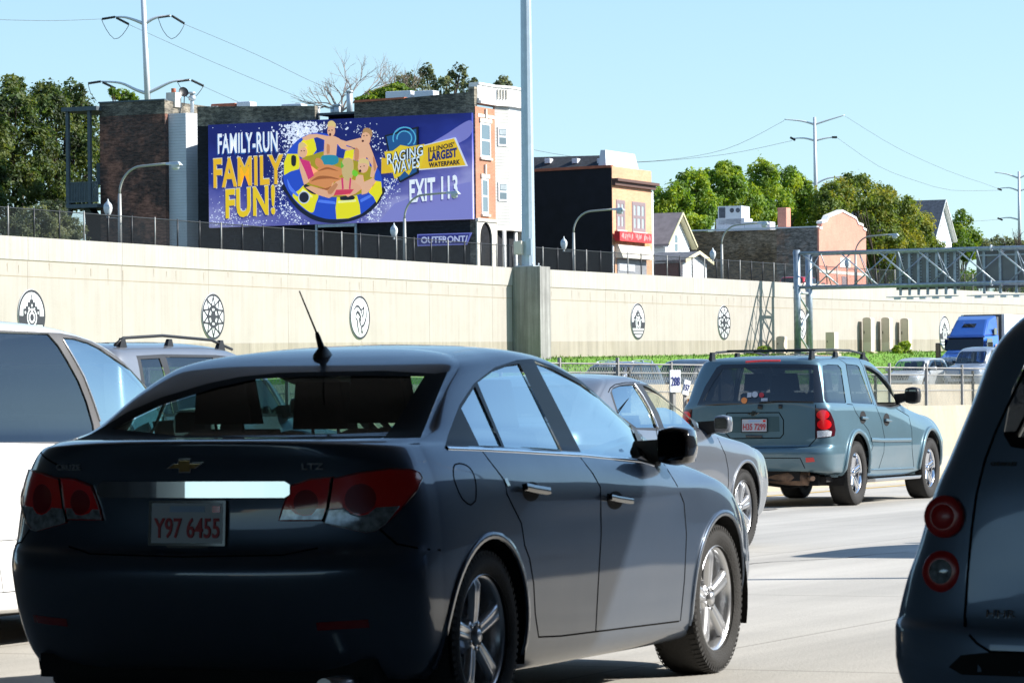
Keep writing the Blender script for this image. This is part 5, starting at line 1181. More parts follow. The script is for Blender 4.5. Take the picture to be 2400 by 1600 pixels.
# trackside number boards
def board(t, o, z, w, h, txt, tilt, label, m='plaque'):
    r = empty('number_board', W(t, o, z), rad(38), label, 'sign')
    b = MB(); b.box(-w/2, w/2, -.01, .01, -h/2, h/2); p = b.build('board', E_[m], r, bevel=.004); p.rotation_euler = (0, tilt, 0)
    if txt: x = link('number', text_mesh(txt, h*.40, w*.80, .0), E_['ink_blue'], p); x.location = (0, -.014, 0)
    b = MB(); b.box(-.02, .02, .012, .04, -.6, h/2); b.build('board_post', E_['fence_grey'], r)
t, z = at_o(1582, 893, 17.05); board(t, 17.05, z, .172, .275, '288', 0, 'white board reading 288 behind the wire fence')
t, z = at_o(1608, 908, 17.05); board(t, 17.05, z, .105, .19, '157', rad(14), 'small tilted white board right of the board reading 288')
t, z = at_o(1619, 940, 17.0); r = empty('yellow_marker', W(t, 17.02, z), RZ-PI/2, 'tiny yellow reflector fixed to the top of the near barrier', 'reflector')
b = MB(); b.box(-.022, .022, -.012, .0, -.03, .03); b.build('reflector_face', M['amber'], r)

# ------------------------------------------------------------ the long retaining wall
def ring2(mb, r0, r1, y, n=40, mi=0):
    vs = []; 
    for k in range(n): c, s = math.cos(2*PI*k/n), math.sin(2*PI*k/n); vs += [(r0*c, y, r0*s), (r1*c, y, r1*s)]
    mb.add(vs, [(2*k, 2*k+1, (2*k+3) % (2*n), (2*k+2) % (2*n)) for k in range(n)], mi)
def flat(mb, P, y, mi=0): mb.add([(x, y, z) for x, z in P], [tuple(range(len(P)))], mi)
def build_wall():
    root = empty('retaining_wall', W(0, 68, 0), RZ, 'long tall beige concrete retaining wall below the buildings', 'wall')
    ts = [40+2*k for k in range(190)]
    b = MB(); strip_mesh(TS, lambda t: [(0, zbase(t)-.5), (0, ztop(t)-.02), (.45, ztop(t)-.02), (.45, zbase(t)-.5)], mb=b); b.build('wall_face', E_['wall'], root)
    b = MB(); strip_mesh(TS, lambda t: [(-.002, ztop(t)-.80), (-.03, ztop(t)-.80), (-.03, ztop(t)), (.47, ztop(t))], mb=b); b.build('coping', E_['coping'], root)
    b = MB(); strip_mesh(TS, lambda t: [(-.004, zbase(t)-.3), (-.004, zbase(t)+.72)], mb=b); b.build('wall_foot', E_['wall_low'], root)
    b = MB(); strip_mesh(TS, lambda t: [(-.005, ztop(t)-1.385), (-.005, ztop(t)-1.355)], mb=b)
    strip_mesh(TS, lambda t: [(-.006, ztop(t)-.83), (-.006, ztop(t)-.80)], mb=b); b.build('groove', E_['groove'], root)
    b = MB(); rnd = random.Random(5); t = 100.0                # short rusty streaks below the coping
    while t < 250:
        t += rnd.uniform(.7, 2.4); h = rnd.uniform(.2, .62); w = rnd.uniform(.008, .02); zt = ztop(t)-rnd.uniform(.85, 1.0)
        b.add([(t-w, -.008, zt), (t+w, -.008, zt), (t+w*.3, -.008, zt-h), (t-w*.3, -.008, zt-h)], [(0, 1, 2, 3)])
    b.build('streak', E_['crack'], root)
    # projecting pier that carries the tall pole
    tp, zp = at_o(1198, 627, 68.0); t1, _ = at_o(1264, 625, 66.65)
    b = MB(); d = 1.38; w = 1.12; t0 = t1
    b.box(t0, t0+w, -d, -.031, zbase(t0)-.6, ztop(t0)+.03); 
    p = MB(); p.box(0, w, 68-d, 67.969, zbase(t0)-.6, ztop(t0)+.03)
    pr = empty('wall_pier', W(t0, 0, 0), RZ, 'stained concrete pier standing out from the wall under the tall pole', 'pier')
    p.build('pier_shaft', E_['pier'], pr)
    return t0, d, w
T_PIER, D_PIER, W_PIER = build_wall()

def medallion(cx, cy, D, kind, label):
    t, z = at_o(cx, cy, 68.0); r = empty('wall_medallion', W(t, 67.965, z), RZ, label, 'emblem', 'round emblems along the wall')
    R = D/2; q = MB(); q.lathe([(.0001, 0), (R*.99, 0), (R, .008), (R, .02)], 44, 'Y'); q.build('plaque', E_['plaque'], r, fix=False)
    b = MB(); ring2(b, R*.89, R*.99, -.006)
    k = R
    if kind == 'skyline':
        sk_ = [(-.90,-.05),(-.62,-.05),(-.62,.30),(-.45,.30),(-.45,.42),(-.30,.42),(-.30,.62),(-.14,.62),(-.14,.75),(-.04,.75),(-.04,1.0),(.02,1.0),(.02,.75),(.12,.75),(.12,.62),(.26,.62),(.26,.42),(.42,.42),(.42,.30),(.58,.30),(.58,-.05),(.90,-.05)]
        P = [(x*k, z_*k*.80) for x, z_ in sk_]; arc = [(k*.9*math.cos(a), k*.9*math.sin(a)) for a in [-.05-(PI-.1)*i/16*.0-0 for i in range(1)]]
        flat(b, P+[(.86*k, -.22*k), (.82*k, -.38*k), (-.82*k, -.38*k), (-.86*k, -.22*k)], -.007)
        for zz in (-.55, -.72): h = math.sqrt(.9**2-zz**2); flat(b, [(-h*k, zz*k), (h*k, zz*k), (h*k, (zz+.05)*k), (-h*k, (zz+.05)*k)], -.007)
        c = MB(); ring2(c, .30*k, .36*k, -.010); ring2(c, .14*k, .22*k, -.010)
        for x, z_ in ((-.22, .30), (.0, .42), (.18, .28), (.0, .2), (-.48, .14), (.46, .14)): flat(c, [((x-.04)*k, z_*k), ((x+.04)*k, z_*k), ((x+.04)*k, (z_+.1)*k), ((x-.04)*k, (z_+.1)*k)], -.010)
        c.build('emblem_highlight', E_['plaque'], r, fix=False).location = (0, 0, -.10*k)
    elif kind == 'star':
        for n in range(10):
            a0, a1, a2 = 2*PI*n/10+PI/2, 2*PI*(n+.5)/10+PI/2, 2*PI*(n+1)/10+PI/2
            for (A, B) in (((.88, a0), (.50, a1)), ((.50, a1), (.88, a2))):
                p = Vector((A[0]*math.cos(A[1]), A[0]*math.sin(A[1])))*k; s_ = Vector((B[0]*math.cos(B[1]), B[0]*math.sin(B[1])))*k
                d = (s_-p).normalized(); nn = Vector((-d.y, d.x))*.042*k; flat(b, [tuple(p-nn), tuple(p+nn), tuple(s_+nn), tuple(s_-nn)], -.007)
        ring2(b, .36*k, .50*k, -.008)
        for n in range(6):
            a = 2*PI*n/6; c_, s_ = math.cos(a)*k, math.sin(a)*k; flat(b, [(c_*.18-s_*.05, s_*.18+c_*.05), (c_*.18+s_*.05, s_*.18-c_*.05), (c_*.42+s_*.07, s_*.42-c_*.07), (c_*.42-s_*.07, s_*.42+c_*.07)], -.009)
        flat(b, [(.22*k*math.cos(a), .26*k*math.sin(a)) for a in [2*PI*i/14 for i in range(14)]], -.010)
    else:
        def arc(pts, w):
            Q = smooth2([(x*k, z_*k) for x, z_ in pts], .06); L = []; Rr = []
            for i, p in enumerate(Q):
                a = Vector(Q[max(0, i-1)]); c_ = Vector(Q[min(len(Q)-1, i+1)]); d = (c_-a).normalized(); n = Vector((-d.y, d.x))*w*1.25*k*(.35+.65*math.sin(PI*min(1, (i+1)/len(Q))))
                L.append(tuple(Vector(p)+n)); Rr.append(tuple(Vector(p)-n))
            for i in range(len(Q)-1): flat(b, [L[i], Rr[i], Rr[i+1], L[i+1]], -.007)
        arc([(-.62, .34), (-.30, .52), (.02, .40), (.22, .12), (.28, -.02)], .045); arc([(.02, .40), (.20, .36), (.40, .48), (.36, .25), (.28, -.05)], .04)
        arc([(-.40, .10), (-.26, .25), (-.05, .14), (.08, -.02), (.06, -.16)], .06); arc([(-.40, .10), (-.44, -.02), (-.28, -.14), (-.24, -.40), (-.08, -.80)], .04)
        arc([(.62, .40), (.62, .05), (.40, -.30), (.16, -.42), (.10, -.60), (.22, -.70), (.30, -.44)], .045); arc([(-.08, .0), (.0, -.25), (.10, -.40)], .05)
    b.build('emblem', E_['black'], r, fix=False)
for a in ((72.5, 738, 1.78, 'skyline', 'round skyline emblem on the wall above the white people carrier'), (498, 742, 1.76, 'star', 'round star emblem on the wall above the silver off-road car'),
          (842, 744, 1.80, 'bird', 'round emblem of interlaced curves on the wall, right of the car antenna'), (1494, 753, 1.76, 'skyline', 'round skyline emblem on the wall right of the stained pier'),
          (1696, 756, 1.76, 'star', 'round star emblem on the wall left of the gantry shadow'), (1876, 761, 1.72, 'bird', 'round emblem of interlaced curves behind the gantry legs'),
          (2213, 780, 2.05, 'skyline', 'round skyline emblem on the wall beside the blue lorry')): medallion(*a)

# ------------------------------------------------------------ tall pole on the pier
def tall_pole():
    zt = ztop(T_PIER)+.03; r = empty('tall_pole', W(T_PIER+.55, 68-D_PIER*.42, zt), RZ, 'tall thick blue grey steel pole standing on the stained pier', 'pole')
    b = MB(); b.tube([(0, 0, .04), (0, 0, 13), (0, 0, 32)], [.31, .235, .15], 12, smooth=False); b.build('shaft', E_['pole_paint'], r)
    b = MB(); b.box(-.42, .42, -.42, .42, 0, .05); b.build('base_plate', E_['galv_light'], r)
    for x in (-.34, .34):
        for y in (-.34, .34): b = MB(); b.tube([(x, y, .05), (x, y, .17)], .03, 8); b.build('anchor_bolt', E_['galv_light'], r)
    b = MB(); b.box(-.52, -.24, .12, .50, .55, 1.15); b.build('junction_box', E_['beige_lid'], r, bevel=.02)
    b = MB(); b.box(-.34, -.28, -.28, -.04, .5, 1.25); b.build('hatch', E_['pole_paint'], r)
tall_pole()

# ------------------------------------------------------------ dark fence and lamps along the top of the wall
def top_fence():
    t0, t1 = 98.0, 250.0; step = 1.68; root = empty('mesh_fence', W(0, 68.30, 0), RZ, 'dark mesh fence running along the top of the long concrete wall', 'fence')
    n = int((t1-t0)/step); pm = None
    for k in range(n+1):
        t = t0+k*step; a = W(t, 68.3)
        if k > 88: break
        zz = ztop(t); b = MB(); b.tube([(0, 0, -.02), (0, 0, 1.06)], .032, 6, caps=True); p = b.build('post', [E_['fence_dark'] if k % 3 else E_['fence_grey']], root, (t, 0, zz))
    ts = [t for t in TS if 80 <= t <= 264]; b = MB(); strip_mesh(ts, lambda t: [(0.02, ztop(t)+.03), (0.02, ztop(t)+1.0)], mb=b); b.build('wire_mesh', E_['mesh_dark'], root)
    b = MB()
    for dz, r_ in ((1.0, .02),): b.tube([(t, 0, ztop(t)+dz) for t in ts], r_, 6)
    b.build('top_rail', E_['fence_dark'], root)
top_fence()
def street_lamp():
    r = empty('street_lamp', (0, 0, 0), 0); H = 2.85
    b = MB(); b.tube([(0, 0, -.6), (0, 0, H-1.0)], [.085, .062], 10); b.build('pole', E_['lamp_grey'], r)
    arc = [(0, 0, H-1.0)]+[(0, -(.95-.95*math.cos(a)), H-1.0+.98*math.sin(a)) for a in [PI/2*i/8 for i in range(1, 9)]]+[(0, -1.7, H+.02), (0, -2.0, H+.03)]
    b = MB(); b.tube(arc, .045, 8); b.build('arm', E_['lamp_grey'], r)
    b = MB()
    for z0, z1, s in ((H-.02, H+.10, 1),): b.hexa([(-.10, -2.0, z0), (.10, -2.0, z0), (.15, -2.62, z0-.03), (-.15, -2.62, z0-.03)][::-1], [(-.05, -1.95, z1-.03), (.05, -1.95, z1-.03), (.08, -2.5, z1), (-.08, -2.5, z1)][::-1])
    b.build('lamp_head', E_['galv_light'], r, bevel=.03)
    b = MB(); b.lathe([(.15, -.02), (.15, -.12), (.12, -.19), (.0001, -.21)], 16, 'Z', c=(0, -2.36, H)); b.build('lamp_glass', M['plate'], r, fix=False)
    b = MB(); b.tube([(0, 0, .95), (0, .25, .98), (0, .5, .98)], .022, 6); b.build('side_bracket', E_['lamp_grey'], r)
    b = MB(); b.lathe([(.05, .98), (.04, 1.06), (.10, 1.12), (.15, 1.25), (.165, 1.36), (.155, 1.40)], 18, 'Z', c=(0, .5, 0)); b.build('globe', mat('frosted lamp globe', (.62, .65, .66), .4), r, fix=False)
    b = MB(); b.lathe([(.165, 1.40), (.14, 1.48), (.065, 1.57), (.025, 1.61), (.02, 1.67), (.0001, 1.69)], 18, 'Z', c=(0, .5, 0)); b.build('globe_cap', E_['galv_light'], r, fix=False)
    return r
LAMP = street_lamp()
lamp_x = ((282, 'street lamp standing before the dark brick building at far left'), (949, 'street lamp whose arm reaches over the billboard words EXIT 113'), (1345, 'street lamp in front of the black side wall of the orange shop'),
          (1692, 'street lamp before the long brown brick garage wall'), (2005, 'street lamp standing before the pink gable and behind the gantry'))
for i, (x, lab) in enumerate(lamp_x):
    t, _ = at_o(x, 620, 68.7); o = LAMP if i == 0 else copy_tree(LAMP)
    o.location = W(t, 68.7, ztop(t)); o.rotation_euler = (0, 0, RZ); tag(o, lab, 'street lamp', 'street lamps along the wall top')

# ------------------------------------------------------------ wear on the near road: cracks, patches, tar seals
def road_wear():
    rnd = random.Random(31); m = mat('road crack and tar', (0.10, 0.095, 0.09), .9); b = MB()
    for k in range(46):
        t, o = rnd.uniform(12, 70), rnd.uniform(-2, 15.8); a = rnd.choice((0, PI/2, 0.15, 1.3))+rnd.gauss(0, .15); n = rnd.randint(6, 16); P = [(t, o)]
        for _ in range(n): a += rnd.gauss(0, .22); t += math.cos(a)*.28; o += math.sin(a)*.28; P.append((t, o))
        w = rnd.uniform(.006, .014)
        for (a0, b0), (a1, b1) in zip(P, P[1:]):
            d = Vector((a1-a0, b1-b0)).normalized(); nx, ny = -d.y*w, d.x*w
            if max(b0, b1) < 16.1: b.quad((a0-nx, b0-ny, .003), (a1-nx, b1-ny, .003), (a1+nx, b1+ny, .003), (a0+nx, b0+ny, .003))
    o = b.build('road_cracks', m, None, (0, 0, 0), RZ); tag(o, kind='structure')
    m2 = mat('oil stain', (0.24, 0.23, 0.215), .75, var=.3, scale=3); b = MB()
    for k in range(60):
        o = rnd.choice((6.5, 10.6, 14.4, 2.6))+rnd.gauss(0, .25); t = rnd.uniform(14, 70); n = 12; r0 = rnd.uniform(.05, .22)
        if o > 16: continue
        b.add([(t+r0*rnd.uniform(.6, 1.6)*math.cos(2*PI*i/n)*1.8, o+r0*rnd.uniform(.6, 1.1)*math.sin(2*PI*i/n), .0045+.00002*k) for i in range(n)], [tuple(range(n))])
    o = b.build('oil_stains', m2, None, (0, 0, 0), RZ); tag(o, kind='structure')
road_wear()
# ------------------------------------------------------------ buildings on the street above the wall
BM = {}
BM['dark_brick'] = brick('dark weathered brick', (0.13, 0.062, 0.046), (0.040, 0.032, 0.032), (0.08, 0.06, 0.05), patch=(0.23, 0.105, 0.072))
BM['tarred'] = brick('tarred black brick', (0.010, 0.012, 0.018), (0.007, 0.009, 0.013), (0.012, 0.013, 0.018), stain=.5)
BM['top_brick'] = brick('mossy parapet brick', (0.12, 0.11, 0.085), (0.03, 0.03, 0.028), (0.14, 0.13, 0.11), patch=(0.24, 0.21, 0.16))
BM['red_brick'] = brick('red face brick', (0.50, 0.19, 0.105), (0.43, 0.155, 0.085), (0.42, 0.25, 0.17), stain=.12, spot=.12)
BM['orange_brick'] = brick('orange face brick', (0.64, 0.34, 0.19), (0.58, 0.29, 0.155), (0.62, 0.38, 0.25), stain=.10, spot=.12)
BM['brown_brick'] = brick('brown common brick', (0.26, 0.155, 0.080), (0.075, 0.050, 0.034), (0.17, 0.13, 0.09), patch=(0.26, 0.19, 0.135))
BM['grey_brick'] = brick('grey patched brick', (0.25, 0.21, 0.19), (0.12, 0.10, 0.09), (0.22, 0.20, 0.18), patch=(.28,.17,.12))
BM['pink_brick'] = brick('pink painted brick', (0.62, 0.275, 0.20), (0.59, 0.255, 0.185), (0.55, 0.24, 0.175), stain=.06, spot=.12)
BM['white_siding'] = siding('white siding', (0.70, 0.72, 0.74), .16)
BM['grey_siding'] = siding('pale grey siding', (0.46, 0.46, 0.43), .17)
BM['house_siding'] = siding('white clapboard', (0.76, 0.78, 0.80), .2)
BM['stone'] = mat('pale limestone', (0.66, 0.62, 0.54), .8, var=.15, scale=3)
BM['cream'] = mat('white cornice paint', (0.80, 0.79, 0.76), .6, var=.08)
BM['terracotta'] = mat('terracotta coping', (0.42, 0.12, 0.06), .7, var=.3, scale=3)
BM['shingle'] = mat('dark shingles', (0.028, 0.034, 0.044), .9, var=.7, scale=9, bump=.6)
BM['brown_roof'] = mat('brown shingles', (0.27, 0.225, 0.225), .9, var=.2, scale=2.5)
BM['grey_roof'] = mat('grey shingles', (0.11, 0.12, 0.145), .9, var=.4, scale=4)
BM['membrane'] = mat('pale roof membrane', (0.62, 0.64, 0.68), .5)
BM['porch_paint'] = mat('blue grey porch paint', (0.075, 0.10, 0.115), .7, var=.2)
BM['window_glass'] = mat('window glass', (0.10, 0.14, 0.17), .06, coat=1.0)
BM['window_white'] = mat('white window frame', (0.78, 0.79, 0.80), .5)
BM['window_mauve'] = mat('mauve window frame', (0.24, 0.18, 0.19), .6)
BM['curtain'] = mat('drawn curtain behind glass', (0.36, 0.40, 0.42), .25, coat=1.0, var=.2, scale=3)
BM['shutter'] = siding('roller shutter', (0.30, 0.31, 0.33), .08)
BM['awning'] = siding('cream awning boards', (0.74, 0.70, 0.58), .10)
BM['sign_red'] = mat('red sign face', (0.75, 0.03, 0.035), .5, var=.25, scale=6)
BM['sign_pink'] = mat('faded sign lettering', (0.80, 0.42, 0.40), .5)
BM['yellow_trim'] = mat('yellow gable trim', (0.76, 0.68, 0.42), .6)
BM['ac'] = mat('pale machine casing', (0.66, 0.68, 0.72), .45, .2)
def frame_o(x0, x1, y0, y1, o):                     # measured rectangle on an upright plane o = const
    t0, za = at_o(x0, y0, o); t1, _ = at_o(x1, y0, o); _, zb = at_o((x0+x1)/2, y1, o); _, za = at_o((x0+x1)/2, y0, o); return t0, t1, zb, za
def window(root, t0, t1, o, z0, z1, fm='window_white', gm='window_glass', fw=.09, mid=True, mull=0, sill='stone', proud=.03, lab=None):
    """window on a street front (plane o): frame is the part, panes and sill its sub-parts; root-local x = t, y = o"""
    f = MB(); y0, y1 = o-proud, o+.02
    f.box(t0, t1, y0, y1, z1-fw, z1); f.box(t0, t1, y0, y1, z0, z0+fw); f.box(t0, t0+fw, y0, y1, z0+fw, z1-fw); f.box(t1-fw, t1, y0, y1, z0+fw, z1-fw)
    if mid: zm = (z0+z1)/2; f.box(t0+fw, t1-fw, y0+.005, y1, zm-fw*.4, zm+fw*.4)
    for k in range(mull): xm = t0+(t1-t0)*(k+1)/(mull+1); f.box(xm-fw*.5, xm+fw*.5, y0+.003, y1, z0+fw, z1-fw)
    w = f.build('window', BM[fm], root)
    g = MB(); g.box(t0+fw*.6, t1-fw*.6, o-.008, o+.01, z0+fw*.6, z1-fw*.6); g.build('pane', BM[gm], w)
    if sill: s = MB(); s.box(t0-.08, t1+.08, o-.12, o, z0-.12, z0-.003); s.build('sill', BM[sill], w)
    return w

# ---- three-storey block that carries the billboard
OF = 84.0
TB, _ = at_o(1113, 300, OF); ZS = ztop(TB)-.53
def ot(x, y, t=None): return at_t(x, y, TB if t is None else t)
def build_block():
    root = empty('apartment_block', W(0, 0, 0), RZ, 'three storey block with black side wall carrying the waterpark billboard', 'building')
    oA, zA = ot(1113, 203); oA = OF+.02; oB, zB = ot(1097, 205); _, zB2 = ot(1097, 216); oC, zC = ot(830, 241); oD, _ = ot(738, 250); oE, zE = ot(462, 250); _, zE2 = ot(738, 248); _, zG = ot(785, 268)
    d = 5.2; T0 = TB
    def wall_block(P, t0, t1, m, name='wall'):      # P: list of (o, z) outline on the side plane
        b = MB(); b.prism(P, 'X', t0, t1); return b.build(name, BM[m], root)
    wall_block([(oA, ZS), (oA, zB2-1.2), (oC, zC-1.2), (oC, ZS)], T0+.003, T0+d, 'tarred')
    wall_block([(oC+.003, ZS), (oC+.003, zG), (oD-.003, zG), (oD-.003, ZS)], T0+1.6, T0+d, 'tarred')
    wall_block([(oD, ZS), (oD, zE2-1.1), (oE, zE-1.1), (oE, ZS)], T0+.003, T0+d, 'tarred')
    # mossy unpainted brick along the top
    wall_block([(oA, zB2-1.197), (oA, zA), (oB, zA), (oB, zB2), (oC, zC), (oC, zC-1.197)], T0, T0+.35, 'top_brick', 'parapet')
    wall_block([(oD, zE2-1.097), (oD, zE2), (oE, zE), (oE, zE-1.097)], T0, T0+.35, 'top_brick', 'parapet')
    b = MB(); b.box(T0-.02, T0+.12, OF-.01, oA+.32, ZS, zB2-1.2); b.build('corner_pilaster', BM['top_brick'], root)
    b = MB(); b.prism([(oB+4.5, zB2-(zB2-zC)*.55+.0), (oB+4.5, zB2-(zB2-zC)*.55+.12), (oC, zC+.12), (oC, zC)], 'X', T0-.04, T0+.4)
    o_, z_ = ot(948, 232); b = MB(); b.prism([(o_, z_), (o_, z_+.10), (oC, zC+.13), (oC, zC)], 'X', T0-.05, T0+.38); b.build('coping', BM['terracotta'], root)
    b = MB(); b.box(T0+.2, T0+4, oC+.01, oD-.01, zG, zG+.12); b.build('sloping_roof', BM['porch_paint'], root)
    # pipes and boxes in the light well
    for (x, y0, y1, r_) in ((819, 213, 262, .17), (790, 245, 264, .20), (745, 250, 268, .12), (780, 250, 264, .14)):
        o, z1 = ot(x, y0, T0+2); _, z0 = ot(x, y1, T0+2); q = MB(); q.tube([(T0+2, o, z0-.3), (T0+2, o, z1)], r_, 10); q.tube([(T0+2, o, z1-.1), (T0+2, o, z1)], r_*1.25, 10); q.build('roof_vent', E_['galv_light'], root)
    for (x, y, w_, h_) in ((940, 222, 1.6, .35), (1000, 219, 1.2, .25), (578, 245, .9, .28), (530, 247, 1.6, .16), (690, 247, 1.3, .12)):
        o, z = ot(x, y, T0+5); q = MB(); q.box(T0+4.6, T0+5.4, o-w_/2, o+w_/2, z-.5, z+h_*.5); q.build('roof_box', BM['ac'] if x != 530 else BM['terracotta'], root, bevel=.06)
    # --- street front: brick bay, stone ground floor, siding bay window
    t0 = T0; tB1, _ = at_o(1159, 300, OF); zb = at_o(1135, 520, OF)[1]; zc = at_o(1130, 252, OF)[1]
    b = MB(); b.box(t0+.36, tB1+.3, OF-.02, OF+.3, zb, zc); b.build('brick_front', BM['red_brick'], root)
    b = MB(); b.box(t0+.36, tB1+2.8, OF+.28, OF+.6, ZS, zc); b.build('front_wall', BM['red_brick'], root)
    # corner return so that the face reads as brick to the very edge
    b = MB(); b.box(t0+.0, t0+.36, OF-.03, OF+.0, ZS, zc); b.build('corner_brick', BM['red_brick'], root)
    # ground floor stone with arch
    ta, tb_ = at_o(1122, 600, OF)[0], at_o(1150, 600, OF)[0]; am = (ta+tb_)/2; ar = (tb_-ta)/2; zspring = at_o(1136, 560, OF)[1]
    arch = [(t0-.05, ZS), (ta, ZS), (ta, zspring)]+[(am-ar*math.cos(a), zspring+ar*1.15*math.sin(a)) for a in [PI*i/12 for i in range(1, 12)]]+[(tb_, zspring), (tb_, ZS), (tB1, ZS), (tB1, zb), (t0-.05, zb)]
    b = MB(); b.prism([(x, z) for x, z in arch], 'Y', OF-.10, OF-.025); b.build('entrance_arch', BM['stone'], root)
    b = MB(); b.box(ta-.1, tb_+.1, OF+.02, OF+.1, ZS, zspring+ar*1.3); b.build('entrance_door', mat('dim entrance', (.10, .085, .05), .5, var=.4), root)
    b = MB(); b.box(t0-.1, tB1+.05, OF-.18, OF-.02, zb, zb+.16); b.build('stone_band', BM['stone'], root)
    for (x0, x1, y0, y1) in ((1124, 1148, 288, 370), (1127, 1143, 418, 502)):
        window(root, *frame_o(x0, x1, y0, y1, OF)[:2], OF-.02, *frame_o(x0, x1, y0, y1, OF)[2:], fw=.12)
        a, b_, c, e = frame_o(x0, x1, y0, y1, OF); q = MB(); q.box(a-.1, b_+.1, OF-.10, OF-.02, e+.003, e+.22); q.box((a+b_)/2-.07, (a+b_)/2+.07, OF-.13, OF-.02, e+.2, e+.75); q.build('lintel', BM['stone'], root)
    q = MB(); zt_ = at_o(1136, 268, OF)[1]; q.box(t0+.3, tB1-.1, OF-.06, OF-.02, zt_-.2, zt_-.02); q.build('stone_band', BM['stone'], root)
    # bay
    tA2 = tB1+.95; out = .42; tEnd = tA2+2.0; tW = tEnd+.30; zbay = at_o(1200, 536, OF-out)[1]; zcb = at_o(1200, 252, OF-out)[1]
    plan = [(tB1, OF-.02), (tA2, OF-out), (tEnd, OF-out), (tW, OF-.02)]
    b = MB(); b.prism([plan[0], plan[1], (plan[1][0]+.03, OF+.1), (plan[0][0]+.03, OF+.1)], 'Z', zbay, zcb); b.build('bay_side', BM['grey_siding'], root)
    b = MB(); b.prism([(tA2+.031, OF-out+.0), plan[2], plan[3], (plan[3][0], OF+.1), (tA2+.031, OF+.1)], 'Z', zbay, zcb); b.build('bay_front', BM['white_siding'], root)
    b = MB(); q_ = [(tB1-.05, OF-.02), (tA2-.05, OF-out-.12), (tEnd+.1, OF-out-.12), (tW+.1, OF-.02)]; b.prism(q_, 'Z', zbay-.12, zbay-.002); b.build('bay_sill', BM['stone'], root)
    # windows of the angled side, built flat then turned
    dx, dy = tA2-tB1, -(out-.02); L_ = math.hypot(dx, dy); ang = math.atan2(dy, dx)
    for (y0, y1) in ((297, 341), (426, 470)):
        z1 = at_o(1176, y0, OF-.4)[1]; z0 = at_o(1176, y1, OF-.4)[1]
        e = empty('window_bay', (tB1, OF-.02, 0), ang); e.parent = root; e.name = 'bay_window_unit'
        f = MB(); f.box(L_*.18, L_*.85, -.05, -.003, z0, z1); w = f.build('window', BM['window_white'], e)
        g = MB(); zm = (z0+z1)/2; g.box(L_*.27, L_*.76, -.06, -.045, z0+.10, zm-.05); g.box(L_*.27, L_*.76, -.06, -.045, zm+.05, z1-.10); g.build('pane', BM['window_glass'], w)
        g = MB(); g.box(L_*.30, L_*.73, -.064, -.0605, zm+.1, z1-.14); g.build('blind', BM['curtain'], w)
    # cornice and white parapet
    for (dz0, dz1, ex, m_) in ((0, .16, .22, 'cream'), (.16, .28, .12, 'cream'), (.28, 1.02, .02, 'cream'), (1.02, 1.14, .10, 'cream')):
        b = MB(); P = [(t0+.36 if dz0 < .5 else t0+.36, OF-ex), (tB1-.02, OF-ex), (tA2, OF-out-ex), (tEnd+ex, OF-out-ex), (tW+ex, OF-ex), (tW+ex, OF+.5), (t0+.36, OF+.5)]
        b.prism(P, 'Z', zcb+dz0+.002, zcb+dz1); b.build('cornice', BM[m_], root)
    b = MB()
    for k in range(5): x = tB1+.05+k*.12; 
    for k in range(4): u = .2+.2*k; px, py = tB1+dx*u, OF-.02+dy*u-.05; b.box(px-.04, px+.04, py-.05, py+.02, zcb+.38, zcb+.92)
    b.build('baluster', BM['stone'], root)
    # ground floor below the bay: recess, columns, window
    b = MB(); b.box(tB1, tW, OF+.2, OF+.28, ZS, zbay-.12); b.build('ground_floor', BM['stone'], root)
    for x in (tB1+.35, tA2+.9, tEnd+.3): q = MB(); q.tube([(x, OF-.35, ZS), (x, OF-.35, zbay-.12)], .11, 10); q.build('column', BM['cream'], root)
    for x in (tA2+.1, tA2+1.3): window(root, x, x+.8, OF+.19, ZS+.9, zbay-.6, fw=.08)
    b = MB(); b.box(tEnd+.1, tW+.5, OF-.5, OF+.3, ZS, zbay-.12); b.build('porch_pier', BM['stone'], root)
    return root, (oA, oC, oD, oE)
BLOCK, BO = build_block()

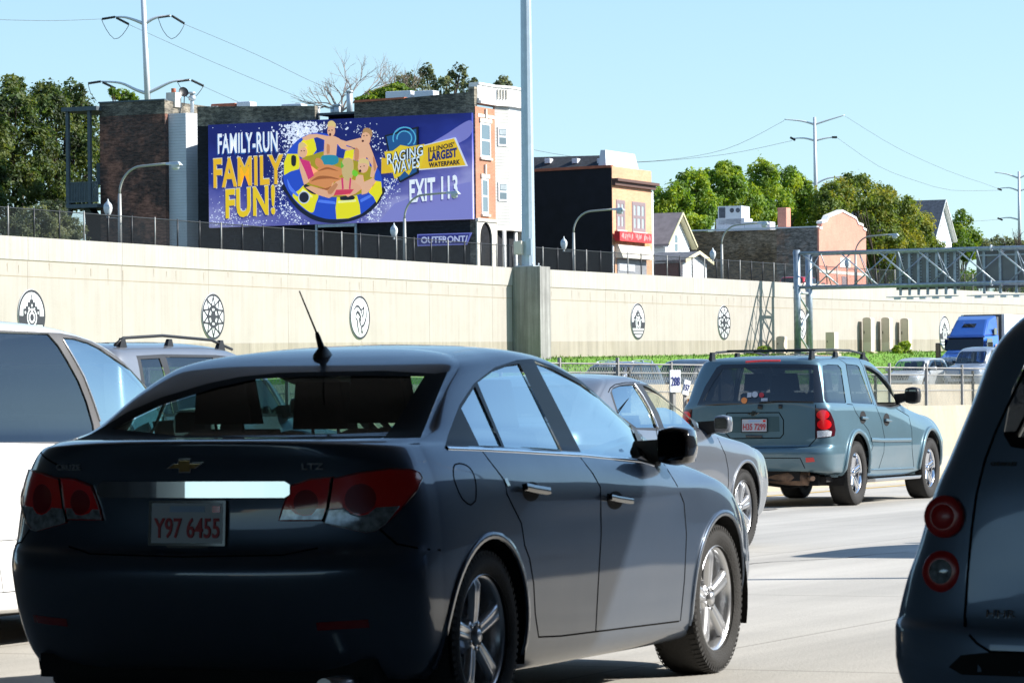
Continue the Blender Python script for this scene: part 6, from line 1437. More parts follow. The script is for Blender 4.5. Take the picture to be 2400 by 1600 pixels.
# ---- billboard on the side wall
POSTER_GLOW = 0.27                                          # glow added to the printed poster, keeping it bright on the shaded wall
def build_billboard():
    tb = TB-.30; P = lambda x, y: at_t(x, y, tb)
    (oL, zTL), (oR, zTR), (_, zBL), (_, zBR) = P(487.5, 287), P(1105.5, 271), P(488, 525), P(1104.5, 523)
    Wd = oL-oR; z0 = (zBL+zBR)/2; z1 = (zTL+zTR)/2; Hh = z1-z0
    root = empty('billboard', W(tb, (oL+oR)/2, z0), RZ-PI/2, 'large purple blue billboard for a waterpark with a family in a raft', 'billboard')
    # local: x to the right as seen from the road, y away from the viewer, z up
    b = MB(); b.box(-Wd/2, Wd/2, 0, .2, 0, Hh)
    m = mat('printed poster', (.1, .1, .4), .55); N, L, p = nodes(m); tc = N.new('ShaderNodeTexCoord'); sx = N.new('ShaderNodeSeparateXYZ'); L.new(tc.outputs['Generated'], sx.inputs[0])
    # the print runs from navy at the top to lavender at the lower corners
    def mth(op, a, b_, c=None):
        x = N.new('ShaderNodeMath'); x.operation = op
        for i, v in enumerate((a, b_, c)):
            if v is None: continue
            if isinstance(v, (int, float)): x.inputs[i].default_value = v
            else: L.new(v, x.inputs[i])
        return x.outputs[0]
    nz = noise(N, L, scaled(N, L, tc.outputs['Generated'], (3, 1, 2)), 1.5, 4, .55)
    e1 = mth('ABSOLUTE', mth('SUBTRACT', sx.outputs[0], .38), 0); f = mth('ADD', mth('MULTIPLY', mth('SUBTRACT', 1.0, sx.outputs[2]), .75), mth('MULTIPLY', e1, .85)); f = mth('ADD', f, mth('MULTIPLY', mth('SUBTRACT', nz, .5), .55))
    c = ramp(N, L, f, [(0.46, (0.004, 0.009, 0.14)), (0.70, (0.018, 0.032, 0.28)), (0.90, (0.17, 0.16, 0.44)), (1.12, (0.33, 0.31, 0.60))])
    L.new(c, p.inputs['Base Color']); L.new(c, p.inputs['Emission Color']); p.inputs['Emission Strength'].default_value = POSTER_GLOW
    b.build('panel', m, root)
    cols = {}
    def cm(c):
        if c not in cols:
            cols[c] = mat('poster ink with added glow', c, .55); q = cols[c].node_tree.nodes['Principled BSDF']; q.inputs['Emission Color'].default_value = (*c, 1); q.inputs['Emission Strength'].default_value = POSTER_GLOW
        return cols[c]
    def A(x, y):                                      # point measured on the poster -> local x, z
        u = (x-124)/(2202-124); yt = 122-52*u; yb = 925-6*u; return (-Wd/2+u*Wd, Hh*(yb-y)/(yb-yt))
    lay = [0.0]
    def shape(name, pts, col, smooth=False, y=None, parent=None):
        Q = smooth2(pts, 14, True) if smooth else pts
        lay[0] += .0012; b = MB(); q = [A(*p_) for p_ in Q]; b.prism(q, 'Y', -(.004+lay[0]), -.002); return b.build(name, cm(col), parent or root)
    # spray
    rnd = random.Random(11); s = MB(); 
    def blob(x, y, r_):
        n = rnd.randint(4, 6); a0 = rnd.uniform(0, 6); P_ = [A(x+r_*rnd.uniform(.5, 1.3)*math.cos(a0+2*PI*k/n), y+r_*rnd.uniform(.5, 1.3)*math.sin(a0+2*PI*k/n)) for k in range(n)]
        s.add([(q[0], -.003-.0003*rnd.random(), q[1]) for q in P_], [tuple(range(n))])
    for i in range(1500):
        a = rnd.uniform(0, 2*PI); k = 1+abs(rnd.gauss(0, .16)); x, y = 1120+400*k*math.cos(a), 560+400*k*math.sin(a)*.98
        if a > PI and x > 1150 and rnd.random() < .6: continue
        if 130 < x < 2195 and 125 < y < 915: blob(x, y, rnd.choice((3, 3, 4, 5, 8)))
    for i in range(650):
        x, y = rnd.gauss(880, 75), rnd.gauss(190, 55)
        if y > 115: blob(x, y, rnd.choice((4, 6, 8, 11)))
    for i in range(260):
        x, y = rnd.gauss(300, 160), rnd.gauss(860, 60)
        if 130 < x < 2190 and 130 < y < 915: blob(x, y, rnd.choice((3, 4, 6)))
    for i in range(200):
        x, y = rnd.uniform(140, 1400), rnd.uniform(130, 900); blob(x, y, rnd.choice((3, 4, 5)))
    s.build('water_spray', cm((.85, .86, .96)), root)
    lay[0] = .004
    # darker wave sweeps at right
    shape('wave', [(1480, 915), (1600, 780), (1850, 690), (2190, 620), (2200, 915)], (.25, .24, .58), False)
    shape('wave', [(1850, 340), (2000, 240), (2190, 130), (2190, 250), (2060, 330), (1900, 400)], (.22, .21, .54), True)
    ell = lambda rx, ry, a, cx=1120, cy=545: (cx+rx*math.cos(a), cy+ry*math.sin(a))
    # raft: dark underside, tube segments traced one by one, floor inside
    YL, BL, BD = (.95, .80, .012), (.018, .075, .55), (.010, .035, .30)
    shape('raft_underside', [(735, 600), (765, 700), (830, 790), (900, 850), (985, 895), (1100, 918), (1200, 915), (1300, 895), (1390, 850), (1450, 800), (1500, 730), (1500, 640), (1100, 600)], (.004, .006, .025), True)
    base = shape('raft', [(735, 440), (728, 560), (755, 640), (805, 715), (875, 790), (960, 845), (1060, 880), (1150, 888), (1245, 882), (1335, 855), (1410, 800), (1470, 735), (1505, 650), (1502, 560), (1470, 490), (1400, 420), (1300, 350), (1220, 290), (1140, 240), (1050, 205), (960, 205), (870, 240), (800, 300), (755, 365)], BL, True); base['label'] = 'blue and yellow raft printed on the billboard'
    for P_, c_ in (([(760, 362), (850, 365), (866, 440), (850, 485), (790, 500), (733, 530), (735, 430)], YL), ([(905, 605), (950, 650), (1005, 690), (985, 760), (960, 828), (900, 800), (800, 695), (850, 650)], YL), ([(1152, 714), (1310, 706), (1330, 780), (1336, 852), (1240, 884), (1146, 886), (1140, 800)], YL), ([(1400, 682), (1455, 592), (1500, 600), (1507, 690), (1462, 768), (1440, 720)], YL),
                   ([(862, 285), (900, 240), (965, 215), (1000, 330), (960, 380), (900, 405), (862, 360)], YL), ([(975, 216), (1045, 215), (1058, 330), (1000, 360)], BD), ([(1140, 295), (1225, 350), (1205, 425), (1130, 400)], BD), ([(1222, 350), (1292, 338), (1280, 430), (1205, 425)], YL),
                   ([(880, 400), (960, 375), (1060, 350), (1140, 395), (1290, 425), (1420, 480), (1450, 560), (1400, 660), (1290, 705), (1130, 712), (1000, 680), (900, 590), (868, 480)], (.42, .33, .012))): shape('raft_panel', P_, c_, len(P_) > 7)
    for P_ in ([(760, 560), (790, 620), (850, 690), (840, 700), (775, 640)], [(1010, 730), (1140, 750), (1140, 768), (1000, 748)], [(1335, 740), (1420, 700), (1425, 716), (1340, 760)]): shape('raft_sheen', P_, (.10, .22, .85), True)
    for P_ in ([(1160, 745), (1300, 738), (1304, 752), (1160, 760)], [(880, 640), (960, 700), (955, 712), (872, 655)]): shape('raft_sheen', P_, (1.0, .95, .35), True)
    for P_ in ([(890, 600), (930, 615), (992, 665), (985, 688), (940, 672), (892, 625)], [(1175, 712), (1280, 705), (1285, 735), (1180, 738)], [(797, 378), (830, 383), (826, 455), (797, 452)], [(1430, 575), (1455, 600), (1422, 645)]): shape('raft_handle', P_, (.008, .01, .02), True)
    shape('raft_patch', [ell(46, 50, 2*PI*i/20, 893, 708) for i in range(20)], (.60, .64, .75)); shape('raft_patch', [ell(38, 42, 2*PI*i/20, 893, 708) for i in range(20)], (.01, .012, .03))
    sk1, sk2, hair, hair2 = (.92, .47, .27), (.80, .28, .09), (.85, .58, .22), (.52, .27, .10)
    # boy at the back
    shape('person_print', [(880, 240), (905, 262), (1000, 236), (1060, 260), (1052, 380), (1150, 385), (1160, 290), (1190, 330), (1250, 350), (1290, 330), (1235, 315), (1175, 250), (1140, 232), (1080, 228), (1000, 210), (940, 212)], sk1, False)
    shape('person_print', [(1040, 385), (1150, 385), (1165, 440), (1100, 462), (1042, 440)], (.02, .28, .38), True)
    shape('person_print', [ell(30, 44, 2*PI*i/16, 1113, 190) for i in range(16)], sk1); shape('hair_print', [(1085, 160), (1090, 120), (1120, 108), (1145, 130), (1146, 165), (1125, 150), (1100, 152)], hair, True); shape('mouth_print', [ell(9, 13, 2*PI*i/10, 1105, 218) for i in range(10)], (.08, .01, .01))
    # man
    shape('person_print', [(1160, 250), (1230, 275), (1340, 250), (1410, 300), (1440, 380), (1472, 480), (1440, 570), (1415, 560), (1430, 470), (1390, 400), (1370, 440), (1280, 420), (1300, 330), (1250, 310), (1180, 290)], sk1, False)
    shape('person_print', [ell(36, 58, 2*PI*i/18, 1386, 250) for i in range(18)], sk1); shape('hair_print', [(1362, 215), (1368, 180), (1400, 172), (1432, 195), (1428, 245), (1412, 220), (1385, 205)], hair2, True); shape('mouth_print', [ell(10, 9, 2*PI*i/10, 1362, 275) for i in range(10)], (.08, .01, .01))
    for P_ in ([(1080, 290), (1100, 300), (1098, 370), (1078, 372)], [(1300, 330), (1330, 345), (1325, 425), (1296, 420)], [(1440, 400), (1456, 430), (1464, 500), (1448, 520)]): shape('body_shade', P_, (.66, .26, .12), True)
    # girl on the left
    shape('person_print', [(858, 400), (900, 420), (945, 430), (960, 560), (1000, 600), (1100, 640), (1130, 600), (1020, 560), (960, 530), (930, 590), (895, 610), (860, 480)], sk1, False)
    shape('person_print', [(995, 400), (1040, 420), (1050, 470), (1010, 475), (985, 440)], sk2, True)
    shape('person_print', [(935, 590), (990, 510), (1080, 515), (1190, 565), (1120, 600), (1100, 645), (1000, 620)], sk2, True); shape('person_print', [(1000, 490), (1080, 455), (1195, 490), (1195, 535), (1120, 560), (1060, 520)], sk2, True)
    shape('swimsuit_print', [(860, 400), (940, 425), (975, 540), (930, 570), (905, 500)], (.75, .03, .18), False)
    shape('person_print', [ell(34, 46, 2*PI*i/16, 888, 350) for i in range(16)], sk1); shape('hair_print', [(850, 330), (860, 280), (895, 275), (925, 310), (905, 310), (865, 330), (858, 400), (848, 380)], hair, True)
    for P_ in ([(950, 585), (1010, 545), (1100, 548), (1180, 575), (1100, 566), (1010, 570)], [(1000, 635), (1070, 640), (1110, 625), (1080, 655), (1020, 655)], [(1010, 505), (1080, 475), (1170, 510), (1085, 492)]): shape('body_shade', P_, (.42, .12, .03), True)
    # girl from behind
    shape('person_print', [(950, 620), (1080, 660), (1150, 590), (1230, 560), (1310, 590), (1365, 640), (1300, 690), (1240, 715), (1215, 690), (1285, 660), (1250, 700), (1130, 700), (1090, 720), (1000, 690), (905, 630)], (.90, .44, .25), False)
    shape('swimsuit_print', [(1150, 655), (1290, 655), (1260, 692), (1130, 700)], (.75, .04, .10)); shape('hair_print', [(1195, 460), (1210, 415), (1250, 405), (1283, 430), (1285, 510), (1268, 580), (1230, 585), (1200, 540)], (.70, .48, .20), True)
    for P_ in ([(1190, 565), (1205, 562), (1210, 650), (1196, 655)], [(1258, 562), (1270, 568), (1262, 655), (1250, 652)]): shape('strap_print', P_, (.75, .04, .16))
    shape('body_shade', [(1080, 665), (1150, 600), (1165, 615), (1110, 690)], (.62, .24, .10), True)
    # small boy at right
    shape('person_print', [(1310, 540), (1360, 545), (1368, 600), (1440, 570), (1460, 600), (1390, 690), (1350, 700), (1350, 640), (1300, 600)], (.92, .48, .28), False)
    shape('person_print', [ell(40, 48, 2*PI*i/16, 1362, 480) for i in range(16)], (.92, .48, .28)); shape('hair_print', [(1325, 460), (1332, 425), (1365, 412), (1405, 430), (1410, 480), (1390, 455), (1350, 450)], hair, True); shape('mouth_print', [ell(10, 12, 2*PI*i/10, 1340, 512) for i in range(10)], (.08, .01, .01))
    for (x_, y_) in ((1098, 186), (1122, 184), (1372, 235), (1395, 232), (878, 342), (900, 342), (1345, 478), (1372, 474)): shape('eye_print', [ell(5, 4, 2*PI*i/8, x_, y_) for i in range(8)], (.05, .02, .02))
    shape('shorts_print', [(1190, 430), (1215, 470), (1190, 490)], (.15, .5, .05)); shape('shorts_print', [(1285, 500), (1320, 520), (1315, 555), (1280, 540)], (.20, .62, .03), True)
    # lettering
    def words(txt, x0, x1, y0, y1, col, bold=.03, shadow=None, skew=0.0, name='lettering', rise=0.0, ol=None, ob=.022):
        (a, za), (b_, zb) = A(x0, y1), A(x1, y0); h, w = zb-za, b_-a
        for kk, (c_, dx, dy, bb) in enumerate(([(ol, 0, 0, bold+ob)] if ol else [])+([(shadow, -.05, -.07, bold)] if shadow else [])+[(col, 0, 0, bold)]):
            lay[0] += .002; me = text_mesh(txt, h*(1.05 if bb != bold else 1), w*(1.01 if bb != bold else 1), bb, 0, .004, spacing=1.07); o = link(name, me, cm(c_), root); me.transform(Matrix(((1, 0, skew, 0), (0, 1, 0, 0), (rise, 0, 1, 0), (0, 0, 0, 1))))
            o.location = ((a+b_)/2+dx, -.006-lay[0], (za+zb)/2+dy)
    lay[0] = .10
    words('FAMILY-RUN', 210, 692, 182, 352, (.97, .97, .98), .022, (.03, .13, .42))
    words('FAMILY', 172, 735, 372, 610, (.98, .52, .015), .03, (.02, .04, .22), ol=(.80, .74, .55), rise=.02)
    words('FUN!', 268, 668, 612, 850, (.98, .62, .01), .03, (.02, .04, .22), ol=(.80, .74, .55), rise=.05)
    # logo panel, yellow flag, outlined words
    shape('logo_panel', [(1538, 235), (1795, 172), (1795, 540), (1650, 612), (1585, 470)], (.005, .006, .012)); shape('logo_panel', [(1552, 245), (1783, 190), (1783, 530), (1655, 598), (1595, 465)], (.012, .09, .26))
    for a0, a1, rr, w_ in ((PI*.95, PI*2.35, 62, 10), (PI*.9, PI*2.2, 92, 9)):
        shape('wave_crest', [(1690+rr*math.cos(a0+(a1-a0)*i/16), 262+rr*math.sin(a0+(a1-a0)*i/16)) for i in range(17)]+[(1690+(rr-w_)*math.cos(a1-(a1-a0)*i/16), 262+(rr-w_)*math.sin(a1-(a1-a0)*i/16)) for i in range(17)], (.10, .45, .66))
    shape('logo_flag', [(1512, 410), (1560, 425), (1600, 530), (1508, 538)], (.88, .52, .015)); shape('logo_flag', [(1835, 320), (2080, 265), (2170, 495), (1800, 518)], (.75, .76, .8)); shape('logo_flag', [(1840, 326), (2074, 273), (2160, 489), (1808, 510)], (.90, .55, .015))
    shape('logo_burst', [(1534, 365), (1600, 360), (1660, 315), (1730, 330), (1840, 312), (1846, 395), (1830, 440), (1815, 500), (1750, 505), (1722, 555), (1690, 520), (1655, 560), (1610, 580), (1590, 500), (1555, 470)], (.90, .62, .02))
    words('RAGING', 1556, 1834, 348, 438, (.80, .90, .96), .012, None, 0, 'lettering', .20, (.004, .006, .012), .085); words('WAVES', 1596, 1808, 430, 522, (.80, .90, .96), .012, None, 0, 'lettering', .22, (.004, .006, .012), .085)
    words("ILLINOIS'", 1875, 2075, 318, 362, (.01, .01, .02), .03, rise=.16); words('LARGEST', 1875, 2095, 360, 440, (.01, .02, .15), .05, rise=.12); words('WATERPARK', 1878, 2118, 450, 492, (.01, .01, .02), .04, rise=.06)
    words('EXIT 113', 1728, 2098, 575, 765, (.97, .97, .98), .03, (.08, .08, .3), rise=.06)
    # carrying brackets
    for x in (980, 1290): b = MB(); b.box(A(x, 900)[0]-.06, A(x, 900)[0]+.06, .06, .18, -2.9, .0); b.build('bracket_post', E_['galv'], root)
    b = MB(); b.box(-Wd*.08, Wd*.06, .0, .25, -.18, -.02); b.build('catwalk', E_['galv'], root)
    # name board of the poster firm
    o0, z1_ = P(976, 549); o1, z0_ = P(1104, 573); r2 = empty('name_board', W(tb+.1, (o0+o1)/2, (z0_+z1_)/2), RZ-PI/2, 'blue name board reading OUTFRONT under the billboard', 'sign')
    w_, h_ = o0-o1, z1_-z0_
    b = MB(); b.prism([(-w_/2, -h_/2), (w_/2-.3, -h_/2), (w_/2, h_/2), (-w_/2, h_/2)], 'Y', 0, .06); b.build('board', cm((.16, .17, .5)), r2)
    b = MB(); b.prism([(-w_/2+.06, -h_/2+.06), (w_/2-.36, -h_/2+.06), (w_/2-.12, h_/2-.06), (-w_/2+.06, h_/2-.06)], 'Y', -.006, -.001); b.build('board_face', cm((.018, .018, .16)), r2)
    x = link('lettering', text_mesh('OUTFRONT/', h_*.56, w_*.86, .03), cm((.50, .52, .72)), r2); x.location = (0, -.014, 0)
build_billboard()

# ---- brick house with timber porches at far left
def build_rear_house():
    ta = TB+1.0; P = lambda x, y, t=ta: at_t(x, y, t)
    root = empty('brick_house', W(0, 0, 0), RZ, 'dark brick house with white side and timber porches at the far left', 'building')
    o1, zt = P(233, 243); o2, zt2 = P(386, 243); o3, zt3 = P(456, 250)
    b = MB(); b.box(ta, ta+12, o2, o1, ZS, zt-.75); b.build('brick_wall', BM['dark_brick'], root)
    b = MB(); b.box(ta-.01, ta+12, o2, o1, zt-.747, zt); b.build('parapet', BM['top_brick'], root)
    b = MB(); b.box(ta-.06, ta+.3, o2-.02, o1+.05, zt+.002, zt+.09); b.build('coping', BM['porch_paint'], root)
    om = P(427, 260)[0]
    b = MB(); b.prism([(ta+.4, o2-.003), (ta+.4, om), (ta+2.2, o3), (ta+8, o3), (ta+8, o2-.003)], 'Z', ZS, zt2-.55); b.build('sided_wall', BM['white_siding'], root)
    for (y0, y1) in ((308, 350), (438, 478)):
        z1 = P(458, y0)[1]; z0 = P(458, y1)[1]; f = MB(); f.box(ta+2.4, ta+3.6, o3-.06, o3-.003, z0, z1); w = f.build('window', BM['window_white'], root); g = MB(); g.box(ta+2.5, ta+3.5, o3-.07, o3-.055, z0+.08, z1-.08); g.build('pane', BM['window_glass'], w)
    # chimney, dish, vent
    oc, zc = P(379, 214); b = MB(); b.box(ta+1, ta+1.7, oc-.3, oc+.3, zt-.3, zc); b.build('chimney', BM['stone'], root)
    b = MB(); b.tube([(ta+1.35, oc, zc), (ta+1.35, oc, zc+.25)], .14, 8); b.build('chimney_pot', BM['terracotta'], root)
    od, zd = P(389, 210); b = MB(); b.lathe([(.0001, .05), (.16, .04), (.28, 0), (.30, -.02)], 18, 'X', c=(0, 0, 0)); q = b.build('satellite_dish', M['trim'], root, fix=False); q.location = (ta+2, od, zd); q.rotation_euler = (0, .3, .9)
    b = MB(); b.tube([(ta+2.03, od-.05, zd-.1), (ta+2.03, od, zt-.2)], .03, 6); b.build('dish_mast', M['trim'], root)
    ov, zv = P(409, 215); b = MB(); b.tube([(ta+2, ov, zt-.6), (ta+2, ov, zv)], .11, 10); b.tube([(ta+2, ov, zv), (ta+2, ov, zv+.12)], .2, 10); b.tube([(ta+2, ov, zv-.35), (ta+2, ov, zv-.1)], .2, 10); b.build('roof_vent', E_['galv_light'], root)
    for k, x in enumerate((430, 438, 446)): o_, z_ = P(x, 245); b = MB(); b.tube([(ta+3, o_, z_-.6), (ta+3, o_, z_+.1)], .12, 8); b.build('roof_vent', E_['galv_light'], root)
    # porches
    tp = ta-.3; Q = lambda x, y: at_t(x, y, tp)
    oa, zr_ = Q(155, 258); ob, _ = Q(232, 258)
    b = MB(); b.box(tp-.3, tp+3.0, ob, oa+.15, zr_-.12, zr_+.12); b.build('porch_roof', BM['porch_paint'], root)
    _, zf = Q(165, 480); _, zrail = Q(165, 428)
    for x, z0, z1 in ((161, ZS, zr_-.12), (212, zf, zr_-.12)):
        o_, _ = Q(x, 300); b = MB(); b.box(tp-.2, tp+.0, o_-.09, o_+.09, z0, z1); b.build('porch_post', BM['porch_paint'], root)
    b = MB(); b.box(tp-.3, tp+3, ob, oa+.1, zf-.22, zf+.0); b.build('porch_floor', BM['porch_paint'], root)
    b = MB(); b.box(tp-.18, tp-.1, ob, oa, zrail-.06, zrail); b.box(tp-.18, tp-.1, ob, oa, zf+.1, zf+.16)
    n = 20
    for k in range(n): y = ob+(oa-ob)*(k+.5)/n; b.box(tp-.16, tp-.12, y-.04, y+.04, zf+.16, zrail-.06)
    b.build('railing', BM['porch_paint'], root)
    o1_, z1_ = Q(200, 380); _, z2_ = Q(200, 425); b = MB(); b.box(tp+1.2, tp+1.3, ob, o1_, z2_, z1_); b.box(tp+1.1, tp+2.8, ob, o1_, z2_-.12, z2_); b.build('upper_landing', BM['porch_paint'], root)
    b = MB(); oS, zS_ = Q(185, 488); oT, zT = Q(235, 560); b.prism([(oS, zS_), (oS-.3, zS_), (oT-.6, zT-.5), (oT+1.2, zT-.5)], 'X', tp+.6, tp+1.4); b.build('stair_flight', BM['porch_paint'], root)
    b = MB(); b.box(tp+.5, tp+1.5, ob, Q(190, 540)[0], ZS, zf-.6); b.build('stair_enclosure', mat('dark timber boarding', (.018, .017, .016), .9), root)
    return root
build_rear_house()

# ---- orange brick shop with black side wall
TC, _ = at_o(1434, 450, OF); ZC = ztop(TC)-.53
def build_shop():
    root = empty('brick_shop', W(0, 0, 0), RZ, 'orange brick shop with black side wall and a red sign', 'building')
    FO = lambda x, y, o=OF: at_o(x, y, o)
    t1, _ = FO(1526, 450); zf = FO(1434, 389)[1]; P = lambda x, y: at_t(x, y, TC)
    oback, zb_ = P(1180, 405); _, zs0 = P(1434, 389)
    b = MB(); b.prism([(OF+.02, ZC), (OF+.02, zs0-.1), (oback, P(1200, 406)[1]), (oback, ZC)], 'X', TC+.0, TC+.3); b.build('side_wall', mat('black tarred render', (.0065, .0075, .012), .9, var=.4, scale=2), root)
    b = MB(); b.prism([(OF+.02, zs0-.1), (OF+.02, zs0+.06), (oback, P(1200, 406)[1]+.16), (oback, P(1200, 406)[1])], 'X', TC-.06, TC+.36); b.build('coping', BM['terracotta'], root)
    b = MB(); b.box(TC-.06, TC+.1, OF-.06, OF+.0, ZC, FO(1434, 575)[1]); b.build('stone_quoin', BM['cream'], root)
    b = MB(); b.box(TC+.003, t1, OF-.02, OF+.3, ZC, zf); b.build('front_wall', BM['orange_brick'], root)
    b = MB(); b.box(t1-.002, t1+.3, OF-.02, oback, ZC, zf-1.2); b.build('party_wall', BM['white_siding'], root)
    b = MB(); b.box(t1+.0, t1+.22, OF-.03, OF+.3, ZC, FO(1530, 468)[1]); b.build('white_edge', BM['cream'], root)
    # shingled roof behind a pale parapet screen
    zr0 = P(1255, 400)[1]; zr1 = at_t(1255, 368, TC+2.2)[1]; zr2 = at_t(1424, 364, TC+2.2)[1]
    b = MB(); b.hexa([(TC+.35, OF+1.0, zr0-.2), (TC+.35, oback, zr0-.2), (TC+5, oback, zr0-.2), (TC+5, OF+1.0, zr0-.2)], [(TC+2.2, OF+1.0, zr2), (TC+2.2, oback, zr1), (TC+5, oback, zr1), (TC+5, OF+1.0, zr2)]); b.build('roof', BM['shingle'], root)
    for x in (1287, 1351, 1410): o_, z_ = at_t(x, 374, TC+1.6); q = MB(); q.box(TC+1.3, TC+1.8, o_-.18, o_+.18, z_-.25, z_+.05); q.build('roof_vent', BM['ac'], root, bevel=.03)
    (ta_, za_), (tb__, zb__) = FO(1424, 353, OF+.6), FO(1506, 364, OF+.6)
    b = MB(); b.hexa([(TC+.1, OF+.4, zf+.002), (t1-.9, OF+.4, zf+.002), (t1-.9, OF+.9, zf+.002), (TC+.1, OF+.9, zf+.002)], [(TC+.25, OF+.5, za_), (t1-1.3, OF+.5, za_), (t1-1.3, OF+.8, za_), (TC+.25, OF+.8, za_)]); b.build('roof_screen', BM['membrane'], root)
    zcn = FO(1434, 418)[1]; b = MB(); b.box(TC-.05, t1+.35, OF-.42, OF-.02, zcn-.16, zcn); b.box(TC-.02, t1+.2, OF-.24, OF-.021, zcn-.40, zcn-.162); b.build('cornice', mat('brown cornice', (.10, .05, .04), .7), root)
    for (x0, x1, y0, y1, n) in ((1443, 1463, 469, 539, 1), (1480, 1511, 474, 544, 2)):
        a, c, z0, z1 = frame_o(x0, x1, y0, y1, OF); window(root, a, c, OF-.022, z0, z1, 'window_mauve', 'curtain', .22, True, n, 'stone')
        q = MB(); q.box(c-.20, c-.02, OF-.055, OF-.0525, z0, z1); 
    a, c, z0, z1 = frame_o(1451, 1526, 545, 567, OF-.5); r2 = empty('shop_sign', W(a, OF-.55, z0), RZ, 'worn red shop sign over the awning of the orange brick shop', 'sign')
    q = MB(); q.box(0, c-a, 0, .35, 0, z1-z0); q.build('sign_board', BM['sign_red'], r2)
    rnd = random.Random(2)
    g = MB(); hh = z1-z0; x = .25
    while x < c-a-.2:                                  # the lettering is too worn to read: only slanting strokes are left
        if not (2.0 < x < 2.35 or 3.3 < x < 3.6):
            s_ = rnd.uniform(-.10, .10); y0_, y1_ = hh*rnd.uniform(.10, .45), hh*rnd.uniform(.60, .92); g.add([(x-.03, -.008, y0_), (x+.03, -.008, y0_), (x+.03+s_, -.008, y1_), (x-.03+s_, -.008, y1_)], [(0, 1, 2, 3)])
        x += rnd.uniform(.10, .19)
    g.build('worn_strokes', BM['sign_pink'], r2)
    a, c, z0, z1 = frame_o(1438, 1518, 562, 575, OF-.05); q = MB(); q.box(a, c, OF-.12, OF-.02, z0, z1); q.build('timber_fascia', mat('orange fascia boards', (.55, .30, .14), .8, var=.5, scale=5), root)
    a, c, z0, z1 = frame_o(1444, 1518, 575, 607, OF-.1); q = MB(); q.hexa([(a, OF-.55, z0), (c, OF-.55, z0), (c, OF-.03, z0), (a, OF-.03, z0)], [(a, OF-.22, z1), (c, OF-.22, z1), (c, OF-.03, z1), (a, OF-.03, z1)]); q.build('awning', BM['awning'], root)
    a, c, _, _ = frame_o(1446, 1514, 575, 607, OF-.03); q = MB(); q.box(a, c, OF-.06, OF-.022, ZC, z0-.05); q.build('shutter', BM['shutter'], root)
    q = MB(); q.box(a+.2, a+2.6, OF-.09, OF-.061, z0-.75, z0-.30); q.build('blind_box', BM['ac'], root)
build_shop()

# ---- white gabled house
def gable_house(name, x_l, x_apex, x_r, y_eave, y_apex, o, depth, root_label, wallm, roofm, trimm, zs_off=-.53, over=.35):
    (t0, ze), (t1, _), (ta, za) = at_o(x_l, y_eave, o), at_o(x_r, y_eave, o), at_o(x_apex, y_apex, o); ta = (t0+t1)/2; zs = ztop(t0)+zs_off
    root = empty(name, W(0, 0, 0), RZ, root_label, 'building')
    b = MB(); b.prism([(t0, zs), (t0, ze), (ta, za-.12), (t1, ze), (t1, zs)], 'Y', o, o+depth); b.build('wall', BM[wallm], root)
    sl = (za-ze)/(ta-t0); ex = over
    for sg, te in ((-1, t0), (1, t1)):
        b = MB(); P0 = (te+sg*ex, ze-sl*ex); P1 = (ta, za); b.prism([P0, P1, (P1[0], P1[1]+.14), (P0[0], P0[1]+.14)], 'Y', o-over, o+depth+.3); b.build('roof', BM[roofm], root)
        b = MB(); b.prism([(P0[0], P0[1]+.03), (P1[0], P1[1]+.03), (P1[0], P1[1]+.155), (P0[0], P0[1]+.155)], 'Y', o-over-.08, o-over-.003); b.build('barge_board', BM[trimm], root)
        b = MB(); b.prism([(P0[0], P0[1]-.06), (P1[0], P1[1]-.06), (P1[0], P1[1]-.003), (P0[0], P0[1]-.003)], 'Y', o-over, o-.003); b.build('soffit', BM['cream'] if sg < 0 else BM[trimm], root)
    return root, t0, t1, ta, ze, za, zs
def build_white_house():
    o = OF+1.0; root, t0, t1, ta, ze, za, zs = gable_house('white_house', 1559, 1592, 1616, 566, 504, o, 16, 'white house with brown roof and yellow gable trim beside the orange shop', 'house_siding', 'brown_roof', 'yellow_trim')
    a, c, z0, z1 = frame_o(1579, 1588, 549, 592, o); window(root, a, c, o-.003, z0, z1, 'cream', 'window_glass', .07, True, 0, 'cream')
    # porch with its own small gable
    po = o-2.4; (p0, pz), (p1, _), = at_o(1600, 610, po), at_o(1656, 612, po); pm = (p0+p1)/2; pa = at_o(1632, 595, po)[1]
    b = MB(); b.prism([(p0, zs), (p0, pz), (pm, pa), (p1, pz), (p1, zs)], 'Y', po, po+.2); b.build('porch_front', BM['house_siding'], root)
    for sg, te in ((-1, p0), (1, p1)):
        b = MB(); b.prism([(te+sg*.35, pz-.12), (pm, pa+.02), (pm, pa+.14), (te+sg*.35, pz+.02)], 'Y', po-.3, o-.003); b.build('porch_roof', BM['grey_roof'], root)
        b = MB(); b.prism([(te+sg*.35, pz-.16), (pm, pa-.02), (pm, pa+.17), (te+sg*.35, pz+.05)], 'Y', po-.36, po-.303); b.build('porch_barge_board', BM['yellow_trim'], root)
    b = MB(); b.box(p0+.0, p0+.15, po+.2, o, zs, pz-1.3); b.build('porch_side', mat('brown porch boards', (.08, .035, .03), .8), root)
    b = MB(); b.box(p0-.05, p0+.12, po+.25, o-.2, pz-1.25, pz-.15); b.build('porch_blind', mat('maroon blind', (.07, .022, .022), .8), root)
    for q in (.62, .80): window(root, p0+(p1-p0)*q-.25, p0+(p1-p0)*q+.25, po-.003, zs+.3, zs+1.35, 'window_white', 'window_glass', .1, False)
    b = MB(); b.box(p0+.5, p0+1.3, po-.02, po-.002, zs, zs+1.3); b.build('porch_door', BM['window_mauve'], root)
build_white_house()

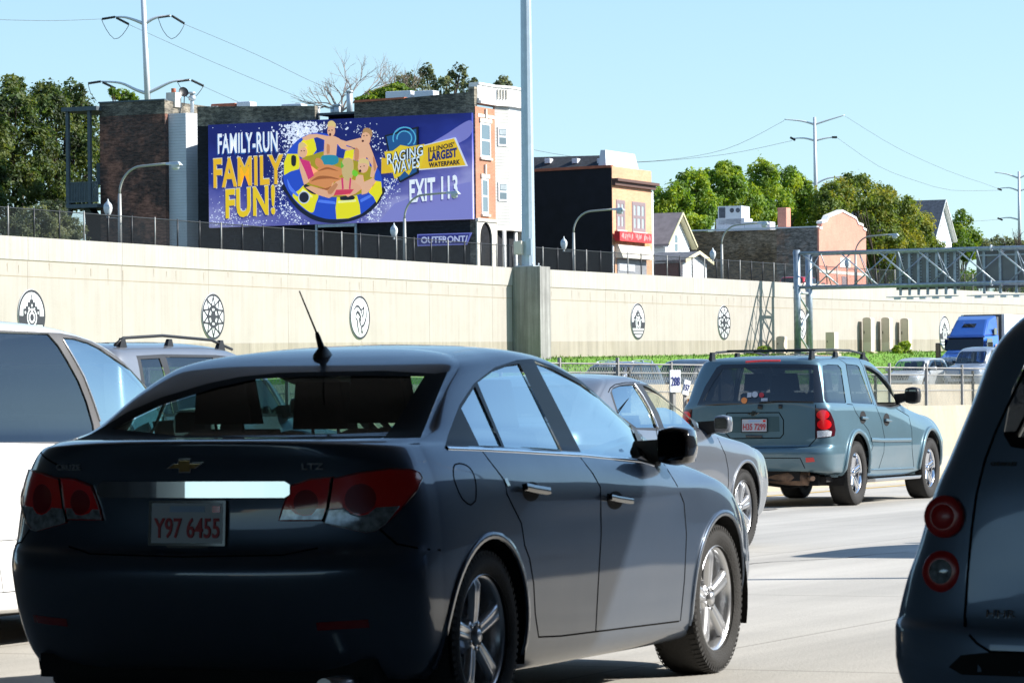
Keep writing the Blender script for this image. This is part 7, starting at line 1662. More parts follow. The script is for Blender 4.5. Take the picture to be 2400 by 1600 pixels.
# ---- long brown brick garage with pink stepped front
def build_garage():
    tg, _ = at_o(1919, 600, OF); zs = ztop(tg)-.53; P = lambda x, y: at_t(x, y, tg)
    root = empty('brick_garage', W(0, 0, 0), RZ, 'long brown brick garage with a pink stepped gable front', 'building')
    _, zt = P(1919, 533); ob, _ = P(1600, 540); og, _ = P(1820, 540); d = 0
    t1, _ = at_o(2029, 600, OF)
    b = MB(); b.box(tg, tg+.3, OF+.1, og, zs, zt); b.build('patched_wall', BM['grey_brick'], root)
    b = MB(); b.box(tg+.0, tg+.3, og+.003, ob, zs, zt-.05); b.build('side_wall', BM['brown_brick'], root)
    b = MB(); b.box(t1-.3, t1, OF+.3, ob, zs, zt-.1); b.box(tg+.3, t1-.3, ob-.3, ob, zs, zt-.1); b.build('rear_wall', BM['brown_brick'], root)
    b = MB(); b.box(tg+.1, t1-.1, OF+.3, ob-.1, zt-.5, zt-.35); b.build('roof_deck', BM['membrane'], root)
    b = MB(); b.box(tg-.05, tg+.35, OF+.1, ob+.1, zt+.003, zt+.10); b.build('coping', BM['membrane'], root)
    F = lambda x, y: at_o(x, y, OF)
    prof = [F(1919, 537), F(1925, 537), F(1925, 524), F(1936, 520), F(1941, 510), F(1973, 497), F(2005, 514), F(2010, 526), F(2021, 530), F(2022, 538), F(2029, 542)]
    b = MB(); b.prism([(tg, zs)]+prof+[(t1, zs)], 'Y', OF-.02, OF+.3); b.build('front_wall', BM['pink_brick'], root)
    b = MB(); b.box(tg-.02, tg+.003, OF-.03, OF+.1, zs, zt); b.build('corner_strip', BM['pink_brick'], root)
    for (a_, b_) in zip(prof, prof[1:]):
        if abs(a_[0]-b_[0]) < .08: continue
        q = MB(); q.prism([(a_[0], a_[1]+.003), (b_[0], b_[1]+.003), (b_[0], b_[1]+.16), (a_[0], a_[1]+.16)], 'Y', OF-.08, OF+.36); q.build('gable_coping', BM['cream'], root)
    a, c, z0, z1 = frame_o(1968, 1991, 605, 627, OF); q = MB(); q.box(a, c, OF-.05, OF-.022, z0, z1); q.build('notice_panel', BM['cream'], root)
    _, _, z0, z1 = frame_o(1920, 2029, 636, 643, OF); q = MB(); q.box(tg, t1, OF-.04, OF-.022, z0, z1); q.build('painted_band', BM['stone'], root)
    a, c, z0, z1 = frame_o(1972, 1984, 648, 668, OF); q = MB(); q.box(a, c, OF-.05, OF-.022, zs, z1); q.build('door', BM['window_mauve'], root)
    for (x0, x1, y0, y1, m_, nm) in ((1822, 1843, 487, 532, 'pink_brick', 'chimney'), (1682, 1738, 484, 513, 'ac', 'air_conditioner'), (1678, 1745, 513, 535, 'membrane', 'roof_plinth'), (1745, 1798, 520, 534, 'membrane', 'roof_hatch')):
        tt = tg+2; o0, z1_ = at_t(x0, y0, tt); o1, z0_ = at_t(x1, y1, tt); q = MB(); q.box(tt, tt+(1.6 if nm != 'chimney' else .9), o1, o0, z0_-.4, z1_); p_ = q.build(nm, BM[m_], root, bevel=.03)
        if nm == 'air_conditioner':
            g = MB(); g.box(tt-.02, tt-.002, o1+(o0-o1)*.68, o0-.1, z0_+.1, z1_-.08); g.build('grille', BM['grey_roof'], p_)
            g = MB()
            for k in range(2): g.lathe([(.16, 0), (.10, -.012), (.0001, -.012)], 14, 'X', c=(tt-.02, o1+(o0-o1)*(.15+.25*k), (z0_+z1_)/2+.15))
            g.build('fan', BM['grey_roof'], p_, fix=False)
build_garage()
def build_far_house():
    o = OF+42
    root, t0, t1, ta, ze, za, zs = gable_house('gabled_house', 2186, 2208, 2230, 551, 471, o, 14, 'white house with a steep grey roof rising behind the trees at right', 'house_siding', 'grey_roof', 'cream', over=.45)
    a, c, z0, z1 = frame_o(2200, 2205, 503, 526, o); window(root, a, c, o-.003, z0, z1, 'window_white', 'window_glass', .1, True, 0, 'cream')
    a, c, z0, z1 = frame_o(2206, 2217, 563, 578, o); window(root, a, c, o-.003, z0, z1, 'window_white', 'window_glass', .1, True, 1, 'cream')
    q = MB(); q.tube([(ta-1.0, o+6, za-1.2), (ta-1.0, o+6, za-.3)], .15, 8); q.build('roof_vent', BM['ac'], root)
build_far_house()
# ------------------------------------------------------------ trees
from mathutils import noise as mnoise
def leafm(name, c, v=.35):
    m = mat(name, c, .6, var=v, scale=.7, dark=tuple(x*(1-v) for x in c)); N, L, p = nodes(m)
    tr = N.new('ShaderNodeBsdfTranslucent'); mx = N.new('ShaderNodeMixShader'); mx.inputs[0].default_value = .45
    src = p.inputs['Base Color'].links[0].from_socket; L.new(mixcol(N, L, 1.0, src, (1.5, 1.35, .8), 'MULTIPLY'), tr.inputs[0])
    L.new(p.outputs[0], mx.inputs[1]); L.new(tr.outputs[0], mx.inputs[2]); L.new(mx.outputs[0], N['Material Output'].inputs[0]); return m
LM = {'green': [leafm('leaf mid green', (.13, .24, .02)), leafm('leaf yellow green', (.20, .28, .020)), leafm('leaf deep green', (.08, .16, .025))],
      'bright': [leafm('leaf fresh green', (.17, .30, .02)), leafm('leaf lime green', (.30, .40, .03)), leafm('leaf deep green', (.12, .22, .025))],
      'olive': [leafm('leaf olive', (.17, .24, .03)), leafm('leaf ochre', (.30, .31, .04)), leafm('leaf dark olive', (.11, .17, .026))],
      'dark': [leafm('leaf dark green', (.075, .130, .028)), leafm('leaf grey green', (.14, .18, .045)), leafm('leaf blackish green', (.040, .065, .018))],
      'grey': [leafm('leaf dusty green', (.15, .19, .10)), leafm('leaf pale dusty green', (.23, .26, .15)), leafm('leaf deep dusty green', (.06, .085, .04))]}  # third tone is the darkest, spread in noise clumps
BARK = mat('bark', (.075, .055, .042), .9, var=.4, scale=6); TWIG = mat('bare twig bark', (.30, .235, .205), .9)
def leaf_cloud(mb, lumps, n, size, rnd, gap=.12, gsc=1.0):
    big = []                                        # break every measured mass into ragged smaller clumps
    for (cx, cy, cz, rx, ry, rz) in lumps:
        big.append((cx, cy, cz, rx*.93, ry*.93, rz*.90))
        for k in range(20):
            d = Vector((rnd.gauss(0, 1), rnd.gauss(0, 1), rnd.gauss(.25, 1))).normalized(); f = rnd.uniform(.14, .38)
            big.append((cx+d.x*rx*.86, cy+d.y*ry*.86, cz+d.z*rz*.86, rx*f, ry*f, rz*f*1.15))
    lumps = big; n = int(n*2.1); size *= .72
    vol = [l[3]*l[4]*l[5] for l in lumps]; tot = sum(v**.72 for v in vol)
    for l, v in zip(lumps, vol):
        cx, cy, cz, rx, ry, rz = l
        for _ in range(int(n*v**.72/tot)):
            d = Vector((rnd.gauss(0, 1), rnd.gauss(0, 1), rnd.gauss(0, 1))).normalized(); q = rnd.uniform(.30, 1.0)**.5*(1+.22*mnoise.noise(d*2.3+Vector((cx, cy, cz)))*2)*(1+abs(rnd.gauss(0, .11)))
            p = Vector((cx+d.x*rx*q, cy+d.y*ry*q, cz+d.z*rz*q))
            g = mnoise.noise(p*(1.1/gsc)); 
            if g < -gap-.12 and rnd.random() < .8: continue
            g2 = mnoise.noise(p*(.8/gsc)+Vector((9, 3, 1)))
            mi = 1 if g2+rnd.uniform(-.25, .25) > .16 else (2 if g2+rnd.uniform(-.2, .2) < -.18 else 0)
            s = size*rnd.uniform(.6, 1.35); nn = (d*.8+Vector((rnd.gauss(0, .6), rnd.gauss(0, .6), rnd.gauss(.35, .6)))).normalized(); u = nn.orthogonal().normalized(); w = nn.cross(u)
            a = rnd.uniform(0, 6.28); u, w = u*math.cos(a)+w*math.sin(a), w*math.cos(a)-u*math.sin(a)
            mb.add([p-u*s*.5, p+w*s*.28+nn*s*.06, p+u*s*.6, p-w*s*.28+nn*s*.06], [(0, 1, 2, 3)], mi)
def tree(label, o, blobs, n, size, pal='green', trunk_x=None, zg=None, gap=.12, name='tree', group=None, deep=1.0, seed=1, gsc=1.0, cat='tree', trunk_r=.22):
    """blobs: (x, y, rx, ry) measured on the upright plane o; each becomes an ellipsoid of leaves with real depth"""
    rnd = random.Random(seed); L_ = []
    for (x, y, rx, ry) in blobs:
        a, b = ray(x, y); Y = o/(SP-a*CP); s = FPX/Y; c = Vector((a*Y, Y, CAMH+b*Y)); c.y += rnd.uniform(-.5, .5)*rx/s; L_.append((c.x, c.y, c.z, rx/s, rx/s*deep, ry/s))
    bx = sum(l[0] for l in L_)/len(L_); by = sum(l[1] for l in L_)/len(L_); zb = zg if zg is not None else 6.6
    if trunk_x: a, _ = ray(trunk_x, 500); by = o/(SP-a*CP); bx = a*by
    root = empty(name, (bx, by, zb), 0, label, cat, group); off = Vector((bx, by, zb))
    loc = [(l[0]-bx, l[1]-by, l[2]-zb, *l[3:]) for l in L_]
    mb = MB(); leaf_cloud(mb, loc, n, size, rnd, gap, gsc); mb.build('crown', LM[pal], root, fix=False)
    t = MB(); zc = min(l[2] for l in loc); top = max(l[2] for l in loc); fork = max(.5, (zc+0)*.55)
    t.tube([(0, 0, -.3), (.05, 0, fork*.5), (0, .05, fork)], [trunk_r*1.3, trunk_r, trunk_r*.85], 8)
    for l in loc:
        e = Vector(l[:3]); m_ = Vector((e.x*.45+rnd.uniform(-.3, .3), e.y*.45, fork+(e.z-fork)*.45+rnd.uniform(-.2, .4)))
        t.tube([(0, 0, fork*.85), m_, e], [trunk_r*.6, trunk_r*.36, .04], 6)
        for _ in range(3): v = Vector((rnd.uniform(-1, 1)*l[3], rnd.uniform(-1, 1)*l[4], rnd.uniform(.0, .9)*l[5])); t.tube([m_, e.lerp(e+v, .5), e+v*.8], [trunk_r*.25, .04, .015], 5)
    t.build('trunk', BARK, root, fix=False); return root
def bare_tree(label, o, x0, y0, tips, seed, spread=1.0, name='bare_tree', lvl=5, r0=.075, m=None):
    """leafless tree: recursive forking from the foot towards measured tips"""
    rnd = random.Random(seed); a, b = ray(x0, y0); Y = o/(SP-a*CP); base = Vector((a*Y, Y, CAMH+b*Y)); root = empty(name, base, 0, label, 'tree')
    t = MB()
    def grow(p, d, L_, r, k):
        mid = p+d*L_*.5+Vector((rnd.uniform(-1, 1), rnd.uniform(-1, 1), rnd.uniform(-.5, 1)))*L_*.08; e = p+d*L_+Vector((0, 0, L_*.06)); t.tube([p, mid, e], [r, r*.8, r*.6], 5 if k > 2 else 4, caps=False)
        if k == 0: return
        for _ in range(3 if k > 1 else 2):
            dd = (d+Vector((rnd.gauss(0, .42), rnd.gauss(0, .42), rnd.gauss(.10, .30)))*spread).normalized(); grow(e if rnd.random() < .6 else p.lerp(e, rnd.uniform(.5, 1)), dd, L_*rnd.uniform(.62, .85), r*.58, k-1)
    for (x, y) in tips:
        a, b = ray(x, y); q = Vector((a*Y, Y+rnd.uniform(-1, 1), CAMH+b*Y))-base; grow(Vector((0, 0, 0)), q.normalized(), q.length*.36, r0, lvl)
    t.build('branches', m or TWIG, root, fix=False); return root
# left: big dark trees and the bush
tree('big dark green tree at the far left edge behind the mesh fence', 116, [(20, 260, 70, 70), (-30, 330, 70, 90), (60, 360, 75, 70), (20, 450, 80, 70), (-40, 480, 60, 70)], 15000, .34, 'dark', 60, gap=.05, seed=4, trunk_r=.3)
tree('dark spreading tree between the far left tree and the timber porches', 118, [(110, 265, 55, 60), (165, 245, 50, 55), (195, 300, 42, 60), (150, 350, 70, 70), (110, 430, 60, 60), (205, 390, 40, 70), (180, 460, 50, 40)], 15000, .32, 'dark', 130, gap=.08, seed=5, trunk_r=.3)
tree('small tree top showing left of the lower pylon arm', 150, [(285, 222, 26, 12), (262, 214, 10, 8), (300, 232, 22, 12)], 900, .40, 'green', gap=.1, seed=6)
tree('dusty green bush behind the mesh fence at far left', 90, [(85, 520, 50, 38), (125, 500, 38, 30), (40, 540, 50, 30), (160, 545, 40, 35), (120, 560, 70, 30)], 9000, .20, 'grey', gap=.2, seed=7, name='bush', cat='bush', trunk_r=.08)
# behind the block
bare_tree('bare grey leafless tree behind the billboard roof', 118, 800, 262, [(715, 215), (750, 205), (800, 165), (870, 150), (930, 170), (690, 235)], 8, 1.0, lvl=4)
bare_tree('bare leafless tree mixed with green behind the black parapet', 122, 930, 262, [(900, 160), (960, 170), (1010, 185), (880, 195)], 9, 1.1, lvl=4, m=mat('brown twig bark', (.24, .19, .14), .9))
tree('loose leafy treetop above the black parapet near the white cornice', 124, [(1000, 175, 22, 24), (950, 190, 26, 22), (1040, 205, 28, 24), (1075, 178, 22, 26), (1100, 205, 26, 22), (985, 210, 30, 20)], 1900, .38, 'grey', gap=-.02, seed=10, deep=.8, gsc=.8)
tree('low green treetop just above the red coping', 116, [(900, 222, 42, 14), (930, 207, 26, 12), (860, 230, 26, 8), (950, 222, 26, 14)], 2200, .34, 'green', gap=.12, seed=11)
tree('small sprig of treetop above the white cornice', 130, [(1180, 185, 16, 9), (1170, 196, 12, 9), (1188, 198, 12, 8)], 260, .40, 'grey', gap=-.05, seed=12)
# right-hand group
G = 'green trees behind the houses'
tree('leftmost bright green tree behind the white gabled house', 112, [(1575, 470, 45, 40), (1620, 440, 40, 42), (1560, 510, 40, 45), (1640, 490, 60, 50), (1690, 440, 50, 50), (1705, 405, 28, 28), (1720, 480, 60, 50), (1600, 530, 60, 30)], 17000, .42, 'bright', 1650, group=G, gap=.10, seed=13, gsc=1.5)
tree('tallest bright green tree behind the red chimney', 116, [(1785, 420, 38, 44), (1830, 430, 44, 42), (1870, 460, 46, 42), (1800, 480, 62, 50), (1880, 510, 60, 40), (1765, 500, 50, 40)], 15000, .42, 'bright', 1820, group=G, gap=.10, seed=14, gsc=1.5)
tree('broad olive green tree behind the pink gable', 112, [(1960, 465, 48, 42), (2010, 455, 48, 42), (2060, 480, 50, 46), (2110, 510, 50, 50), (2150, 545, 44, 50), (1930, 490, 40, 40), (2050, 545, 70, 50), (2110, 580, 60, 50), (2180, 590, 36, 34), (2070, 620, 60, 46), (1985, 430, 24, 22)], 24000, .42, 'olive', 2060, group=G, gap=.10, seed=15, gsc=1.5)
tree('small dark tree right of the far gabled house', 128, [(2255, 530, 26, 34), (2275, 560, 26, 30), (2240, 560, 26, 34), (2250, 590, 40, 26)], 3200, .46, 'green', group=G, gap=.1, seed=16)
tree('low distant treetops at the right edge above the gantry', 150, [(2310, 580, 30, 18), (2345, 572, 30, 20), (2385, 585, 34, 22), (2290, 592, 30, 14), (2420, 580, 30, 24)], 2600, .60, 'grey', group=G, gap=.1, seed=17)
tree('small dark shrub on the street behind the sign panel', 95, [(2270, 660, 40, 26), (2310, 650, 30, 24), (2370, 670, 50, 24)], 3000, .34, 'green', gap=.1, seed=18)
bare_tree('bare dark snag at the right edge beside the far pylon', 132, 2392, 660, [(2378, 530), (2395, 540), (2402, 560)], 19, .8, lvl=3, r0=.16, m=BARK)
tree('leafy shrub beside the third beige cabinet', 66.5, [(2105, 822, 13, 12), (2120, 812, 14, 12), (2128, 826, 12, 10)], 700, .20, 'bright', gap=.25, seed=20, name='bush', cat='bush', zg=3.5, trunk_r=.04)
tree('weedy shrub at the foot of the wall under the gantry shadow', 67.0, [(1790, 820, 16, 9), (1765, 828, 14, 6)], 420, .16, 'bright', gap=.25, seed=21, name='weed_shrub', cat='bush', zg=3.3, trunk_r=.03)

# ------------------------------------------------------------ transmission poles and their lines
def pole_pts(Y, pts): return [at_Y(x, y, Y) for x, y in pts]
def pylon(label, Y, top, foot, arms, r0, r1, ins=(), loops=()):
    b_, t_ = at_Y(*foot, Y), at_Y(*top, Y); root = empty('transmission_pole', b_, 0, label, 'pylon', 'steel transmission poles'); L = lambda p: p-b_
    m = MB(); m.tube([L(b_), L(t_)], [r0, r1], 12); m.build('shaft', E_['galv_white'], root)
    for a in arms:
        P = smooth2(a, 8); n = len(P); m = MB(); m.tube([L(at_Y(x, y, Y-.0)) for x, y in P], [r1*.75-(r1*.45)*i/(n-1) for i in range(n)], 8); m.build('arm', E_['galv_white'], root)
    for a in ins: m = MB(); p, q = L(at_Y(*a[0], Y)), L(at_Y(*a[1], Y)); n = 9; m.tube([p.lerp(q, i/(2*n)) for i in range(2*n+1)], [.16 if i % 2 else .10 for i in range(2*n+1)], 8, smooth=False); m.build('insulator', M['trim'], root)
    for a in loops: m = MB(); m.tube([L(at_Y(x, y, Y)) for x, y in smooth2(a, 10)], .035, 5); m.build('jumper_wire', M['plastic'], root)
    return root
z1 = zoom(0, 0, 2.6137); Z_ = lambda *p: z1(*p)
pylon('tall pale steel transmission pole at upper left with four curved arms', 400, (334, -40), (350, 330),
      [Z_((885,150),(840,130),(770,108),(705,105)), Z_((885,148),(930,120),(980,103),(1045,98)), Z_((900,575),(830,550),(740,510),(620,500)), Z_((905,570),(960,545),(1060,500),(1165,492))], .36, .26,
      [Z_((625,118),(705,105)), Z_((712,110),(790,150)), Z_((970,108),(1042,98)), Z_((1052,98),(1130,146)), Z_((540,512),(618,500)), Z_((628,505),(708,543)), Z_((1085,500),(1162,490)), Z_((1172,492),(1248,528))],
      [Z_((622,120),(650,180),(700,240),(750,215),(790,155)), Z_((968,110),(1000,190),(1050,240),(1100,205),(1130,150)), Z_((1088,505),(1120,560),(1165,610),(1210,580),(1246,530)), Z_((540,515),(555,570),(590,620))])
pylon('distant pale transmission pole above the green trees', 430, (1909, 275), (1913, 520),
      [[(1909,292),(1880,284),(1838,280)], [(1909,292),(1940,282),(1980,270)], [(1910,330),(1885,324),(1856,325)], [(1910,330),(1935,324),(1962,321)], [(1911,432),(1890,424),(1868,420)], [(1911,432),(1940,418),(1985,413)]], .26, .17,
      [[(1852,322),(1864,329)], [(1950,322),(1962,322)], [(1976,412),(1990,415)]])
pylon('distant pale transmission pole at the right edge', 560, (2388, 402), (2390, 600),
      [[(2388,418),(2360,408),(2331,404)], [(2388,418),(2410,408),(2430,404)], [(2389,448),(2365,440),(2342,442)], [(2389,448),(2412,440),(2430,440)], [(2390,516),(2368,510),(2342,512)]], .28, .18,
      [[(2338,442),(2348,446)], [(2338,511),(2350,516)]])
def wirel(label, pts, Ya, Yb, r=.02):
    P = smooth2(pts, 30); n = len(P); Q = [at_Y(x, y, Ya+(Yb-Ya)*i/(n-1)) for i, (x, y) in enumerate(P)]; o = Q[0]
    m = MB(); m.tube([q-o for q in Q], r, 4, caps=False); w = m.build('power_line', M['plastic'], None, o); tag(w, label, 'power line', 'power lines')
wirel('power line leaving the upper left pylon arm to the left edge', [(-30, 46), (120, 49), (239, 45)], 320, 400)
wirel('upper power line sloping down to the right from the top right pylon arm', [(432, 57), (600, 128), (765, 206), (1000, 290), (1254, 352), (1400, 373), (1530, 378), (1700, 350), (1838, 283)], 400, 430)
wirel('second power line sloping down from the top left pylon arm', [(302, 58), (500, 146), (700, 228), (900, 300), (1150, 362), (1350, 382), (1507, 380), (1700, 362), (1856, 330)], 400, 430)
wirel('short power line from the lower right pylon arm to the roof', [(477, 203), (560, 240), (700, 300)], 400, 405)
wirel('upper power line between the two distant poles on the right', [(1980, 272), (2100, 345), (2220, 400), (2300, 428), (2345, 444)], 430, 560)
wirel('lower power line between the two distant poles on the right', [(1962, 323), (2060, 390), (2150, 425), (2230, 446), (2342, 446)], 430, 560)
wirel('faint power line left of the far right pole', [(1985, 415), (2080, 470), (2240, 516), (2342, 514)], 430, 560)
# ------------------------------------------------------------ overhead sign gantry
def build_gantry():
    og = 66.25; t1, zt = at_o(1867, 586, og); t2, _ = at_o(1895, 592, og); _, zT = at_o(1871, 594, og); _, zB = at_o(1876, 674, og); zf = zbase(t1)-.25
    oe = 44.0; root = empty('sign_gantry', W(0, 0, 0), RZ, 'galvanised steel truss gantry over the far road carrying sign panels', 'gantry')
    for t, top in ((t1, zt), (t2, zT+.12)):
        for o in (og,):
            b = MB(); b.tube([(t, o, zf), (t, o, top)], .185, 14); b.build('leg', E_['galv'], root)
            b = MB(); b.tube([(t, o, zf-.05), (t, o, zf+.25)], .38, 12); b.build('footing', E_['barrier'], root)
    b = MB(); n = 5; zz = [zf+.35+(zB-.25-zf-.35)*i/3 for i in range(4)]
    for i in range(3): a, c = (t1, t2) if i % 2 else (t2, t1); b.tube([(a, og, zz[i]), (c, og, zz[i+1])], .055, 8)
    b.tube([(t1, og, zf+.35), (t2, og, zf+.35)], .045, 8); b.tube([(t1, og, zB-.28), (t2, og, zB-.28)], .07, 8); b.build('leg_bracing', E_['galv_light'], root)
    for t in (t1, t2):
        for z, nm in ((zT, 'top_chord'), (zB, 'bottom_chord')): b = MB(); b.tube([(t, og+.2, z), (t, oe, z)], .085, 10); b.build(nm, E_['galv'], root)
    for o in (og-10.6,):
        for t in (t1, t2):
            for z in (zT, zB): b = MB(); b.tube([(t, o-.04, z), (t, o+.04, z)], .16, 12); b.build('splice_flange', E_['galv_light'], root)
    step = 2.12; n = int((og-oe)/step)
    for k in range(n):
        oa, ob = og-.25-k*step, og-.25-(k+1)*step; om = (oa+ob)/2
        b = MB(); b.tube([(t1, oa, zT), (t1, ob, zB)], .042, 8); b.build('front_diagonal', E_['galv_light'], root)
        b = MB(); b.tube([(t2, oa, zB), (t2, ob, zT)], .036, 8); b.build('rear_diagonal', E_['galv'], root)
        b = MB(); b.tube([(t1, oa, zT), (t2, ob, zT)], .03, 6); b.tube([(t1, oa, zB), (t2, ob, zB)], .03, 6); b.tube([(t1, om, zT), (t2, om, zB)], .03, 6)
        b.build('cross_tie', E_['galv'], root)
        b = MB(); b.tube([(t1, om, zT), (t1, oa, zB)], .026, 6) if k % 2 == 0 else b.tube([(t1, om, zT), (t1, ob+.2, zB)], .02, 6); b.build('front_tie', E_['galv'], root)
    # sign panels hang on the far side, their ribbed backs to the camera
    tp = t2+.35
    for (x0, x1, y0, y1, ribs, lab) in ((2100, 2250, 588, 672, 7, 'ribbed back of the left sign panel on the gantry'), (2288, 2440, 583, 668, 4, 'flat back of the right sign panel on the gantry')):
        o0, z1_ = at_t(x0, y0, tp); o1, z0_ = at_t(x1, y1, tp); r = empty('traffic_sign', W(tp, (o0+o1)/2, z0_), RZ-PI/2, lab, 'road sign'); w = o0-o1; h = z1_-z0_
        b = MB(); b.box(-w/2, w/2, 0, .03, -.1, h); b.build('panel', E_['alum'], r)
        for k in range(ribs):
            x = -w/2+w*(k+.5)/ribs
            b = MB(); b.box(x-.07, x+.07, -.09, -.002, -.38, h-.02); b.build('rib', E_['galv'], r)
            if ribs > 5:
                b = MB()
                for j in range(12): b.box(x+.08, x+.16, -.05, -.002, .05+j*h/12.5, .05+j*h/12.5+.05)
                b.build('clip_row', E_['galv'], r)
        b = MB(); b.box(-w/2, w/2, -.10, -.091, h*.80, h*.84) if ribs < 5 else b.box(-w/2, w/2, -.10, -.091, h*.04, h*.06); b.build('cross_rail', E_['galv'], r)
        b = MB(); 
        for j in range(3): b.box(-w/2-.3, w/2, -.25-.28*j, -.2-.28*j, -.50, -.46)
        b.build('catwalk', E_['galv_light'], r)
        b = MB()
        for k in range(5): x = -w/2+w*(k+.5)/5; b.box(x-.16, x+.16, -1.0, -.8, -.62, -.52)
        b.build('sign_light', E_['galv_light'], r)
build_gantry()
# ------------------------------------------------------------ roadside cabinets by the wall
def cabinet(xo, y0, y1, arch, label, dep=.50, wid=.62, gap=.22, name='roadside_cabinet', lid=True):
    oo = 68-gap-dep; t, z1_ = at_o(xo, y0, oo); _, z0_ = at_o(xo, y1, oo); h = z1_-z0_
    r = empty(name, W(t, oo, z0_), RZ, label, 'cabinet', 'beige cabinets along the wall'); b = MB()
    P = [(0, 0), (0, h-.10), (dep*.12, h-.03), (dep*.5, h), (dep*.88, h-.03), (dep, h-.10), (dep, 0)] if arch else [(0, 0), (0, h), (dep, h), (dep, 0)]
    b.prism(P, 'X', 0, wid); b.build('body', E_['beige_box'], r, bevel=.015)
    b = MB(); b.box(-.012, -.002, .05, dep-.05, h*.30, h-.14); d = b.build('door', E_['beige_box'], r, bevel=.004)
    b = MB(); b.box(-.03, -.012, dep-.12, dep-.08, h*.52, h*.60); b.build('handle', M['trim'], d)
    b = MB(); b.box(-.01, -.002, .03, dep-.03, .04, h*.28); b.build('lower_panel', E_['beige_lid'], r)
    b = MB(); b.box(-.1, wid+.1, -.12, dep+.1, -.35, 0); b.build('plinth', E_['barrier'], r)
cabinet(2041, 743, 824, True, 'left one of three tall arched beige cabinets against the wall'); cabinet(2084.5, 743, 824, True, 'middle one of three tall arched beige cabinets against the wall'); cabinet(2129, 745, 824, True, 'right one of three tall arched beige cabinets, behind the leafy shrub')
cabinet(1837, 787, 828, True, 'low rounded beige cabinet left of the gantry leg', .44, .55, .5); cabinet(1955, 778, 828, False, 'square topped beige cabinet right of the gantry leg', .50, .7, 1.2)

# ------------------------------------------------------------ far traffic coming towards the camera
SALR = [(a, b, s, c, d, e, f) for a, b, s, c, d, e, f in []]
def oncoming(t, o, zs, color, label, rails=False, railmat='chrome', metal=.3, z=None, glass='glass_dark', kind='suv', w=1.0, rz=None):
    loc = W(t, o, zr(t) if z is None else z); r = build_suv('suv' if kind == 'suv' else 'car', loc, (RZ+PI) if rz is None else rz, paint('car paint', color, metal, .32), label, None, rails, zs, railmat=railmat, glass=glass, low=True)
    if w != 1.0: r.scale = (1, w, 1)
    return r
def front_at(x, o):                                  # rear end position of an oncoming car whose nose shows at column x
    t, _ = at_o(x, 880, o); return t+4.7
oncoming(front_at(1370, 45), 45, 1.0, (.055, .07, .10), 'dark blue off-road car with silver roof rails, oncoming beyond the wire fence', True, 'satin')
oncoming(front_at(1612, 44.5), 45.5, 1.02, (.03, .034, .04), 'black off-road car oncoming, mostly hidden behind the blue green one')
oncoming(front_at(2105, 50), 50, .95, (.50, .52, .52), 'pale silver car oncoming behind the wire fence, left of the lorry', kind='car', glass='glass')
oncoming(front_at(2185, 54), 54, .93, (.035, .037, .04), 'dark car between the pale silver car and the blue lorry', kind='car')
oncoming(front_at(2252, 48), 48, 1.20, (.27, .31, .37), 'white tall sport utility car oncoming in front of the lorry', kind='suv')
t, _ = at_o(1852, 700, 74); oncoming(t, 74, .86, (.55, .012, .03), 'red parked car behind the mesh fence, left of the pink gable', z=ztop(t)-.67, kind='car', rz=RZ)

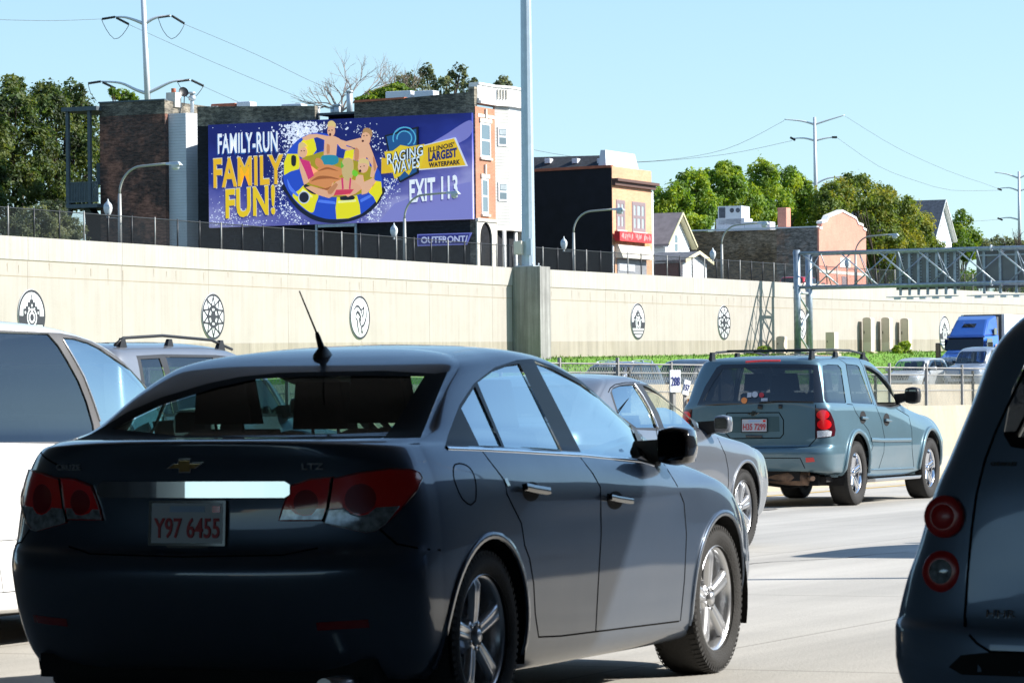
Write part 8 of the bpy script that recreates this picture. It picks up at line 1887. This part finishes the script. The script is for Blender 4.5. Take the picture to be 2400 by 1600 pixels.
def build_lorry():
    tf, _ = at_o(2232, 880, 57.3); z0 = zr(tf); root = empty('lorry', W(tf, 57.3, z0), RZ+PI, 'blue lorry with white trailer oncoming beside the long concrete wall', 'lorry')
    # local x points towards the camera (nose at x = 0, trailer at negative x), y to the car's left
    blue = paint('lorry blue', (.012, .15, .75), .0, .3); navy = paint('lorry dark blue front', (.035, .12, .45), .0, .35); w = 1.14
    b = MB(); b.hexa([(-2.0, -w*.86, .95), (0, -w*.80, .80), (0, w*.80, .80), (-2.0, w*.86, .95)][::-1], [(-2.0, -w*.80, 1.98), (-.28, -w*.62, 1.60), (-.28, w*.62, 1.60), (-2.0, w*.80, 1.98)][::-1]); b.build('bonnet', navy, root, bevel=.07)
    b = MB(); b.box(-2.3, -.1, -w, w, .45, .80); b.build('bumper', blue, root, bevel=.08)
    for sg in (-1, 1):
        b = MB(); b.hexa([(-1.9, sg*w*.70, .6), (-.25, sg*w*.70, .6), (-.25, sg*w, .6), (-1.9, sg*w*1.04, .6)], [(-1.8, sg*w*.70, 1.42), (-.5, sg*w*.62, 1.18), (-.5, sg*w*.94, 1.12), (-1.8, sg*w*1.02, 1.40)]); b.build('wing', blue, root, bevel=.06)
        b = MB(); b.box(-.42, -.16, sg*w*.72-.14, sg*w*.72+.14, .92, 1.12); b.build('headlight', M['white_lens'], root, bevel=.04)
    b = MB(); b.box(-.10, .03, -w*.52, w*.52, .78, 1.26); g = b.build('grille', M['gloss_black'], root, bevel=.03)
    b = MB()
    for k in range(5): b.box(.031, .045, -w*.50, w*.50, .82+k*.09, .85+k*.09)
    b.build('grille_bar', M['chrome'], g)
    b = MB(); b.hexa([(-4.4, -w, .9), (-2.0, -w*.95, .9), (-2.0, w*.95, .9), (-4.4, w, .9)][::-1], [(-4.4, -w, 2.75), (-2.5, -w*.82, 2.68), (-2.5, w*.82, 2.68), (-4.4, w, 2.75)][::-1]); b.build('cab', blue, root, bevel=.05)
    b = MB(); b.hexa([(-2.06, -w*.90, 1.98), (-1.96, -w*.90, 1.98), (-1.96, w*.90, 1.98), (-2.06, w*.90, 1.98)][::-1], [(-2.50, -w*.82, 2.62), (-2.40, -w*.82, 2.62), (-2.40, w*.82, 2.62), (-2.50, w*.82, 2.62)][::-1]); b.build('windscreen', M['gloss_black'], root)
    b = MB(); b.hexa([(-4.4, -w, 2.752), (-2.42, -w*.86, 2.682), (-2.42, w*.86, 2.682), (-4.4, w, 2.752)][::-1], [(-4.4, -w*.92, 3.78), (-3.5, -w*.72, 3.55), (-3.5, w*.72, 3.55), (-4.4, w*.92, 3.78)][::-1]); b.build('roof_fairing', navy, root, bevel=.10)
    b = MB(); b.box(-2.45, -2.3, -w*.90, w*.90, 2.60, 2.70); b.build('sun_visor', navy, root, bevel=.03)
    b = MB(); b.hexa([(-2.98, -w*.35, 3.15), (-2.98, w*.25, 3.15), (-3.1, w*.25, 3.15), (-3.1, -w*.35, 3.15)], [(-3.22, -w*.30, 3.34), (-3.22, w*.28, 3.34), (-3.35, w*.28, 3.34), (-3.35, -w*.30, 3.34)]); b.build('roof_vent', M['gloss_black'], root)
    for sg in (-1, 1):
        b = MB(); b.box(-3.3, -2.35, sg*w*1.0-.015*sg, sg*w*1.0+.012*sg, 1.95, 2.55); b.build('side_window', M['gloss_black'], root)
        b = MB(); b.box(-4.05, -3.6, sg*w-.02*sg, sg*w+.014*sg, 2.75, 3.10); b.build('sleeper_window', M['gloss_black'], root)
        m = MB(); m.box(-2.15, -2.0, sg*(w+.14), sg*(w+.40), 1.55, 2.35); o = m.build('door_mirror', M['gloss_black'], root, bevel=.03)
        m = MB(); m.tube([(-2.2, sg*w, 2.25), (-2.1, sg*(w+.2), 2.3)], .03, 6); m.tube([(-2.2, sg*w, 1.6), (-2.1, sg*(w+.2), 1.65)], .03, 6); m.build('mirror_bracket', M['chrome'], o)
    x = link('lettering', text_mesh('22', .55, .75, .04), M['amber'], root); x.rotation_euler = (0, 0, PI/2); 
    x.data.transform(Matrix.Rotation(PI, 4, 'Z')); x.rotation_euler = (0, 0, PI); x.location = (-4.05, w+.03, 2.0)
    b = MB(); b.prism([(-w*.30, -.05), (w*.02, .10), (w*.26, .02), (w*.02, -.08)], 'X', 0, .01); o = b.build('bonnet_emblem', M['amber'], root); o.location = (-.62, 0, 1.47); o.rotation_euler = (0, rad(-68), 0)
    b = MB(); b.box(-4.75, -4.42, -w*.9, w*.9, .9, 3.7); b.build('cab_extender', M['plastic'], root)
    b = MB(); b.box(-18.5, -5.3, -w*1.05, w*1.05, 1.05, 3.86); b.build('trailer', mat('white trailer sheet', (.78, .79, .80), .45, var=.04), root, bevel=.04)
    b = MB(); b.box(-5.32, -5.28, -w*.9, w*.9, 1.2, 3.85); b.build('trailer_front', M['plastic'], root)
    b = MB(); b.box(-18, -1, -.5, .5, .6, .9); b.build('chassis', M['dark'], root)
    for x in (-1.15, -4.9, -6.1, -16.5, -17.6):
        for sg in (-1, 1): b = MB(); b.tube([(x, sg*(w-.32), .5), (x, sg*(w-.02), .5)], .5, 24); b.tube([(x, sg*(w-.021), .5), (x, sg*(w+.0), .5)], .26, 16, mi=1); b.build('wheel', [M['tyre'], M['rim']], root)
build_lorry()

# ------------------------------------------------------------ what shades the near lanes: the road bridge the camera is passing under
def build_bridge():
    root = empty('road_bridge', W(0, 0, 0), RZ, 'concrete road bridge crossing over the near lanes and the camera', 'bridge')
    b = MB(); sk_ = lambda o: 18.3+(o-5.4)*.16; b.prism([(-14, -120), (sk_(-120), -120), (sk_(130), 130), (-14, 130)], 'Z', 5.55, 6.2); b.build('deck', E_['soffit'], root)
    for q in (0, 1): b = MB(); b.prism([(-14, -120), (-13.6, -120), (-13.6, 130), (-14, 130)] if q else [(sk_(-120)-.4, -120), (sk_(-120), -120), (sk_(130), 130), (sk_(130)-.4, 130)], 'Z', 6.201, 7.2); b.build('parapet', E_['barrier'], root)
    for o in (18.8, 33, 62): b = MB(); b.box(-12, 15, o-.4, o+.4, -.2, 5.5); b.build('pier', E_['soffit'], root)
build_bridge()
root = empty('retaining_wall', W(0, -5.6, 0), RZ, 'added dark wall right of the near lanes, outside the picture, darkening car reflections', 'wall')
b = MB(); b.box(-60, 260, -.5, 0, -.2, 6.6); b.build('wall_face', E_['soffit'], root)  # unseen wall, added to darken what the car sides reflect
t = 24.6*CP+9.5*SP; r = empty('light_pole', (11.5, 24.9, 0), RZ, 'tall road light pole at the right of the near lanes, outside the picture', 'pole')
b = MB(); b.tube([(0, 0, 0), (0, 0, 11)], [.09, .06], 10); b.build('shaft', E_['galv'], r)
# ------------------------------------------------------------ the near traffic
build_saloon(); build_offroader(); build_grey_saloon(); build_van(); build_retro()
pl = car_at(23.85, 14.5, 23.5)
build_suv('off_road_car', pl.loc(), pl.rz, paint('silver paint', (.22,.235,.26), .5, .3), 'silver off-road car with dark roof rails behind the white people carrier', zs=1.02)
pl = car_at(27.4, 6.95, 24.5)
build_suv('off_road_car', pl.loc(), pl.rz, paint('black paint', (.02,.02,.022), .3, .3), 'black off-road car ahead of the dark saloon, outside the picture, throwing a shadow', low=True, rails=False)
